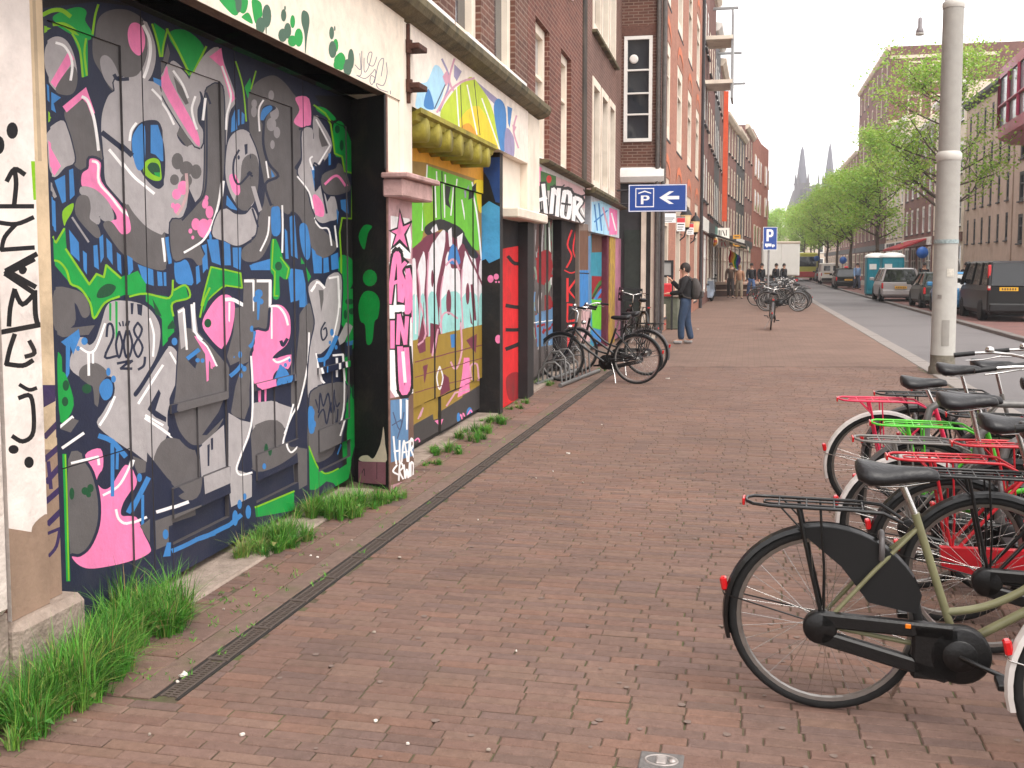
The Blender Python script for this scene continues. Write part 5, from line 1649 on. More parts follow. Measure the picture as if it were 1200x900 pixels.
# far cluster
proto_b = bike('bicycle', 'black bicycle with grey mudguards in the crowded cluster beside the road', M_bblack, M_greyrub, M_bblack, hi=False, group='bicycles crowded beside the road')
proto_c = bike('bicycle', 'grey bicycle with black mudguards in the crowded cluster beside the road', M_greyf, M_bblack, M_bblack, hi=False, group='bicycles crowded beside the road')
rb = random.Random(5); spots = []
for k in range(13):
    y = 38.6 + k * .85; x = kx(y) - 2.25 + rb.uniform(-.35, .25); spots.append((x, y))
for i, (x, y) in enumerate(spots):
    o = (proto_b if i == 0 else proto_c if i == 1 else copy_tree(proto_b if rb.random() < .6 else proto_c))
    h = HD + rb.uniform(-.22, .22)
    if i % 3 == 2: h += math.pi; x += 1.3
    o.location = (x, y, 0); o.rotation_euler = (rb.uniform(-.1, .12), 0, h)
# ================================================================ far left houses
M_orange = brickmat('orange_brick', (178, 124, 104), (162, 110, 92), (160, 120, 104), FL, .22, .065, .008, .3, var=.12)
M_dkred = brickmat('dark_red_brick', (120, 80, 72), (102, 68, 62), (116, 88, 80), FL, .22, .065, .008, .3, var=.18)
M_mauve = brickmat('mauve_brick', (136, 96, 88), (120, 84, 78), (124, 102, 96), FL, .22, .065, .008, .3, var=.18)
M_tan = mat('tan_render', (186, 162, 146), .85, .08, 3, .2, 30, tint=(146, 118, 98), tscale=.8, tamt=.5)
M_pale = mat('pale_render', (214, 198, 180), .85, .07, 3, .2, 30, tint=(170, 150, 130), tscale=.8, tamt=.5)
M_dgrey = mat('dark_grey_paint', (62, 60, 62), .6, .15, 6)
M_steel = mat('grey_steel', (150, 150, 150), .5, .1, 12, metal=.2)
M_zinc = mat('zinc_pipe', (92, 86, 82), .6, .2, 12)
M_rooftile = mat('roof_tiles', (110, 84, 78), .85, .2, 20, .4, 40)
# the house with the projecting side wall
FO = Fr(Vector((FL.p(16.2, 0, 0).x, FL.p(16.2, 0, 0).y)), d=FL.nn)
H4 = empty('brick_house', FO.p(.4, 0, 0), label='brown brick house stepping forward, with a tall white window in its side wall', cat='building', group='brick houses along the left pavement')
mb = MB(); OPW = [(.02, .66, 4.50, 6.86)]
wall_open(mb, FO, -.06, .86, 3.7, 13.5, 0, OPW, .12); mb.quad(FO.p(.86, 0, 3.7), FO.p(.86, -2.2, 3.7), FO.p(.86, -2.2, 13.5), FO.p(.86, 0, 13.5)); mb.quad(FO.p(-.06, 0, 13.5), FO.p(.86, 0, 13.5), FO.p(.86, -2.2, 13.5), FO.p(-.06, -2.2, 13.5)); mb.build('wall', M_brown, H4)
window(FO, H4, OPW[0], .03, fw=.075, mw=.035, rows=(.26, .46, .68), m_frame=M_white, sill=False, fd=.12)
mb = MB(); mb.lathe([(0, 0), (.10, 0), (.10, .03), (.07, .035), (0, .035)], 20, Matrix.Translation(FO.p(.24, .0, 6.35)) @ Matrix.Rotation(math.atan2(FO.nn.y, FO.nn.x), 4, 'Z') @ Matrix.Rotation(R(90), 4, 'Y')); mb.build('fan_vent', M_white, H4)
solid(FO, H4, 'soldier_course', (-.055, -.02, 6.87), (.86, .012, 7.10), mat('dark_brick', (104, 72, 62), .9, .2, 20, .3, 60), .01)
mb = MB(); extr(mb, FO, [(0, 3.56), (.10, 3.58), (.16, 3.70), (.12, 3.86), (0, 3.92)], -.1, .95); mb.build('cornice', M_white, H4)
plain(FO, H4, 'ground_floor', [((-.1, -2.2, 0), (.80, -.10, 3.6))], M_dgrey)
plain(FO, H4, 'door', [((.05, -.09, .1), (.42, -.05, 2.5))], mat('green_black_door', (48, 56, 50), .6, .2, 8))
plain(FO, H4, 'door_post', [((.44, -.1, 0), (.55, .0, 3.5))], M_cream); plain(FO, H4, 'door_post', [((.66, -.1, 0), (.78, .02, 3.5))], M_cream)
for a in (.80, .93):
    mb = MB(); mb.tube([FO.p(a, .06, .2), FO.p(a, .06, 13)], .05, 8); mb.build('downpipe', M_zinc, H4)
def arched(mb, fr, a0, a1, z, n, m=0):
    """arched brick lintel over an opening"""
    mid = (a0 + a1) / 2; hw = (a1 - a0) / 2; V = []
    for i in range(9):
        t = math.pi * i / 8; V.append((mid - hw * math.cos(t), z + hw * .42 * math.sin(t)))
    for (p, q) in zip(V, V[1:]): mb.add([fr.p(p[0], n, p[1]), fr.p(q[0], n, q[1]), fr.p(q[0], n, q[1] + .22), fr.p(p[0], n, p[1] + .22)], [(0, 1, 2, 3)])
FE = Fr((4.65, 30.09), .238)
H5 = empty('brick_house', FE.p(3, 0, 0), label='orange brick house with arched window heads and tall cream window frames', cat='building', group='brick houses along the left pavement')
OP5 = []
for a in (-3.75, .45, 4.75, 9.0):
    for z0, z1 in ((.35, 3.95), (4.95, 7.4), (8.35, 10.8)): OP5.append((a - .25, a + 1.75, z0, z1))
mb = MB(); wall_open(mb, FE, -5.0, 11.85, 0, 14, 0, OP5, .22); mb.quad(FE.p(-5, 0, 0), FE.p(-5, -2, 0), FE.p(-5, -2, 14), FE.p(-5, 0, 14)); mb.build('wall', M_orange, H5)
plain(FE, H5, 'back_wall', [((-5, -6, 0), (11.85, -.35, 14))], M_dim)
for o in OP5: mb = MB(); arched(mb, FE, o[0] - .05, o[1] + .05, o[3] - .05, .012); mb.build('arch_bricks', mat('bright_orange_brick', (206, 118, 84), .85, .15, 14, .2, 60), H5)
for o in OP5: window(FE, H5, o, -.015, fw=.32, rows=(.66,), fd=.16, proud=-.03, m_frame=M_pale if o[2] < 1 else M_cream, sillm=M_dgrey)
mb = MB(); mb.tube([FE.p(11.75, .08, 0), FE.p(11.75, .08, 14)], .06, 8); mb.build('downpipe', M_dgrey, H5)
def house(fr, s0, s1, H, wallm, label, nwin, floors, z0=4.0, fh=3.1, ww=1.1, wh=1.9, frame=None, shop=None, group='brick houses along the left pavement', depth=9, roof=None, name='brick_house', ground=3.6, gl=None, cat_='building', setback=0, gwin=True):
    t = empty(name, fr.p((s0 + s1) / 2, 0, 0), label=label, cat=cat_, group=group)
    ops = []; W = s1 - s0
    for f in range(floors):
        for k in range(nwin):
            c = s0 + W * (k + .5) / nwin; zz = z0 + f * fh; ops.append((c - ww / 2, c + ww / 2, zz, zz + wh))
    if gwin:
        for k in range(max(2, nwin - 1)):
            c = s0 + W * (k + .5) / max(2, nwin - 1); ops.append((c - W / (max(2, nwin - 1)) * .36, c + W / (max(2, nwin - 1)) * .36, .5, ground - .6))
    n = -setback
    mb = MB(); wall_open(mb, fr, s0, s1, 0, H, n, ops, .18)
    for s_ in (s0, s1): mb.quad(fr.p(s_, n, 0), fr.p(s_, n - depth, 0), fr.p(s_, n - depth, H), fr.p(s_, n, H))
    mb.quad(fr.p(s0, n, H), fr.p(s1, n, H), fr.p(s1, n - depth, H), fr.p(s0, n - depth, H)); mb.quad(fr.p(s0, n - depth, 0), fr.p(s1, n - depth, 0), fr.p(s1, n - depth, H), fr.p(s0, n - depth, H))
    mb.build('wall', wallm, t)
    bk = MB(); bk.quad(fr.p(s0, n - .3, 0), fr.p(s1, n - .3, 0), fr.p(s1, n - .3, H), fr.p(s0, n - .3, H)); bk.build('room_backing', M_dim, t)
    for o in ops: window(fr, t, o, n - .015, fw=.16, mw=.07, rows=(.6,), cols=2 if o[1] - o[0] > 1.3 else 1, fd=.1, m_frame=frame or M_cream, sill=o[2] > 1, sillm=M_dgrey)
    mb = MB(); extr(mb, fr, [(n, H - .35), (n + .12, H - .32), (n + .3, H - .12), (n + .32, H + .05), (n, H + .08)], s0, s1); mb.build('cornice', frame or M_cream, t)
    if roof:
        mb = MB(); mb.add([fr.p(s0, n, H), fr.p(s1, n, H), fr.p(s1, n - depth * .5, H + roof), fr.p(s0, n - depth * .5, H + roof)], [(0, 1, 2, 3)])
        mb.add([fr.p(s0, n, H), fr.p(s0, n - depth * .5, H + roof), fr.p(s0, n - depth, H)], [(0, 1, 2)]); mb.build('roof', M_rooftile, t)
    if shop:
        mb = MB(); mb.box((s0 + .1, n + .005, ground - .5), (s1 - .1, n + .10, ground + .05), fr=fr); recalc(mb.build('shop_fascia', shop, t))
    return t
house(FE, 11.9, 17.4, 15.6, M_mauve, 'narrow mauve brick house with white cornices and small upper balconies', 3, 4, frame=M_white, shop=M_white, z0=4.4)
house(FE, 17.45, 23.5, 14.6, M_dkred, 'dark red brick house with grey hoist beams under the roof', 3, 3, frame=M_cream, shop=M_dgrey)
house(FE, 23.55, 29.6, 13.6, M_dgrey, 'dark grey house behind the tall orange banner', 3, 3, frame=M_white, shop=mat('teal_shop', (70, 120, 110), .6))
house(FE, 29.65, 37.5, 13.0, M_dkred, 'red brick house with a white cornice beyond the orange banner', 3, 3, frame=M_pale, shop=M_white)
FG = Fr(tuple(FE.p(37.55, 0, 0))[:2], .298)
house(FG, 0, 9, 11.2, M_mauve, 'mauve brick house with a pitched tiled roof far down the street', 4, 3, fh=2.7, z0=3.6, roof=2.2, frame=M_pale, shop=M_dgrey)
house(FG, 9.05, 17, 11.4, M_dgrey, 'sooty dark house with pale frames far down the street', 3, 3, fh=2.7, z0=3.6, frame=M_pale, shop=M_white)
house(FG, 17.05, 26, 12.6, M_mauve, 'mauve brick house with flat roof far down the street', 3, 3, frame=M_pale, shop=M_dgrey)
# rounded brick corner building at the end
t = empty('brick_house', FG.p(40, 0, 0), label='orange-red brick corner building with a rounded top at the end of the row', cat='building', group='brick houses along the left pavement')
mb = MB(); mb.smooth = False
rp_ = [(26.1, -9), (26.1, 0), (38, 0.0), (44, .4), (48, -.6), (50, -3), (50.5, -9)]
for (a, b) in zip(rp_, rp_[1:]): mb.quad(FG.p(*a, 0), FG.p(*b, 0), FG.p(*b, 13.4), FG.p(*a, 13.4))
mb.add([FG.p(*a, 13.4) for a in rp_], [tuple(range(len(rp_)))]); mb.build('wall', brickmat('far_orange_brick', (164, 104, 86), (146, 88, 74), (140, 100, 90), FG, .22, .065, .006, .1, var=.12), t)
for f in range(3):
    for a in (28.5, 32.5, 36.5, 41, 46):
        n_ = .03 if a < 40 else .3; mb = MB(); mb.box((a, n_ - .1, 3.4 + f * 3.1), (a + 1.5, n_ + .05, 5.3 + f * 3.1), fr=FG); w_ = mb.build('window', M_pale, t)
        g = MB(); g.quad(FG.p(a + .15, n_ + .06, 3.55 + f * 3.1), FG.p(a + 1.35, n_ + .06, 3.55 + f * 3.1), FG.p(a + 1.35, n_ + .06, 5.15 + f * 3.1), FG.p(a + .15, n_ + .06, 5.15 + f * 3.1)); g.build('pane', M_glass, w_)
# hoist beams, balcony and banner on the left
def hoist(fr, s, z, L, m): solid(fr, None, 'hoist_beam', (s - .09, 0, z - .12), (s + .09, L, z + .12), m, .01)
for fr, s, z, L, lab in ((FE, 13.2, 14.4, 1.1, 'slim grey hoist beam jutting from the mauve house below its roof'), (FE, 20.5, 13.6, 1.15, 'pale hoist beam jutting from the dark red brick house'), (FE, 26.5, 12.7, 1.2, 'slim hoist beam jutting from the dark grey house'), (FE, 33, 12.2, 1.3, 'hoist beam on the last red house before the bend')):
    o = MB(); o.bbox((s - .06, -.2, z - .06), (s + .06, L, z + .06), .012, fr=fr); o = recalc(o.build('hoist_beam', M_steel, None, fr.p(s, 0, z))); tag(o, lab, 'beam', 'hoist beams on the old houses')
bal = empty('balcony', FE.p(15.5, 0, 9), label='boxy pale balcony with a tall grey screen on the mauve brick house', cat='balcony')
plain(FE, bal, 'deck', [((14.6, 0, 9.2), (16.6, 1.1, 9.35))], M_cream); plain(FE, bal, 'deck', [((14.6, 0, 11.0), (16.6, 1.1, 11.15))], M_cream)
plain(FE, bal, 'screen', [((14.7, 1.02, 8.6), (16.5, 1.10, 12.2))], M_steel)
o = MB(); o.box((24.2, .40, 3.9), (24.26, .64, 10.4), fr=FE); o = recalc(o.build('banner', mat('orange_fabric', (226, 92, 56), .7, .08, 4), None, FE.p(24.2, 0, 4))); tag(o, 'tall narrow orange banner hanging from the dark grey house', 'banner')
# lamps, boards and signs along the left
def board(name, fr_, a0, a1, z0, z1, label, cat_, base, shapes=None, n=.0, group=None, th=.04, frame=None, glossy=True):
    """flat sign: painted face towards the camera"""
    t = empty(name, fr_.p((a0 + a1) / 2, n, z0), label=label, cat=cat_, group=group)
    def f3(a, b, d): return fr_.p(a, n + d, b)
    paint(lambda u, v: (u, v), f3, shapes or [], [('face', a0, a1, z0, z1, 0, t, base)], base, attrmat('sign_enamel', .35, .03, 5, .02, 60, 0.05, .5), side=th)
    bk = MB(); bk.quad(fr_.p(a0, n - th, z0), fr_.p(a1, n - th, z0), fr_.p(a1, n - th, z1), fr_.p(a0, n - th, z1)); bk.build('back', M_steel, t)
    return t
def norm(shapes, a0, a1, z0, z1):
    return [(c, [[(a0 + x * (a1 - a0), z1 - y * (z1 - z0)) for x, y in P] for P in ps]) for c, ps in shapes]
PC['SW'] = (244, 244, 246); PC['SBL'] = (28, 70, 150); PC['SR'] = (206, 40, 50); PC['SK'] = (40, 40, 44)
ID = dict(I=(0, 0, 1.0))
PSIGN = parse('''
I SW! .005,.012 .995,.012 .995,.988 .005,.988
I SBL! .02,.04 .98,.04 .98,.96 .02,.96
I SW! .12,.13 .44,.13 .44,.83 .12,.83
I SBL! .135,.165 .425,.165 .425,.795 .135,.795
I SW! .17,.30 .28,.22 .39,.30 .39,.345 .28,.27 .17,.345
I SW! .215,.40 .32,.40 .352,.43 .365,.49 .352,.55 .32,.58 .26,.58 .26,.72 .215,.72
I SBL! .26,.445 .305,.445 .32,.49 .305,.535 .26,.535
I SW! .53,.49 .70,.26 .78,.26 .66,.43 .87,.43 .87,.555 .66,.555 .78,.72 .70,.72
''', ID)
FS = Fr(tuple(FL.p(15.4, 0, 0))[:2], d=FL.nn)
sgn = board('parking_sign', FS, .22, 1.50, 2.87, 3.47, 'blue parking garage sign with white P symbol and left arrow fixed to the facades', 'sign', (28, 70, 150), norm(PSIGN, .22, 1.50, 2.87, 3.47))
mb = MB(); mb.tube([FS.p(-.2, -.06, 3.05), FS.p(1.2, -.06, 3.05)], .02, 8); mb.tube([FS.p(-.2, -.06, 3.35), FS.p(1.2, -.06, 3.35)], .02, 8); mb.build('bracket', M_dgrey, sgn)
def small_board(u0, u1, v0, v1, y, label, base, sh, name='shop_sign', cat_='sign', group=None):
    p = gp(u0, 400); q0 = ray(u0, v1); q1 = ray(u1, v0); t0 = y / q0.y; t1 = y / q1.y
    fr_ = Fr((q0.x * t0, y), d=(1, 0)); W_ = q1.x * t1 - q0.x * t0; z0 = CAMH + q0.z * t0; z1 = CAMH + q1.z * t1
    return board(name, fr_, 0, W_, z0, z1, label, cat_, base, norm(parse(sh, ID), 0, W_, z0, z1), group=group), fr_, W_, z0, z1
SALE = '''
I SR! .02,.02 .98,.02 .98,.36 .02,.36
I SK! .10,.46 .9,.46 .9,.54 .10,.54
I SK! .10,.66 .8,.66 .8,.72 .10,.72
I SK! .10,.82 .7,.82 .7,.88 .10,.88
'''
def wallarm(t, fr_, W_, z, wall): 
    mb = MB(); mb.tube([fr_.p(W_, -.03, z), fr_.p(-wall, -.03, z)], .018, 6); mb.build('arm', M_dgrey, t)
for u0, u1, v0, v1, y, lab, sh in ((777, 792, 250, 261, 26.5, 'white letting board with dark lettering under the blue parking sign', SALE.replace('SR!', 'SW!')), (793, 803, 255, 271, 31, 'red and white letting board under the nearer wall lantern', SALE), (805, 813, 262, 275, 35, 'red and white letting board under the farther wall lantern', SALE)):
    b_, f_, W_, z0, z1 = small_board(u0, u1, v0, v1, y, lab, (238, 238, 238), sh, 'letting_board', 'board', 'letting boards on the orange house'); wallarm(b_, f_, W_, z1 + .02, .35)
def lantern(u, v, y, label):
    r_ = ray(u, v); t_ = y / r_.y; p = Vector((r_.x * t_, y, CAMH + r_.z * t_)); l = empty('wall_lantern', p, label=label, cat='lantern', group='wall lanterns on the orange house')
    mb = MB(); mb.lathe([(.02, -.28), (.10, -.26), (.15, .10)], 6, Matrix.Translation(p)); mb.build('lamp_glass', emat('lamp_glow', (236, 200, 150), .22), l)
    mb = MB(); mb.lathe([(.19, .10), (.17, .14), (.10, .26), (.03, .32), (.03, .40), (0, .42)], 6, Matrix.Translation(p)); mb.build('lamp_cap', M_black, l); mb = MB(); mb.lathe([(.0, -.36), (.05, -.34), (.12, -.27)], 6, Matrix.Translation(p)); mb.build('lamp_base', M_black, l)
    mb = MB(); mb.tube([p + Vector((0, 0, -.34)), p + Vector((-.05, 0, -.55)), p + Vector((-.3, 0, -.75)), p + Vector((-.75, 0, -.70))], .025, 6); mb.tube([p + Vector((-.75, 0, -.7)), p + Vector((-.4, 0, -.45)), p + Vector((-.1, 0, -.5))], .015, 6); mb.build('bracket', M_black, l)
lantern(804, 256, 32, 'black wall lantern with a glowing lamp, nearer to the blue sign'); lantern(815, 263, 36.5, 'black wall lantern with a glowing lamp, farther along the orange house')
small_board(840, 855, 267, 290, 56, 'white vertical shop sign with blurred dark lettering', (240, 234, 226), '''
I SK! .12,.12 .22,.12 .22,.40 .12,.40
I SK*.07! .32,.15 .32,.38
I SK*.07! .46,.14 .62,.38
I SK*.07! .75,.12 .75,.38
I SR*.06! .30,.52 .42,.66
I SK*.06! .55,.50 .70,.66
I SR*.07! .40,.75 .40,.92
I SR*.07! .60,.75 .68,.92
''')
r_ = ray(835, 283); t_ = 54 / r_.y; p = Vector((r_.x * t_, 54, CAMH + r_.z * t_))
o = empty('round_sign', p, label='round amber beer sign with a white rim hanging by the white shop sign', cat='sign')
mb = MB(); mb.lathe([(0, -.06), (.29, -.06), (.29, .06), (0, .06)], 24, Matrix.Translation(p), 'y'); mb.build('rim', M_pale, o)
mb = MB(); mb.lathe([(0, -.075), (.24, -.075), (.24, -.05)], 24, Matrix.Translation(p), 'y'); mb.build('face', mat('amber_face', (206, 140, 52), .4, .08, 4), o)
mb = MB(); mb.box((p.x - .2, p.y - .085, p.z - .05), (p.x + .2, p.y - .074, p.z + .07)); mb.build('lettering', mat('red_lettering', (150, 40, 36), .5), o)
# P sign with lorry on a post
r0 = ray(902, 300); tt = 40 / r0.y; px_ = r0.x * tt
ps, f_, W_, z0, z1 = small_board(894, 911, 266, 293, 40, 'blue square parking sign with white P and lorry symbol on a grey post', (28, 70, 150), '''
I SW! .0,.0 1,.0 1,1 .0,1
I SBL! .03,.02 .97,.02 .97,.98 .03,.98
I SW! .24,.10 .58,.10 .70,.16 .74,.27 .70,.38 .58,.44 .40,.44 .40,.62 .24,.62
I SBL! .40,.20 .54,.20 .58,.27 .54,.34 .40,.34
I SW! .15,.72 .60,.72 .60,.84 .15,.84
I SW! .64,.76 .80,.76 .86,.84 .64,.84
I SW@ .28,.86,.05,.03 .70,.86,.05,.03
''', 'parking_sign')
mb = MB(); mb.tube([f_.p(W_ * .45, -.08, -.05), f_.p(W_ * .45, -.08, z1)], .038, 10); mb.build('post', M_steel, ps)
# rainbow flag, awnings
fl = MB(); fc = [(200, 40, 40), (230, 130, 40), (230, 210, 50), (40, 150, 70), (50, 80, 170), (110, 50, 130)]
r_ = ray(862, 302); t_ = 57 / r_.y; p0 = Vector((r_.x * t_, 57, CAMH + r_.z * t_))
for i in range(6):
    for j in range(6):
        def FP(a, b): return p0 + Vector((-.35 + a * .10 + .04 * math.sin(b * 1.3), .05 * math.sin(a * 1.5 + b * .7), .45 - b * .14 - a * .06))
        fl.col = lin(fc[i]); fl.quad(FP(i, j), FP(i + 1, j), FP(i + 1, j + 1), FP(i, j + 1))
fo = empty('rainbow_flag', p0, label='rainbow striped flag hanging over the cafe terrace', cat='flag'); fl.build('cloth', attrmat('flag_cloth', .8, .06, 6, .05, 40), fo)
mb = MB(); mb.tube([p0 + Vector((-1.5, .1, 1.3)), p0 + Vector((.6, 0, .3))], .025, 6); mb.build('pole', M_pale, fo)
for s_, lab, mm in ((21, 'dark canvas awning over the first cafe front', M_dgrey), (27, 'pale canvas awning next to the rainbow flag', M_pale), (33, 'green canvas awning farther down the terrace', mat('green_canvas', (70, 110, 84), .8))):
    o = MB(); extr(o, FE, [(.02, 3.2), (1.7, 2.65), (1.7, 2.45), (1.68, 2.45), (1.68, 2.62), (.02, 3.15)], s_ - 2, s_ + 2.4); o = o.build('awning', mm, None, FE.p(s_, 0, 2.6)); tag(o, lab, 'awning', 'awnings over the shopfronts')
# terrace wall / planter box behind the walkers
pl_ = empty('terrace_planter', (12.4, 57.2, 0), label='long low wooden terrace box with a pale rim behind the walkers', cat='planter')
mb = MB(); mb.bbox((10.6, 57, 0), (14.0, 57.9, .62), .03); recalc(mb.build('box', mat('brown_wood', (84, 62, 54), .8, .2, 6), pl_))
mb = MB(); mb.bbox((10.5, 56.9, .62), (14.1, 58.0, .78), .03); recalc(mb.build('rim', M_tan, pl_))
mb = MB(); mb.bbox((10.55, 56.95, .30), (14.05, 57.0, .36), .01); recalc(mb.build('rail', M_tan, pl_))
for v0, v1, lab in ((275, 280, 'upper small orange-yellow hanging sign by the terrace'), (284, 289, 'lower small orange-yellow hanging sign by the terrace')):
    small_board(859, 868, v0, v1, 60, lab, (224, 160, 60), 'I SK! .2,.4 .8,.4 .8,.6 .2,.6', 'hanging_sign', 'sign')
# ================================================================ right side
FR = Fr((kx(60, 9.6), 60), KR, left=False)
def ys(y): return FR.at(kx(y, 9.6), y)[0]
RGp = 'buildings across the road'
house(FR, ys(50.5), ys(61.5), 10.9, M_tan, 'tan block with rows of narrow upright windows across the road', 6, 4, z0=2.9, fh=1.95, ww=.55, wh=1.35, frame=M_dgrey, group=RGp, name='office_building', gwin=False, depth=12)
b0 = house(FR, ys(36), ys(50.2), 9.9, M_tan, 'tan office block with a glazed magenta bay at its top', 5, 3, z0=2.7, fh=1.95, ww=.9, wh=1.35, frame=M_dgrey, group=RGp, name='office_building', gwin=False, depth=12)
M_mag = mat('magenta_metal', (168, 44, 84), .4, .08, 5)
bay = MB(); bp_ = [(ys(46.5), 0), (ys(46.0), 1.2), (ys(43.6), 2.2), (ys(38), 2.4), (ys(37), 0)]
def ring(mb, P, z0, z1):
    for (a, b) in zip(P, P[1:]): mb.quad(FR.p(*a, z0), FR.p(*b, z0), FR.p(*b, z1), FR.p(*a, z1))
ring(bay, bp_, 6.9, 7.35); ring(bay, bp_, 9.35, 9.75)
bay.add([FR.p(*a, 6.9) for a in bp_], [tuple(range(5))]); bay.add([FR.p(*a, 9.75) for a in bp_], [tuple(range(5))])
for i, (a, b) in enumerate(zip(bp_, bp_[1:])):
    n_ = 3
    for k in range(n_ + 1):
        q = (a[0] + (b[0] - a[0]) * k / n_, a[1] + (b[1] - a[1]) * k / n_); bay.tube([FR.p(*q, 7.35), FR.p(*q, 9.35)], .07, 6)
    bay.tube([FR.p(*a, 8.2), FR.p(*b, 8.2)], .06, 6)
bay.build('bay_frame', M_mag, b0)
g = MB(); ring(g, [(a, b - .06 if b > 0 else b) for a, b in bp_], 7.35, 9.35); g.build('bay_glass', glassmat('pale_glass', (150, 156, 166), .15), b0)
house(FR, ys(61.8), ys(72), 12.4, M_pale, 'pale rendered house with brown shopfront behind the nearest tree', 4, 3, group=RGp, frame=M_white, shop=mat('brown_shop', (110, 76, 64), .7), name='town_house')
r4 = house(FR, ys(72.3), ys(85.5), 11.6, M_mauve, 'brown house with white trim and a red awning across the road', 5, 3, group=RGp, frame=M_white, shop=M_white, name='town_house', fh=2.7)
r3 = house(FR, ys(85.8), ys(97), 13.6, M_pale, 'cream hotel front with a lettered sign band above the ground floor', 4, 4, group=RGp, frame=M_white, shop=M_white, name='town_house', fh=2.7)
lt = MB(); a = ys(86.5)
for k, wdt in enumerate([.5, .45, .5, .4, 0, .5, .5, .45, .5, .35, .5, .5]):
    if wdt: 
        lt.box((a, .105, 3.25), (a + .12, .13, 3.55), fr=FR); lt.box((a + wdt - .12, .105, 3.25), (a + wdt, .13, 3.55), fr=FR)
        lt.box((a + .125, .105, 3.42 if k % 2 else 3.25), (a + wdt - .125, .13, 3.55 if k % 2 else 3.32), fr=FR)
    a += .78
lt.build('sign_lettering', M_dgrey, r3)
o = MB(); extr(o, FR, [(.02, 3.6), (1.9, 2.9), (1.9, 2.75), (1.86, 2.75), (.02, 3.5)], ys(74), ys(83)); o = o.build('awning', mat('red_canvas', (176, 44, 50), .8), None, FR.p(ys(78), 0, 3)); tag(o, 'long red awning over the brown house across the road', 'awning', 'awnings over the shopfronts')
rt_ = house(FR, ys(97.3), ys(124), 21.5, M_dkred, 'tall dark brick block rising above its neighbours across the road', 7, 6, group=RGp, frame=M_pale, shop=M_dgrey, depth=14, name='apartment_block', z0=4.2, fh=2.9)
house(FR, ys(124.5), ys(146), 15, M_mauve, 'brown brick row far down the other side of the road', 6, 4, group=RGp, frame=M_pale, shop=M_dgrey, name='town_house')
house(FR, ys(146.5), ys(176), 13, M_tan, 'tan rendered row at the far end of the other side', 8, 3, group=RGp, frame=M_pale, shop=M_dgrey, name='town_house')
house(Fr((kx(205), 205), d=(1, -.1), left=True), -9, 16, 9, M_pale, 'pale low building closing the end of the street', 7, 2, group=RGp, frame=M_white, name='town_house')
FGb = Fr(tuple(FR.p(ys(97.3), 0, 0))[:2], d=-FR.nn, left=True)
for a in (1.6, 3.6, 5.4):
    for z in (15.2, 18.2): window(FGb, rt_, (a, a + 1.2, z, z + 1.9), .05, fw=.14, rows=(.6,), fd=.1, m_frame=M_pale, sillm=M_pale)
for z in (14.6, 20.4): plain(FGb, rt_, 'stone_band', [((.0, .0, z), (9, .06, z + .28))], M_pale)
# ================================================================ church with two spires
M_church = mat('church_stone', (84, 75, 80), .9, .1, .3, .1, 3)
M_spire = mat('spire_slate', (88, 86, 98), .8, .08, .3)
CH = empty('church', (130, 452, 0), label='distant neo-gothic church with two slender spires at the end of the street', cat='church')
for u, zt in ((940.5, 171), (973, 167)):
    r_ = ray(u, zt); t_ = 450 / r_.y; cx, zt_ = r_.x * t_, CAMH + r_.z * t_
    mb = MB(); mb.box((cx - 2.5, 447.5, 0), (cx + 2.5, 452.5, 36)); mb.box((cx - 2.8, 447.2, 25), (cx + 2.8, 452.8, 25.6)); mb.box((cx - 2.8, 447.2, 35.6), (cx + 2.8, 452.8, 36.3))
    for dx in (-1, 1):
        for dy in (-1, 1): mb.lathe([(.5, 36), (.5, 38), (0, 41)], 6, Matrix.Translation((cx + dx * 2.1, 450 + dy * 2.1, 0)))
    tw = mb.build('tower', M_church, CH)
    mb = MB(); mb.lathe([(2.4, 36.2), (1.7, 42), (.75, 50), (.1, zt_), (0, zt_ + .2)], 8, Matrix.Translation((cx, 450, 0))); mb.build('spire', M_spire, CH)
    mb = MB()
    for z in (16, 27.5): mb.box((cx - 1.4, 447.3, z), (cx - .3, 447.6, z + 6)); mb.box((cx + .3, 447.3, z), (cx + 1.4, 447.6, z + 6))
    mb.build('belfry_opening', M_dim, CH)
ca = ray(940.5, 300).x / ray(940.5, 300).y * 450; cb_ = ray(973, 300).x / ray(973, 300).y * 450; cm = (ca + cb_) / 2
mb = MB(); mb.prism([(ca + 2.5, 0), (cb_ - 2.5, 0), (cb_ - 2.5, 25), (cm, 36), (ca + 2.5, 25)], 449, 490, lambda a, b, h: (a, h, b)); mb.lathe([(.5, 35), (.3, 38), (0, 41)], 6, Matrix.Translation((cm, 449.3, 0))); mb.build('nave', M_church, CH)
mb = MB(); mb.lathe([(0, 0), (2.2, 0), (2.2, .2), (0, .2)], 16, Matrix.Translation((cm, 448.9, 24)) @ Matrix.Rotation(R(90), 4, 'X')); mb.build('rose_window', M_dim, CH)
# ================================================================ street things
def pxy(u, v, y):
    r_ = ray(u, v); t_ = y / r_.y; return Vector((r_.x * t_, y, CAMH + r_.z * t_))
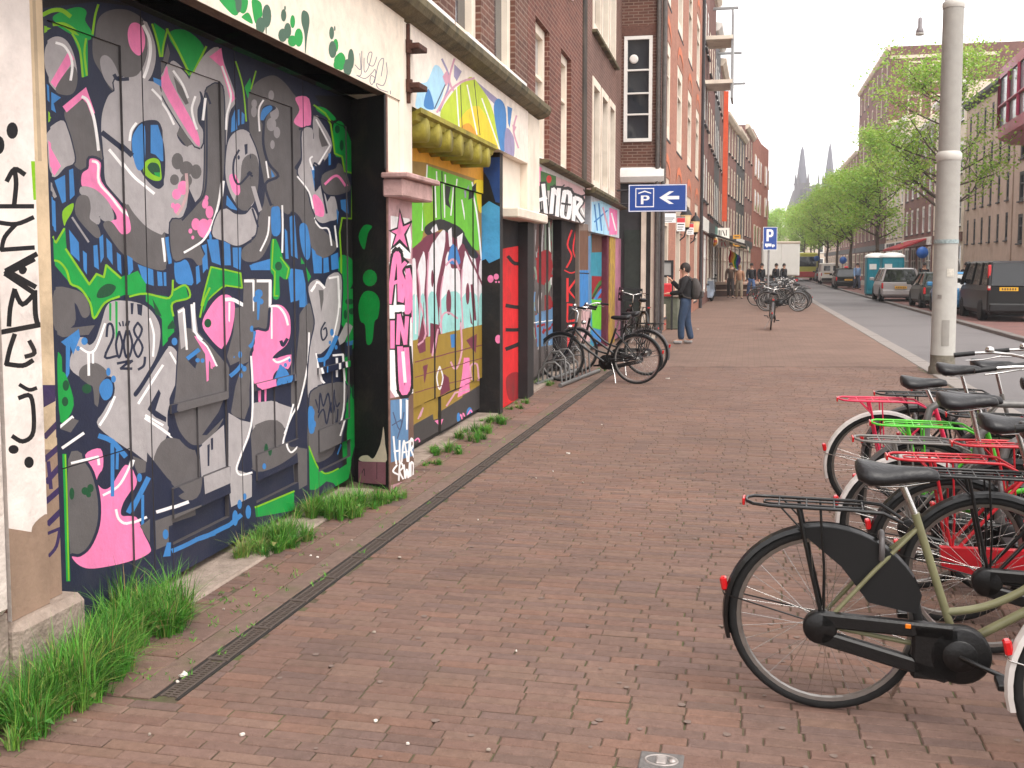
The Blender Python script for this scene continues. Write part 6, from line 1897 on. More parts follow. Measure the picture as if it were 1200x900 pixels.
# ---- tall pole by the kerb
M_pole = mat('pole_paint', (160, 156, 149), .6, .06, 9, .15, 60)
pb = gp(1104, 438); PL = empty('street_pole', pb, label='tall pale grey steel pole with narrow collars standing at the kerb', cat='pole')
mb = MB(); mb.lathe([(.20, -.1), (.205, .1), (.182, .12), (.172, 3.30)], 28, Matrix.Translation(pb)); mb.build('lower_shaft', M_pole, PL)
mb = MB(); mb.lathe([(.178, 3.30), (.19, 3.33), (.19, 3.40), (.160, 3.44)], 28, Matrix.Translation(pb)); mb.build('collar', mat('pole_collar', (196, 192, 184), .5, .06, 8), PL)
mb = MB(); mb.lathe([(.158, 3.44), (.150, 5.6)], 28, Matrix.Translation(pb)); mb.build('middle_shaft', M_pole, PL)
mb = MB(); mb.lathe([(.156, 5.60), (.162, 5.63), (.162, 5.68), (.128, 5.72)], 28, Matrix.Translation(pb)); mb.build('collar', MATS['pole_collar'], PL)
mb = MB(); mb.lathe([(.126, 5.72), (.105, 9.5), (0, 9.52)], 28, Matrix.Translation(pb)); mb.build('upper_shaft', M_pole, PL)
mb = MB(); mb.lathe([(.183, 2.03), (.183, 2.09)], 28, Matrix.Translation(pb)); mb.build('tape_band', mat('faded_tape', (150, 164, 164), .6, .3, 30), PL)
def patch(z0, z1, a0, a1, r, m, nm):
    mb = MB(); mb.smooth = True
    for k in range(6):
        t0, t1 = R(a0 + (a1 - a0) * k / 6), R(a0 + (a1 - a0) * (k + 1) / 6)
        mb.quad(pb + Vector((r * math.cos(t0), r * math.sin(t0), z0)), pb + Vector((r * math.cos(t1), r * math.sin(t1), z0)), pb + Vector((r * math.cos(t1), r * math.sin(t1), z1)), pb + Vector((r * math.cos(t0), r * math.sin(t0), z1)))
    mb.build(nm, m, PL)
patch(1.52, 1.64, 255, 290, .1815, mat('torn_sticker', (196, 190, 178), .7, .2, 40), 'sticker'); patch(1.18, 1.24, 215, 235, .1825, mat('faded_sticker', (140, 134, 128), .7, .25, 40), 'sticker'); patch(.45, .85, 240, 275, .1835, mat('hatch_paint', (150, 146, 139), .6, .08, 9), 'access_hatch')
mb = MB(); mb.lathe([(.206, .0), (.2065, .10), (.1845, .125), (.1825, .30)], 28, Matrix.Translation(pb)); mb.build('grimy_foot', mat('pole_grime', (108, 102, 90), .85, .25, 14, .3, 40), PL)
# ---- lamp on a span wire
lp = pxy(1078, 36, 30); LA = empty('street_lamp', lp, label='small pendant street lamp hanging from a wire above the road', cat='lamp')
mb = MB(); mb.lathe([(.03, .36), (.055, .34), (.055, .10), (.10, .02), (.105, -.08), (.0, -.10)], 16, Matrix.Translation(lp)); mb.build('housing', mat('lamp_housing', (128, 122, 124), .5), LA)
mb = MB(); mb.lathe([(.11, -.12), (.12, -.08), (.10, -.06)], 16, Matrix.Translation(lp)); mb.build('rim', M_pole, LA)
wl = FL.p(24, 1, 9.2); wr = FR.p(ys(24), 0, 9.2)
mb = MB(); mb.tube([FL.p(15, 0, 8.9), lp + Vector((0, 0, .55)), Vector((kx(24, 16), 27, 8.9))], .008, 4); mb.tube([lp + Vector((0, 0, .34)), lp + Vector((0, 0, .56))], .01, 5); mb.build('span_wire', M_steel, LA)
# ---- utility cover in the paving
uc = gp(775, 893); UC = empty('utility_cover', uc, label='small grey valve cover with an oval rim let into the brick pavement', cat='cover')
Mx = Matrix.Translation(uc) @ Matrix.Rotation(HD, 4, 'Z')
mb = MB(); mb.bbox((-.075, -.06, -.02), (.075, .06, .006), .004, Mx); recalc(mb.build('frame', mat('grey_cover', (104, 100, 98), .8, .15, 40, .3, 100), UC))
mb = MB(); mb.tube([Mx @ Vector((.055 * math.cos(a), .038 * math.sin(a), .006)) for a in [2 * math.pi * k / 24 for k in range(24)]], .004, 6, closed=True)
mb.build('oval_rim', mat('worn_metal', (160, 152, 148), .5, .2, 40, metal=.4), UC)
mb = MB(); mb.bbox((-.018, -.028, .004), (.018, .028, .011), .004, Mx); recalc(mb.build('lid_boss', MATS['worn_metal'], UC))
mb = MB(); mb.lathe([(.014, .006), (.014, .012), (0, .014)], 12, Mx @ Matrix.Translation((.038, 0, 0))); mb.build('lid_knob', MATS['worn_metal'], UC)
# ---- grass
M_grass = attrmat('grass_blade', .7, .12, 12, .0, 60, spec=.3)
GC = [(80, 138, 46), (66, 122, 38), (96, 150, 54), (112, 154, 66), (54, 104, 34), (132, 146, 78), (160, 150, 92)]
def grass(pts, blades, h0, h1, label, seed, spread=1.0, group='grass tufts along the facades'):
    """many small tussocks; blades fan out from each"""
    g = random.Random(seed); mb = MB(); c = sum((Vector(p[:2]) for p in pts), Vector((0, 0))) / len(pts)
    cent = []
    for k in range(max(5, blades // 60)):
        p = g.choice(pts); rr = p[2] * math.sqrt(g.random()); an = g.uniform(0, 6.28); cent.append((p[0] + rr * math.cos(an), p[1] + rr * math.sin(an), (1.15 - .6 * rr / p[2]) * g.uniform(.55, 1.1), g.choice((0, 0, 1, 1, 2, 3, 4, 5))))
    for _ in range(int(blades * 1.15)):
        x, y, hf, ci = g.choice(cent); an = g.uniform(0, 6.28); rr = abs(g.gauss(0, .018)); x += rr * math.cos(an); y += rr * math.sin(an)
        h = g.uniform(h0, h1) * hf * g.uniform(.7, 1.1); a2 = an + g.uniform(-.7, .7); ln = h * abs(g.gauss(.55, .35)) * spread
        wd = g.uniform(.0016, .0036); dx, dy = math.cos(a2), math.sin(a2); sx, sy = -dy * wd, dx * wd
        cc = GC[ci if g.random() < .75 else g.randrange(7)]; mb.col = tuple(q * g.uniform(.75, 1.25) for q in lin(cc))
        P = []
        for k in range(4):
            t = k / 3; q = (x + dx * ln * t ** 1.7, y + dy * ln * t ** 1.7, h * (t - .38 * t * t * min(1.4, ln / h))); w2 = (1 - t) ** .7
            P += [(q[0] - sx * w2, q[1] - sy * w2, q[2]), (q[0] + sx * w2, q[1] + sy * w2, q[2])]
        mb.add(P[:7], [(0, 1, 3, 2), (2, 3, 5, 4), (4, 5, 6)])
    for _ in range(blades // 90):      # a few broad weed leaves
        x, y, hf, ci = g.choice(cent); a = g.uniform(0, 6.28); l = g.uniform(.03, .07); mb.col = lin(g.choice([(70, 120, 50), (90, 130, 60), (120, 120, 70)])); dx, dy = math.cos(a), math.sin(a); z = g.uniform(.01, .06)
        mb.add([(x, y, z), (x + dx * l * .5 - dy * l * .25, y + dy * l * .5 + dx * l * .25, z + .02), (x + dx * l, y + dy * l, z + .005), (x + dx * l * .5 + dy * l * .25, y + dy * l * .5 - dx * l * .25, z + .02)], [(0, 1, 2, 3)])
    return tag(mb.build('grass_tuft', M_grass, None, (c.x, c.y, 0)), label, 'grass', group)
def gl(*us): return [(gp(u, v).x, gp(u, v).y, r) for u, v, r in us]
def gf(*q): return [(FL.p(a, n, 0).x, FL.p(a, n, 0).y, r) for a, n, r in q]
grass(gf((-4.75, -.06, .14), (-4.62, -.03, .15), (-4.5, -.02, .16), (-4.38, -.03, .16), (-4.28, -.06, .14), (-4.2, -.1, .12), (-4.85, -.05, .15)), 7500, .14, .38, 'big lush grass clump growing round the stone plinth block', 1)
grass(gl((130, 762, .16), (165, 745, .17), (185, 735, .14), (150, 725, .12), (200, 722, .12)), 4200, .12, .40, 'tall grass clump in front of the pink foot of the mural', 2)
grass(gl((292, 652, .10), (318, 642, .13), (342, 632, .12)), 2600, .10, .28, 'round grass tuft below the green patch of the mural', 3)
grass(gl((372, 606, .14), (398, 604, .15), (425, 594, .14)), 3000, .10, .28, 'dense grass tuft at the corner of the black jamb', 4)
grass(gl((448, 588, .11), (462, 584, .08)), 800, .05, .16, 'low grass tuft beside the pink lettered pier', 5)
grass(gl((508, 545, .08)), 260, .05, .13, 'tiny grass tuft below the ochre graffiti door', 6)
grass(gl((525, 531, .17)), 800, .08, .20, 'small bright tuft in front of the dark door panels', 7)
grass(gl((548, 516, .17), (562, 507, .16)), 1100, .08, .22, 'wider bright tuft in front of the dark door panels', 8)
grass(gl((578, 496, .17)), 700, .07, .18, 'tuft at the foot of the black post', 9)
grass(gl((612, 473, .12), (602, 479, .1)), 420, .04, .12, 'low weeds at the foot of the red pier', 10)
grass(gl((637, 451, .16)), 600, .06, .18, 'weeds beside the bicycle rack', 11)
grass(gl((792, 384, .3)), 260, .05, .15, 'weeds beside the stone plinth behind the man', 12)
grass(gl((700, 434, .2), (712, 426, .2)), 240, .03, .08, 'thin weeds under the parked black bicycles', 13)
# moss and small weeds between the bricks
g = random.Random(21); mb = MB()
for _ in range(900):
    u, v = g.uniform(120, 700), g.uniform(470, 800); p = gp(u, v); dn = drain_off(p.x, p.y)
    if not (-.45 < dn < .05): continue
    for k in range(4):
        a = g.uniform(0, 6.28); ln = g.uniform(.008, .028); mb.col = lin(g.choice(GC[:4]))
        x, y = p.x + g.uniform(-.015, .015), p.y + g.uniform(-.03, .03); mb.add([(x - .003, y, 0), (x + .003, y, 0), (x + ln * math.cos(a), y + ln * math.sin(a), ln * .8)], [(0, 1, 2)])
tag(mb.build('joint_weeds', M_grass), 'fine weeds sprouting from the brick joints by the drain', 'weeds', kind='stuff')
# ---- litter
M_lit = mat('paper_scrap', (206, 198, 188), .8, .1, 30)
M_gum = mat('trodden_gum', (150, 138, 126), .9, .1, 60)
LIT = [(284, 862, 1), (175, 862, 0), (468, 654, 0), (666, 532, 2), (605, 764, 1), (372, 654, 1), (412, 634, 0), (497, 553, 0), (364, 652, 1), (262, 715, 0), (108, 815, 1), (215, 792, 2), (208, 800, 1), (88, 846, 0), (515, 576, 0), (628, 561, 0), (648, 553, 1), (440, 846, 1), (478, 873, 1), (572, 880, 0), (438, 742, 0), (560, 610, 1), (783, 444, 2), (804, 444, 0), (768, 425, 1), (705, 498, 1), (818, 386, 2), (683, 566, 0)]
for i, (u, v, k) in enumerate(LIT):
    g = random.Random(i); s_ = (.009, .009, .022)[k] * g.uniform(.6, 1.2) * (1 + max(0, (560 - v)) * .003); p = gp(u, v); mb = MB(); n = 7
    P = [(p.x + s_ * g.uniform(.6, 1.2) * math.cos(2 * math.pi * j / n), p.y + s_ * g.uniform(.6, 1.2) * math.sin(2 * math.pi * j / n), .006 + g.uniform(0, .004 + .008 * (k == 2))) for j in range(n)]
    mb.add(P + [(p.x, p.y, .012)] + [(a, b, .0025) for a, b, c in P], [(j, (j + 1) % n, n) for j in range(n)] + [(n + 1 + j, n + 1 + (j + 1) % n, (j + 1) % n, j) for j in range(n)])
    tag(mb.build('litter', M_lit if k else M_gum, None, p), 'small pale scrap of litter lying on the brick pavement', 'litter', 'scraps of litter on the pavement')
# old gum trodden into the bricks
g = random.Random(77); mb = MB()
for _ in range(260):
    y = 3 + 14 * g.random() ** 1.5; x = g.uniform(-.5 * y, min(.55 * y, kx(y) - .3))
    if drain_off(x, y) < .16: continue
    r_ = g.uniform(.008, .018); mb.add([(x + r_ * g.uniform(.7, 1.1) * math.cos(k * .785), y + r_ * g.uniform(.7, 1.1) * math.sin(k * .785), .0036) for k in range(8)], [tuple(range(8))])
tag(mb.build('gum_spots', mat('old_gum', (118, 102, 94), .9, .1, 80), pav), kind='stuff')
# ================================================================ trees
M_bark = mat('tree_bark', (84, 72, 62), .9, .25, 14, .6, 30)
M_leaf = attrmat('spring_leaves', .6, .1, 4, 0, 30, spec=.3)
_n = M_leaf.node_tree; _b = _n.nodes['Principled BSDF']; _o = _n.nodes['Material Output']
_t = _n.nodes.new('ShaderNodeBsdfTranslucent'); _mx = _n.nodes.new('ShaderNodeMixShader'); _mx.inputs[0].default_value = .5
_n.links.new(_b.inputs['Base Color'].links[0].from_socket, _t.inputs['Color']); _n.links.new(_b.outputs[0], _mx.inputs[1]); _n.links.new(_t.outputs[0], _mx.inputs[2]); _n.links.new(_mx.outputs[0], _o.inputs[0])
def tree(label, seed, H=10, cr=2.6, z0=3.4, leaves=5200, lsz=.075, sparse=0.0):
    g = random.Random(seed); t = empty('street_tree', label=label, cat='tree', group='young trees along the far kerb')
    br = MB(); tips = []
    def grow(p, d, L, r, depth):
        n = 4; pts = [p]; rs = [r]; q = p.copy(); dd = d.copy()
        for i in range(n):
            dd = (dd + Vector((g.uniform(-.16, .16), g.uniform(-.16, .16), g.uniform(-.02, .12)))).normalized(); q = q + dd * L / n; pts.append(q.copy()); rs.append(r * (1 - .55 * (i + 1) / n))
            if depth >= 1: tips.append((q.copy(), depth))
            if depth < 3 and i >= 1:
                for _ in range(g.choice((1, 2)) if depth else 2):
                    a = g.uniform(0, 6.28); sd_ = Vector((math.cos(a), math.sin(a), g.uniform(.15, .7))).normalized(); grow(q.copy(), (dd * .35 + sd_).normalized(), L * g.uniform(.45, .65), rs[-1] * .6, depth + 1)
        br.tube(pts, rs, 7 if depth == 0 else 5 if depth == 1 else 3, cap=False)
    # trunk with limbs up its whole crown
    pts = [Vector((0, 0, -.1))]; N = 9
    for i in range(1, N + 1): pts.append(Vector((g.uniform(-.07, .07) * i * .3, g.uniform(-.07, .07) * i * .3, H * .9 * i / N)))
    rs = [.15 * (1 - .85 * i / N) for i in range(N + 1)]; rs[0] = .18
    tr = MB(); tr.tube(pts, rs, 10); tr.build('trunk', M_bark, t)
    for i in range(3, N + 1):
        f = (pts[i].z - z0) / (H - z0)
        if f < -.05: continue
        prof = max(.25, math.sin(math.pi * min(1, max(0.12, f * .8 + .18))) ** .8)
        for _ in range(4):
            a = g.uniform(0, 6.28); d = Vector((math.cos(a), math.sin(a), g.uniform(.25, .8))).normalized(); grow(pts[i] + Vector((0, 0, g.uniform(-.4, .4))), d, cr * prof * g.uniform(.75, 1.05), rs[i] * .55 + .008, 1)
    br.build('limbs', M_bark, t)
    lf = MB(); LC = [(158, 190, 78), (144, 178, 66), (172, 202, 96), (130, 166, 60), (180, 206, 112)]
    tips = [q for q in tips if q[0].z > z0 - .3]; clump = g.sample(tips, max(10, len(tips) // 4))
    for _ in range(leaves):
        p, dp = g.choice(tips if g.random() < .25 else clump); sp = .30 if dp > 1 else .2
        q = p + Vector((g.gauss(0, sp), g.gauss(0, sp), g.gauss(0, sp * .8))); s_ = lsz * g.uniform(.6, 1.3)
        a = Vector((g.uniform(-1, 1), g.uniform(-1, 1), g.uniform(-.6, .6))).normalized(); b = a.cross(Vector((g.uniform(-1, 1), g.uniform(-1, 1), g.uniform(-1, 1)))).normalized()
        lf.col = tuple(x * g.uniform(.85, 1.15) for x in lin(g.choice(LC)))
        lf.add([q - a * s_, q - b * s_ * .55, q + a * s_, q + b * s_ * .55], [(0, 1, 2, 3)])
    lf.build('crown', M_leaf, t)
    return t
def tp(y, off=FROAD + 1.3): return (kx(y, off), y, 0)
T1 = tree('young street tree with sparse spring leaves, its trunk behind the pole', 31, 10.0, 2.4, 3.4, 9500, .07); T1.location = tp(42.5)
T2 = tree('fuller young tree next to the portable toilets', 32, 9.0, 2.3, 3.6, 8500, .085); T2.location = tp(63)
T3 = tree('young tree behind the black car', 33, 8.6, 2.4, 3.0, 7500, .095); T3.location = tp(80)
k = 0
for y, src, sc, rz, lab in ((92, T2, .98, 2.0, 'tree beside the white van'), (104, T3, 1.0, 1.2, 'tree beyond the white van'), (117, T2, 1.05, 4.0, 'tree near the yellow bus'), (131, T3, 1.05, 3.1, 'tree past the yellow bus'), (148, T3, 1.1, 5.0, 'tree far down the road before the pale end building'), (168, T2, 1.15, .7, 'last tree in the row across the road')):
    o = copy_tree(src); o.location = tp(y); o.rotation_euler = (0, 0, rz); o.scale = (sc, sc, sc); o['label'] = 'young light green ' + lab
for x, y, sc, lab in ((49.5, 196, 1.35, 'pale green tree in the clump closing the street, in front of the low pale building'), (45, 186, 1.2, 'pale green tree at the street end, close to the rounded brick building'), (54, 188, 1.3, 'pale green tree at the street end, beneath the church towers'), (58.5, 178, 1.25, 'pale green tree at the street end, next to the row across the road')):
    o = copy_tree(T3); o.location = (x, y, 0); o.rotation_euler = (0, 0, x); o.scale = (sc, sc, sc); o['label'] = lab
# ================================================================ vehicles
M_cglass = glassmat('car_glass', (20, 22, 25), .05)
M_plate = mat('yellow_plate', (226, 170, 30), .4, .05, 10)
M_ltred = mat('tail_red', (190, 26, 30), .25, .05, 10, coat=.5)
M_ltwht = mat('lamp_clear', (220, 216, 210), .25, .05, 10, coat=.5)
M_under = mat('underbody', (22, 22, 23), .8)
M_alloy = mat('alloy_rim', (160, 158, 156), .35, .1, 20, metal=.8)
def carpaint(name, c): return mat(name, c, .35, .05, 2, coat=.12, spec=.3)
def vehicle(name, label, cat_, paintm, L, W, H, belt, body, cab, wheels=(.17, .80), wr=.31, kind='car', plate=True, tall_lights=False, roof_m=None, group='cars parked along the far kerb'):
    """x forward from the rear bumper; body: (x, z0, z1, half-width) stations; cab: (x at belt rear, x at roof rear, x at roof front, x at belt front)"""
    t = empty(name, label=label, cat=cat_, group=group); hw = W / 2
    mb = MB(); mb.smooth = False; secs = []
    for x, z0, z1, w_ in body:
        ww = w_ * hw
        secs.append([(x * L, -ww * .9, z0), (x * L, -ww, z0 + .12), (x * L, -ww, z1 - .16), (x * L, -ww * .955, z1), (x * L, ww * .955, z1), (x * L, ww, z1 - .16), (x * L, ww, z0 + .12), (x * L, ww * .9, z0)])
    n = 8; V = [p for s_ in secs for p in s_]; fs = [tuple(range(n)), tuple((len(secs) - 1) * n + k for k in range(n))[::-1]]
    for i in range(len(secs) - 1):
        for k in range(n): fs.append((i * n + k, (i + 1) * n + k, (i + 1) * n + (k + 1) % n, i * n + (k + 1) % n))
    mb.add(V, fs); bo = recalc(mb.build('body', paintm, t))
    # cabin
    x0, x1, x2, x3 = [q * L for q in cab]; wb, wt = hw * .94, hw * (.88 if kind == 'van' else .74); zt = H
    B = [(x0, -wb, belt), (x3, -wb, belt), (x3, wb, belt), (x0, wb, belt)]; Tp = [(x1, -wt, zt - .05), (x2, -wt, zt - .05), (x2, wt, zt - .05), (x1, wt, zt - .05)]
    gl_ = MB()
    for i in range(4): gl_.quad(B[i], B[(i + 1) % 4], Tp[(i + 1) % 4], Tp[i])
    recalc(gl_.build('glazing', M_cglass, t))
    rf = MB(); c = [(x1 - .03, -wt - .02, zt - .06), (x2 + .04, -wt - .02, zt - .06), (x2 + .04, wt + .02, zt - .06), (x1 - .03, wt + .02, zt - .06)]; c2 = [(x1 + .12, -wt + .12, zt), (x2 - .15, -wt + .12, zt), (x2 - .15, wt - .12, zt), (x1 + .12, wt - .12, zt)]
    rf.add(c + c2, [(4, 5, 6, 7), (3, 2, 1, 0)] + [(i, (i + 1) % 4, 4 + (i + 1) % 4, 4 + i) for i in range(4)]); recalc(rf.build('roof', roof_m or paintm, t))
    for i in range(4):
        p_ = MB(); p_.tube([Vector(B[i]), Vector(Tp[i])], .05 if kind != 'van' else .07, 6); p_.build('pillar', paintm, t)
    for fx in ((.5,) if kind != 'van' else (.30, .62)):
        for sy in (-1, 1):
            xm0 = x0 + (x3 - x0) * fx; xm1 = x1 + (x2 - x1) * fx; p_ = MB(); p_.tube([(xm0, sy * wb, belt), (xm1, sy * wt, zt - .05)], .04, 6); p_.build('pillar', paintm, t)
    for sy in (-1, 1):
        for wx_ in wheels:
            wm = MB(); Mw = Matrix.Translation((wx_ * L, sy * (hw - .10), wr)); wm.lathe([(wr * .6, -.10), (wr * .93, -.105), (wr, -.08), (wr, .08), (wr * .93, .105), (wr * .6, .10)], 20, Mw, 'y'); w_ = wm.build('wheel', M_tyre, t)
            rm = MB(); rm.lathe([(0, -.085), (wr * .58, -.085), (wr * .64, -.10), (wr * .64, .10), (wr * .58, .085), (0, .085)], 16, Mw, 'y'); rm.build('rim', M_alloy, w_)
            ar = MB(); ar.lathe([(0, 0), (wr * 1.18, 0), (wr * 1.18, .012), (0, .012)], 20, Matrix.Translation((wx_ * L, sy * hw * .985 - .006, wr + .02)), 'y'); ar.build('wheel_arch', M_under, t)
            wm2 = MB()
        mr = MB(); mx_ = x3 - .35 if kind != 'van' else x3 - .15; mr.bbox((mx_, min(sy * hw, sy * (hw + .2)), belt + .02), (mx_ + .12, max(sy * hw, sy * (hw + .2)), belt + .18), .03); recalc(mr.build('mirror', paintm if kind == 'car' else M_bplast, t))
        zb0, zb1 = (belt - .14, belt + .62) if tall_lights else (belt - .32, belt - .06)
        lt_ = MB(); lt_.bbox((-.02, min(sy * (hw - .02), sy * (hw - .11)), zb0), (.08, max(sy * (hw - .02), sy * (hw - .11)), zb1), .02); recalc(lt_.build('tail_light', M_ltred, t))
        if tall_lights: l2 = MB(); l2.bbox((-.026, min(sy * (hw - .03), sy * (hw - .10)), belt - .08), (.06, max(sy * (hw - .03), sy * (hw - .10)), belt + .12), .01); recalc(l2.build('reversing_light', M_ltwht, t))
        hl_ = MB(); hl_.bbox((L - .22, min(sy * (hw - .08), sy * (hw - .40)), belt - .34), (L - .035, max(sy * (hw - .08), sy * (hw - .40)), belt - .16), .03); recalc(hl_.build('headlight', M_ltwht, t))
    bm2 = MB(); bm2.bbox((-.06, -hw * .93, .30), (.12, hw * .93, .55), .04); recalc(bm2.build('rear_bumper', paintm if kind == 'car' else M_bplast, t))
    if plate:
        pl_ = MB(); yo = .34 if kind == 'van' else 0; zz = belt - .10 if kind == 'van' else belt - .26; pl_.box((-.075 if kind != 'van' else -.03, -.26 + yo, zz - .055), (-.02, .26 + yo, zz + .055)); pl_ = pl_.build('number_plate', M_plate, t)
        ch = MB()
        for k_ in range(6): ch.box((-.082 if kind != 'van' else -.037, -.20 + yo + k_ * .072, zz - .032), (-.0755 if kind != 'van' else -.0305, -.165 + yo + k_ * .072, zz + .032))
        ch.build('plate_lettering', M_dgrey, pl_)
    un = MB(); un.box((.12, -hw * .85, .17), (L - .15, hw * .85, .30)); un.build('underbody', M_under, t)
    return t
HEAD = math.atan2(1, KR)
def park(v, x, y, rot=0): v.location = (x, y, 0); v.rotation_euler = (0, 0, HEAD + rot); return v
MPV = [(0, .32, .86, .9), (.02, .24, .92, .97), (.25, .2, .93, 1), (.6, .2, .92, 1), (.74, .2, .90, 1), (.9, .22, .78, .97), (.98, .26, .66, .88), (1, .32, .56, .78)]
SED = [(0, .32, .82, .88), (.03, .24, .90, .96), (.2, .2, .90, 1), (.6, .2, .88, 1), (.75, .2, .84, 1), (.92, .22, .72, .96), (.985, .26, .62, .86), (1, .32, .54, .78)]
VAN = [(0, .30, 1.05, .94), (.01, .24, 1.08, .98), (.3, .22, 1.08, 1), (.7, .22, 1.08, 1), (.84, .22, 1.02, 1), (.94, .24, .90, .95), (.985, .28, .78, .88), (1, .34, .66, .8)]
p = gp(1178, 383)
park(vehicle('van', 'black passenger van with tall red tail lights and yellow number plate', 'van', carpaint('black_car_paint', (13, 13, 14)), 4.75, 1.9, 1.82, 1.08, VAN, (.0, .02, .70, .86), (.20, .79), .33, 'van', True, True), kx(31.2, FROAD + 1.75), 31.2)
p = gp(1055, 353.5)
park(vehicle('car', 'silver compact people carrier with yellow number plate', 'car', carpaint('silver_car_paint', (170, 166, 166)), 3.9, 1.74, 1.56, .92, MPV, (.01, .07, .62, .82), (.16, .82), .30), p.x, p.y)
p = gp(1090, 371)
park(vehicle('car', 'dark green car parked half hidden behind the tall pole', 'car', carpaint('dark_green_paint', (52, 58, 54)), 4.1, 1.70, 1.42, .88, SED, (.08, .20, .56, .78), (.18, .80), .30), kx(40.7, FROAD + 1.3), 40.7)
p = gp(1130, 366)
park(vehicle('car', 'light blue car between the tall pole and the black van', 'car', carpaint('blue_car_paint', (70, 132, 178)), 4.0, 1.70, 1.45, .90, MPV, (.01, .08, .60, .80), (.17, .81), .30), kx(36.0, FROAD + 1.35), 36.0)
p = gp(994, 338.5)
park(vehicle('car', 'black saloon car with a red light on its roof', 'car', MATS['black_car_paint'], 4.4, 1.76, 1.45, .90, SED, (.10, .22, .56, .78), (.18, .80), .30), p.x, p.y)
vb = MB(); vo = [c_ for c_ in bpy.data.objects if c_.get('label') == 'black saloon car with a red light on its roof'][0]
vb.bbox((1.9, -.14, 1.46), (2.1, .14, 1.60), .03); vb = recalc(vb.build('roof_light', mat('red_roof_light', (220, 50, 60), .3), None)); vb.parent = vo
p = gp(974, 333)
park(vehicle('van', 'white delivery van with two dark rear windows', 'van', carpaint('white_car_paint', (226, 222, 214)), 4.4, 1.80, 1.85, 1.05, VAN, (.01, .03, .70, .86), (.19, .80), .31, 'van'), p.x, p.y)
# white rear doors with two windows
vo = [c_ for c_ in bpy.data.objects if c_.get('label') == 'white delivery van with two dark rear windows'][0]
rd = MB(); rd.box((-.05, -.84, 1.0), (.06, .84, 1.80)); rd = rd.build('rear_doors', MATS['white_car_paint'], None); rd.parent = vo
for sy in (-1, 1):
    q = MB(); q.box((-.06, min(sy * .12, sy * .66), 1.18), (-.045, max(sy * .12, sy * .66), 1.62)); q = q.build('rear_window', M_cglass, None); q.parent = rd
for y, lab, pm in ((106, 'dark car parked beyond the white van', MATS['dark_green_paint']), (99.5, 'grey car parked just past the white van', MATS['silver_car_paint'])):
    park(vehicle('car', lab, 'car', pm, 4.1, 1.72, 1.45, .9, SED, (.08, .20, .56, .78)), kx(y, FROAD + 1.3), y)
# yellow bus far away
bs = empty('bus', (kx(112, 3.1), 112, 0), label='yellow city bus far down the road', cat='bus'); bs.rotation_euler = (0, 0, HEAD)
mb = MB(); mb.bbox((0, -1.2, .35), (11, 1.2, 3.0), .12); o = recalc(mb.build('body', mat('bus_yellow', (176, 176, 70), .5, .08, 2), None)); o.parent = bs
mb = MB(); mb.bbox((-.03, -1.05, 1.5), (.1, 1.05, 2.6), .05); o = recalc(mb.build('rear_window', M_cglass, None)); o.parent = bs
mb = MB(); mb.bbox((-.04, -1.1, .4), (.1, 1.1, 1.0), .05); o = recalc(mb.build('rear_panel', mat('bus_red', (170, 60, 56), .5), None)); o.parent = bs
for sy in (-1, 1):
    mb = MB(); mb.bbox((.5, min(sy * 1.18, sy * 1.22), 1.4), (10.5, max(sy * 1.18, sy * 1.22), 2.5), .01); o = recalc(mb.build('side_windows', M_cglass, None)); o.parent = bs
    for x in (2.2, 8.6): mb = MB(); mb.lathe([(0, -.14), (.48, -.14), (.48, .14), (0, .14)], 16, Matrix.Translation((x, sy * 1.0, .48)), 'y'); o = mb.build('wheel', M_tyre, None); o.parent = bs
# white box truck standing on the near side
tk = empty('truck', (kx(72, -.75), 72, 0), label='white box truck parked beside the bicycles with its plain rear doors showing', cat='truck'); tk.rotation_euler = (0, 0, HEAD)
def tkp(name, mb, m, parent=None): o = recalc(mb.build(name, m, None)); o.parent = parent or tk; return o
M_twh = mat('truck_white', (232, 230, 224), .5, .04, 1.5)
mb = MB(); mb.bbox((0, -1.25, .95), (5.2, 1.25, 3.25), .04); bx_ = tkp('cargo_box', mb, M_twh)
for sy in (-1, 1): mb = MB(); mb.bbox((-.04, min(sy * .02, sy * 1.16), 1.02), (.02, max(sy * .02, sy * 1.16), 3.12), .015); tkp('rear_door', mb, M_twh, bx_)
mb = MB(); mb.bbox((-.06, -1.28, 3.13), (5.25, 1.28, 3.30), .03); tkp('roof_edge', mb, M_pale, bx_)
mb = MB(); mb.bbox((5.3, -1.05, .5), (7.0, 1.05, 2.3), .15); tkp('cab', mb, M_twh)
mb = MB(); mb.bbox((-.05, -1.2, .55), (.1, 1.2, .80), .03); tkp('rear_bumper', mb, M_dgrey)
mb = MB(); mb.box((.1, -.5, .6), (6.5, .5, .95)); tkp('chassis', mb, M_under)
for sy in (-1, 1):
    for x in (1.3, 6.1): mb = MB(); mb.lathe([(0, -.15), (.42, -.15), (.42, .15), (0, .15)], 18, Matrix.Translation((x, sy * .95, .42)), 'y'); tkp('wheel', mb, M_tyre)
    mb = MB(); mb.bbox((-.075, min(sy * .95, sy * 1.15), .58), (-.052, max(sy * .95, sy * 1.15), .74), .004); tkp('tail_light', mb, M_ltred)
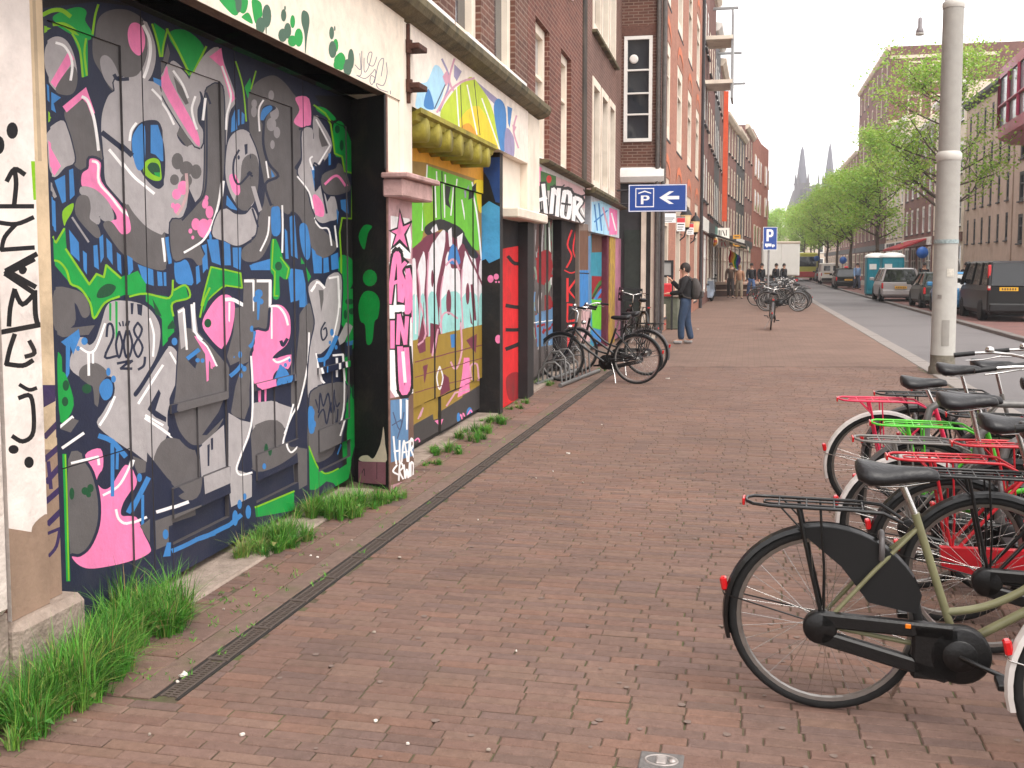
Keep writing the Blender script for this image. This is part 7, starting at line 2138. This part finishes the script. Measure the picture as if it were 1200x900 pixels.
# ---- portable toilets
M_teal = mat('teal_plastic', (20, 128, 146), .45, .06, 2, .05, 20)
M_tlid = mat('white_plastic', (226, 226, 222), .5, .05, 3)
for i, (u, v, lab) in enumerate(((1026, 346.5, 'teal portable toilet with a white label on its side'), (1044, 348, 'teal portable toilet standing behind the silver car'))):
    p = gp(u, v); tl = empty('portable_toilet', p, HEAD, label=lab, cat='toilet', group='teal portable toilets')
    def tp_(nm, mb, m, par=None): o = recalc(mb.build(nm, m, None)); o.parent = par or tl; return o
    mb = MB(); mb.bbox((-.55, -.55, .08), (.55, .55, 2.1), .05); cab_ = tp_('cabin', mb, M_teal)
    for x in (-.35, 0, .35): mb = MB(); mb.bbox((x - .09, -.575, .35), (x + .09, -.545, 1.9), .01); tp_('rib', mb, M_teal, cab_)
    for y in (-.35, .35): mb = MB(); mb.bbox((-.575, y - .09, .35), (-.545, y + .09, 1.9), .01); tp_('rib', mb, M_teal, cab_)
    mb = MB(); mb.lathe([(.82, 2.1), (.80, 2.2), (.6, 2.3), (.25, 2.36), (0, 2.37)], 4, Matrix.Rotation(R(45), 4, 'Z')); tp_('roof', mb, M_tlid)
    mb = MB(); mb.box((-.5, -.5, 0), (.5, .5, .09)); tp_('skid', mb, M_dgrey)
    mb = MB(); mb.box((-.58, .05, 1.45), (-.572, .42, 1.75)); tp_('label_plate', mb, M_tlid)
# ---- round blue traffic signs across the road
for u, v, y, lab in ((988, 305, 84, 'round blue traffic sign on a post beside the black saloon'), (1081, 296, 52, 'round blue traffic sign on a post just short of the tall pole'), (957, 303, 108, 'round blue traffic sign on a post near the yellow bus')):
    p = pxy(u, v, y); sg = empty('traffic_sign', (p.x, p.y, 0), label=lab, cat='sign', group='round blue traffic signs')
    mb = MB(); mb.lathe([(0, -.02), (.29, -.02), (.29, .02), (0, .02)], 20, Matrix.Translation(p), 'y'); mb.build('disc', mat('sign_blue', (40, 96, 176), .4), sg)
    mb = MB(); mb.tube([(p.x, p.y + .05, -.05), (p.x, p.y + .05, p.z + .3)], .03, 8); mb.build('post', M_steel, sg)
# ---- scooter
p = gp(823, 354); sc = empty('scooter', p, R(60), label='silver and dark motor scooter parked by the orange house', cat='scooter')
def sp_(nm, mb, m): o = recalc(mb.build(nm, m, None)); o.parent = sc; return o
M_scs = mat('silver_blue_plastic', (150, 160, 176), .3, .06, 6, coat=.4)
for x in (0, 1.25): mb = MB(); mb.lathe([(.1, -.05), (.22, -.05), (.25, -.02), (.25, .02), (.22, .05), (.1, .05)], 18, Matrix.Translation((x, 0, .25)), 'y'); sp_('wheel', mb, M_tyre)
mb = MB(); mb.prism([(-.25, .42), (-.20, .62), (.0, .76), (.45, .74), (.55, .42), (.62, .28), (.95, .26), (1.08, .5), (1.0, .95), (1.06, .98), (1.2, .55), (1.12, .3), (.9, .18), (.3, .2), (.1, .35)], -.16, .16, lambda a, b, h: (a, h, b)); sp_('body', mb, M_scs)
mb = MB(); mb.bbox((-.15, -.14, .74), (.55, .14, .84), .04); sp_('seat', mb, M_sad)
mb = MB(); mb.tube([(.98, -.32, 1.06), (1.03, 0, 1.04), (.98, .32, 1.06)], .025, 8); sp_('handlebar', mb, M_bplast)
mb = MB(); mb.bbox((1.0, -.12, .92), (1.14, .12, 1.08), .04); sp_('headlight', mb, M_ltwht)
mb = MB(); mb.bbox((1.05, -.13, .44), (1.42, .13, .54), .03); sp_('front_mudguard', mb, M_scs)
for sy in (-1, 1): mb = MB(); mb.tube([(1.0, sy * .2, 1.07), (1.0, sy * .26, 1.2)], .01, 5); mb.lathe([(0, 0), (.05, 0), (.05, .02), (0, .02)], 10, Matrix.Translation((1.0, sy * .27, 1.22)), 'x'); sp_('mirror', mb, M_bplast)
mb = MB(); mb.bbox((-.3, -.06, .55), (-.24, .06, .64), .015); sp_('tail_light', mb, M_ltred)
# ================================================================ people
def skin_mesh(name, V, E, Rr, m, parent, sub=2, root=0):
    me = bpy.data.meshes.new(name); me.from_pydata([Vector(v) for v in V], E, []); me.materials.append(m)
    o = bpy.data.objects.new(name, me); COL.objects.link(o); o.parent = parent
    md = o.modifiers.new('skin', 'SKIN'); md.use_smooth_shade = True
    sv = me.skin_vertices[0].data
    for i, r in enumerate(Rr):
        sv[i].radius = r if isinstance(r, tuple) else (r, r); sv[i].use_root = (i == root)
    ms = o.modifiers.new('sub', 'SUBSURF'); ms.levels = sub; ms.render_levels = sub
    # bake so that the figure is plain geometry
    dg = bpy.context.evaluated_depsgraph_get(); ev = o.evaluated_get(dg); nm = bpy.data.meshes.new_from_object(ev)
    o.modifiers.clear(); o.data = nm; nm.name = name
    if not nm.materials: nm.materials.append(m)
    for p_ in nm.polygons: p_.use_smooth = True
    return o
M_skin = mat('skin', (206, 158, 134), .55, .05, 10)
def person(label, loc, heading, H=1.75, top=(30, 30, 32), legs=(52, 66, 92), hair=(40, 32, 28), shoes=(60, 58, 58), arms='down', stride=.25, turn=0.0, group=None, scarf=None, look=0):
    """x forward, y left; joints scaled from a 1.75 m figure"""
    t = empty('person', loc, heading, label=label, cat='person', group=group); k = H / 1.75
    mt = mat('cloth_%d_%d_%d' % top, top, .85, .1, 12, .2, 60); ml = mat('cloth_%d_%d_%d' % legs, legs, .85, .12, 12, .2, 60); mh = mat('hair_%d_%d_%d' % hair, hair, .6, .15, 40, .3, 120); msx = mat('shoe_%d_%d_%d' % shoes, shoes, .6, .15, 20)
    P = {}
    P['pel'] = (0, 0, .94); P['wst'] = (0, 0, 1.08); P['chs'] = (.01, 0, 1.28); P['nek0'] = (.0, 0, 1.45); P['nek'] = (.015, 0, 1.52); P['hd0'] = (.03, 0, 1.60); P['hd1'] = (.03, 0, 1.69)
    for s_, sy in (('l', 1), ('r', -1)):
        fx = stride * sy
        P[s_ + 'hip'] = (0, sy * .09, .90); P[s_ + 'kne'] = (.03 + fx * .55, sy * .10, .50); P[s_ + 'ank'] = (fx - .05 * abs(fx) / .25, sy * .10, .085); P[s_ + 'toe'] = (fx + .16, sy * .12, .045); P[s_ + 'heel'] = (fx - .05, sy * .10, .05)
        P[s_ + 'sho'] = (0, sy * .185, 1.42)
        a = arms if isinstance(arms, str) else arms[0 if sy > 0 else 1]
        if a == 'down': P[s_ + 'elb'] = (-.03 - fx * .3, sy * .24, 1.14); P[s_ + 'wri'] = (.04 - fx * .5, sy * .25, .90); hdv = (.02, 0, -.08)
        elif a == 'raised': P[s_ + 'elb'] = (.16, sy * .22, 1.20); P[s_ + 'wri'] = (.33, sy * .12, 1.40); hdv = (.06, -sy * .02, .06)
        else: P[s_ + 'elb'] = (.08, sy * .24, 1.15); P[s_ + 'wri'] = (.33, sy * .16, 1.12); hdv = (.08, -sy * .02, .0)
        w_ = P[s_ + 'wri']; P[s_ + 'pal'] = (w_[0] + hdv[0] * .8, w_[1] + hdv[1], w_[2] + hdv[2] * .8)
        for j, (dy, ln) in enumerate(((-.03, .065), (-.01, .08), (.01, .075), (.03, .06))):
            q = P[s_ + 'pal']; P[s_ + 'f%d' % j] = (q[0] + hdv[0] * ln / .08, q[1] + dy * .9, q[2] + hdv[2] * ln / .08 - .01)
        q = P[s_ + 'pal']; P[s_ + 'th'] = (q[0] + .035, q[1] - sy * .045, q[2] + .01)
    P = {n: Vector(v) * k for n, v in P.items()}
    def make(nm, names, edges, rad, m, sub=2):
        idx = {n: i for i, n in enumerate(names)}; return skin_mesh(nm, [P[n] for n in names], [(idx[a], idx[b]) for a, b in edges], [tuple(x * k for x in rad[n]) if isinstance(rad[n], tuple) else rad[n] * k for n in names], m, t, sub)
    nb = ['pel', 'wst', 'chs', 'nek0', 'nek', 'hd0', 'hd1']; eb = [('pel', 'wst'), ('wst', 'chs'), ('chs', 'nek0'), ('nek0', 'nek'), ('nek', 'hd0'), ('hd0', 'hd1')]
    rb_ = dict(pel=(.13, .10), wst=(.12, .09), chs=(.15, .10), nek0=(.07, .06), nek=.05, hd0=(.078, .095), hd1=(.072, .09))
    for s_ in 'lr':
        nb += [s_ + q for q in ('hip', 'kne', 'ank', 'toe', 'sho', 'elb', 'wri', 'pal', 'f0', 'f1', 'f2', 'f3', 'th')]
        eb += [('pel', s_ + 'hip'), (s_ + 'hip', s_ + 'kne'), (s_ + 'kne', s_ + 'ank'), (s_ + 'ank', s_ + 'toe'), ('nek0', s_ + 'sho'), (s_ + 'sho', s_ + 'elb'), (s_ + 'elb', s_ + 'wri'), (s_ + 'wri', s_ + 'pal')] + [(s_ + 'pal', s_ + 'f%d' % j) for j in range(4)] + [(s_ + 'pal', s_ + 'th')]
        rb_.update({s_ + 'hip': .085, s_ + 'kne': .055, s_ + 'ank': .04, s_ + 'toe': .035, s_ + 'sho': .055, s_ + 'elb': .04, s_ + 'wri': .026, s_ + 'pal': (.032, .018), s_ + 'th': .010, **{s_ + 'f%d' % j: .009 for j in range(4)}})
    bd = make('body', nb, eb, rb_, M_skin)
    # jacket
    nj = ['pel', 'wst', 'chs', 'nek0']; ej = [('pel', 'wst'), ('wst', 'chs'), ('chs', 'nek0')]; rj = dict(pel=(.18, .15), wst=(.175, .14), chs=(.195, .15), nek0=(.095, .085))
    for s_ in 'lr': nj += [s_ + 'sho', s_ + 'elb', s_ + 'wri']; ej += [('nek0', s_ + 'sho'), (s_ + 'sho', s_ + 'elb'), (s_ + 'elb', s_ + 'wri')]; rj.update({s_ + 'sho': .085, s_ + 'elb': .068, s_ + 'wri': .048})
    make('jacket', nj, ej, rj, mt)
    for s_ in 'lr':
        pass
    nt_ = ['wst', 'pel']; et = [('wst', 'pel')]; rt = dict(pel=(.145, .115), wst=(.13, .10))
    for s_ in 'lr': nt_ += [s_ + 'hip', s_ + 'kne', s_ + 'ank']; et += [('pel', s_ + 'hip'), (s_ + 'hip', s_ + 'kne'), (s_ + 'kne', s_ + 'ank')]; rt.update({s_ + 'hip': .118, s_ + 'kne': .088, s_ + 'ank': .075})
    make('trousers', nt_, et, rt, ml)
    for s_ in 'lr': make('shoe', [s_ + 'heel', s_ + 'toe'], [(s_ + 'heel', s_ + 'toe')], {s_ + 'heel': (.055, .05), s_ + 'toe': (.05, .042)}, msx)
    hc = P['hd0'] * .45 + P['hd1'] * .55
    hm = MB(); hm.smooth = True; N, M_ = 14, 8; V = []
    for i in range(M_ + 1):
        ph = math.pi * .70 * i / M_
        for j in range(N):
            a = 2 * math.pi * j / N; back = .5 - .5 * math.cos(a); r = math.sin(ph * (.72 + .38 * back)) ; z_ = math.cos(ph * (.72 + .38 * back))
            V.append(hc + Vector((.118 * r * math.cos(a) - .012, .095 * r * math.sin(a), .135 * z_ + .022)) * k)
    fs = [(i * N + j, i * N + (j + 1) % N, (i + 1) * N + (j + 1) % N, (i + 1) * N + j) for i in range(M_) for j in range(N)]
    hm.add(V, fs); o = recalc(hm.build('hair', mh, None)); o.parent = t
    fm = MB(); fm.smooth = True   # face: nose, eyes, ears, mouth
    o = MB(); o.add([hc + Vector(q) * k for q in ((.105, 0, .01), (.135, 0, -.03), (.105, .016, -.035), (.105, -.016, -.035))], [(0, 2, 1), (0, 1, 3), (1, 2, 3)]); o = o.build('nose', M_skin, None); o.parent = bd
    for sy in (-1, 1):
        o = MB(); o.lathe([(0, -.008), (.011, -.004), (.011, .004), (0, .008)], 8, Matrix.Translation(hc + Vector((.100, sy * .034, .012)) * k)); o = o.build('eye', M_dim, None); o.parent = bd
        o = MB(); o.bbox((-.012, -.01, -.03), (.018, .01, .03), .008, Matrix.Translation(hc + Vector((0, sy * .092, 0)) * k)); o = recalc(o.build('ear', M_skin, None)); o.parent = bd
    o = MB(); o.bbox((-.006, -.022, -.004), (.006, .022, .004), .002, Matrix.Translation(hc + Vector((.103, 0, -.062)) * k)); o = recalc(o.build('mouth', mat('lips', (166, 96, 88), .5), None)); o.parent = bd
    return t
man_p = gp(803, 403)
man_h = math.atan2(.30, -1)
person('man in a black jacket and blue jeans reading beside the wall, hands raised', man_p, man_h, 1.70, (34, 32, 34), (50, 66, 90), (44, 34, 30), (150, 146, 144), ('low', 'raised'), .10)
# his backpack
bkp = empty('backpack', man_p, man_h, label='dark grey backpack on the back of the man in the black jacket', cat='backpack')
def bq(nm, mb, m): o = recalc(mb.build(nm, m, None)); o.parent = bkp; return o
M_bag = mat('bag_fabric', (72, 66, 64), .85, .15, 14, .3, 60)
mb = MB(); mb.smooth = True; V = []; NS = 12
for z_, dx_, w_, d_ in ((.96, -.20, .08, .05), (.98, -.22, .13, .09), (1.08, -.235, .15, .115), (1.20, -.23, .15, .11), (1.32, -.21, .14, .09), (1.40, -.19, .10, .06), (1.42, -.18, .04, .02)):
    for j in range(NS):
        a = 2 * math.pi * j / NS; sq = max(abs(math.cos(a)), abs(math.sin(a))) ** .6; V.append((dx_ + d_ * math.cos(a) / sq * .9, w_ * math.sin(a) / sq * .95, z_))
mb.add(V, [tuple(range(NS))[::-1], tuple(6 * NS + j for j in range(NS))] + [(i * NS + j, i * NS + (j + 1) % NS, (i + 1) * NS + (j + 1) % NS, (i + 1) * NS + j) for i in range(6) for j in range(NS)]); bq('main_bag', mb, M_bag)
mb = MB(); mb.bbox((-.375, -.10, .99), (-.32, .10, 1.15), .025); bq('front_pocket', mb, M_bag)
for sy in (-1, 1): mb = MB(); mb.tube([(-.14, sy * .09, 1.38), (-.02, sy * .105, 1.47), (.12, sy * .11, 1.38), (.14, sy * .12, 1.2), (.02, sy * .15, 1.02), (-.13, sy * .13, .98)], .018, 6); bq('shoulder_strap', mb, M_bag)
WK = 'people walking down the pavement'
person('walker in a brown coat and dark trousers next to the planter', gp(856, 349), R(-100), 1.78, (84, 64, 54), (60, 52, 50), (60, 46, 38), group=WK, stride=.22)
person('walker in a tan jacket and beige trousers', gp(866, 350), R(-95), 1.66, (176, 132, 104), (150, 136, 116), (150, 120, 84), group=WK, stride=.2)
person('walker in a black jacket and blue jeans', gp(880, 349), R(-85), 1.76, (40, 38, 42), (74, 98, 138), (50, 40, 36), group=WK, stride=.24)
for u, v, top, lab in ((892, 347, (34, 34, 38), 'dark clothed person standing by the truck, close to the post'), (909, 344, (38, 36, 40), 'dark clothed person standing behind the bicycles'), (918, 343, (44, 42, 46), 'dark clothed person beyond the bicycles beside the truck')):
    person(lab, gp(u, v), R(-60), 1.75, top, (44, 46, 56), group='people standing near the truck', stride=.08)
person('person in dark clothes standing on the far pavement behind the silver car', gp(1082, 352), R(-90), 1.78, (30, 30, 34), (36, 36, 42), stride=.08)
person('person in a dark jacket behind the light blue car', gp(1131, 356), R(-90), 1.78, (40, 42, 48), (40, 42, 50), stride=.08)
person('person in a light blue shirt walking on the far pavement', gp(1004, 340), R(-80), 1.78, (120, 150, 190), (60, 66, 84), stride=.22)
# ---- plinth, notice frame and red bag by the wall
pp = gp(776, 386); PLN = empty('stone_plinth', pp, label='low weathered grey stone plinth against the wall beside the man', cat='plinth')
Mp = Matrix.Translation(pp) @ Matrix.Rotation(math.atan2(FL.nn.y, FL.nn.x), 4, 'Z')
mb = MB(); mb.bbox((-.75, .0, 0), (.42, .9, .85), .03, Mp); recalc(mb.build('block', mat('mossy_stone', (104, 106, 92), .9, .2, 8, .5, 30, tint=(70, 84, 60), tscale=3, tamt=.6), PLN))
mb = MB(); mb.bbox((-.8, -.04, .85), (.46, .95, .93), .02, Mp); recalc(mb.build('capping', M_conc, PLN))
nf = empty('notice_board', gp(770, 388), label='black framed glass notice board on posts beside the man', cat='notice board')
y_ = 27.5; a0 = pxy(753, 305, y_); a1 = pxy(789, 325, y_)
mb = MB()
mb.box((a0.x, y_ - .03, a1.z), (a0.x + .06, y_ + .03, a0.z)); mb.box((a1.x - .06, y_ - .03, a1.z), (a1.x, y_ + .03, a0.z)); mb.box((a0.x + .06, y_ - .03, a0.z - .06), (a1.x - .06, y_ + .03, a0.z)); mb.box((a0.x + .06, y_ - .03, a1.z), (a1.x - .06, y_ + .03, a1.z + .06)); mb.build('frame', M_black, nf)
mb = MB(); mb.box((a0.x + .05, y_ - .008, a1.z + .05), (a1.x - .05, y_ + .008, a0.z - .05)); mb.build('pane', glassmat('notice_glass', (150, 146, 140), .1), nf)
for x in (a0.x + .03, a1.x - .03): mb = MB(); mb.box((x - .025, y_ - .025, 0), (x + .025, y_ + .025, a1.z)); mb.build('post', M_black, nf)
mb = MB(); mb.tube([pxy(768, 297, y_ + .1), pxy(789, 321, y_ + .1)], .02, 6); mb.build('stay_bar', M_steel, nf)
rp2 = pxy(782, 345, 26.6); o = MB(); o.bbox((rp2.x - .13, rp2.y - .1, rp2.z - .05), (rp2.x + .1, rp2.y + .1, rp2.z + .28), .03); o = recalc(o.build('red_bag', mat('red_plastic', (196, 36, 46), .5, .1, 6), None, (rp2.x, rp2.y, rp2.z))); tag(o, 'small bright red bag resting on the plinth by the man', 'bag')
# ================================================================ haze
mb = MB(); mb.box((-320, -80, -1.4), (620, 920, 64)); hz = mb.build('haze', None); recalc(hz)
hm_ = bpy.data.materials.new('haze_air'); hm_.use_nodes = True; hn = hm_.node_tree; hn.nodes.clear()
pv = hn.nodes.new('ShaderNodeVolumePrincipled'); pv.inputs['Color'].default_value = (.95, .95, .97, 1); pv.inputs['Density'].default_value = .0008; pv.inputs['Anisotropy'].default_value = .2
ho = hn.nodes.new('ShaderNodeOutputMaterial'); hn.links.new(pv.outputs[0], ho.inputs['Volume'])
hz.data.materials.clear(); hz.data.materials.append(hm_); tag(hz, kind='stuff')
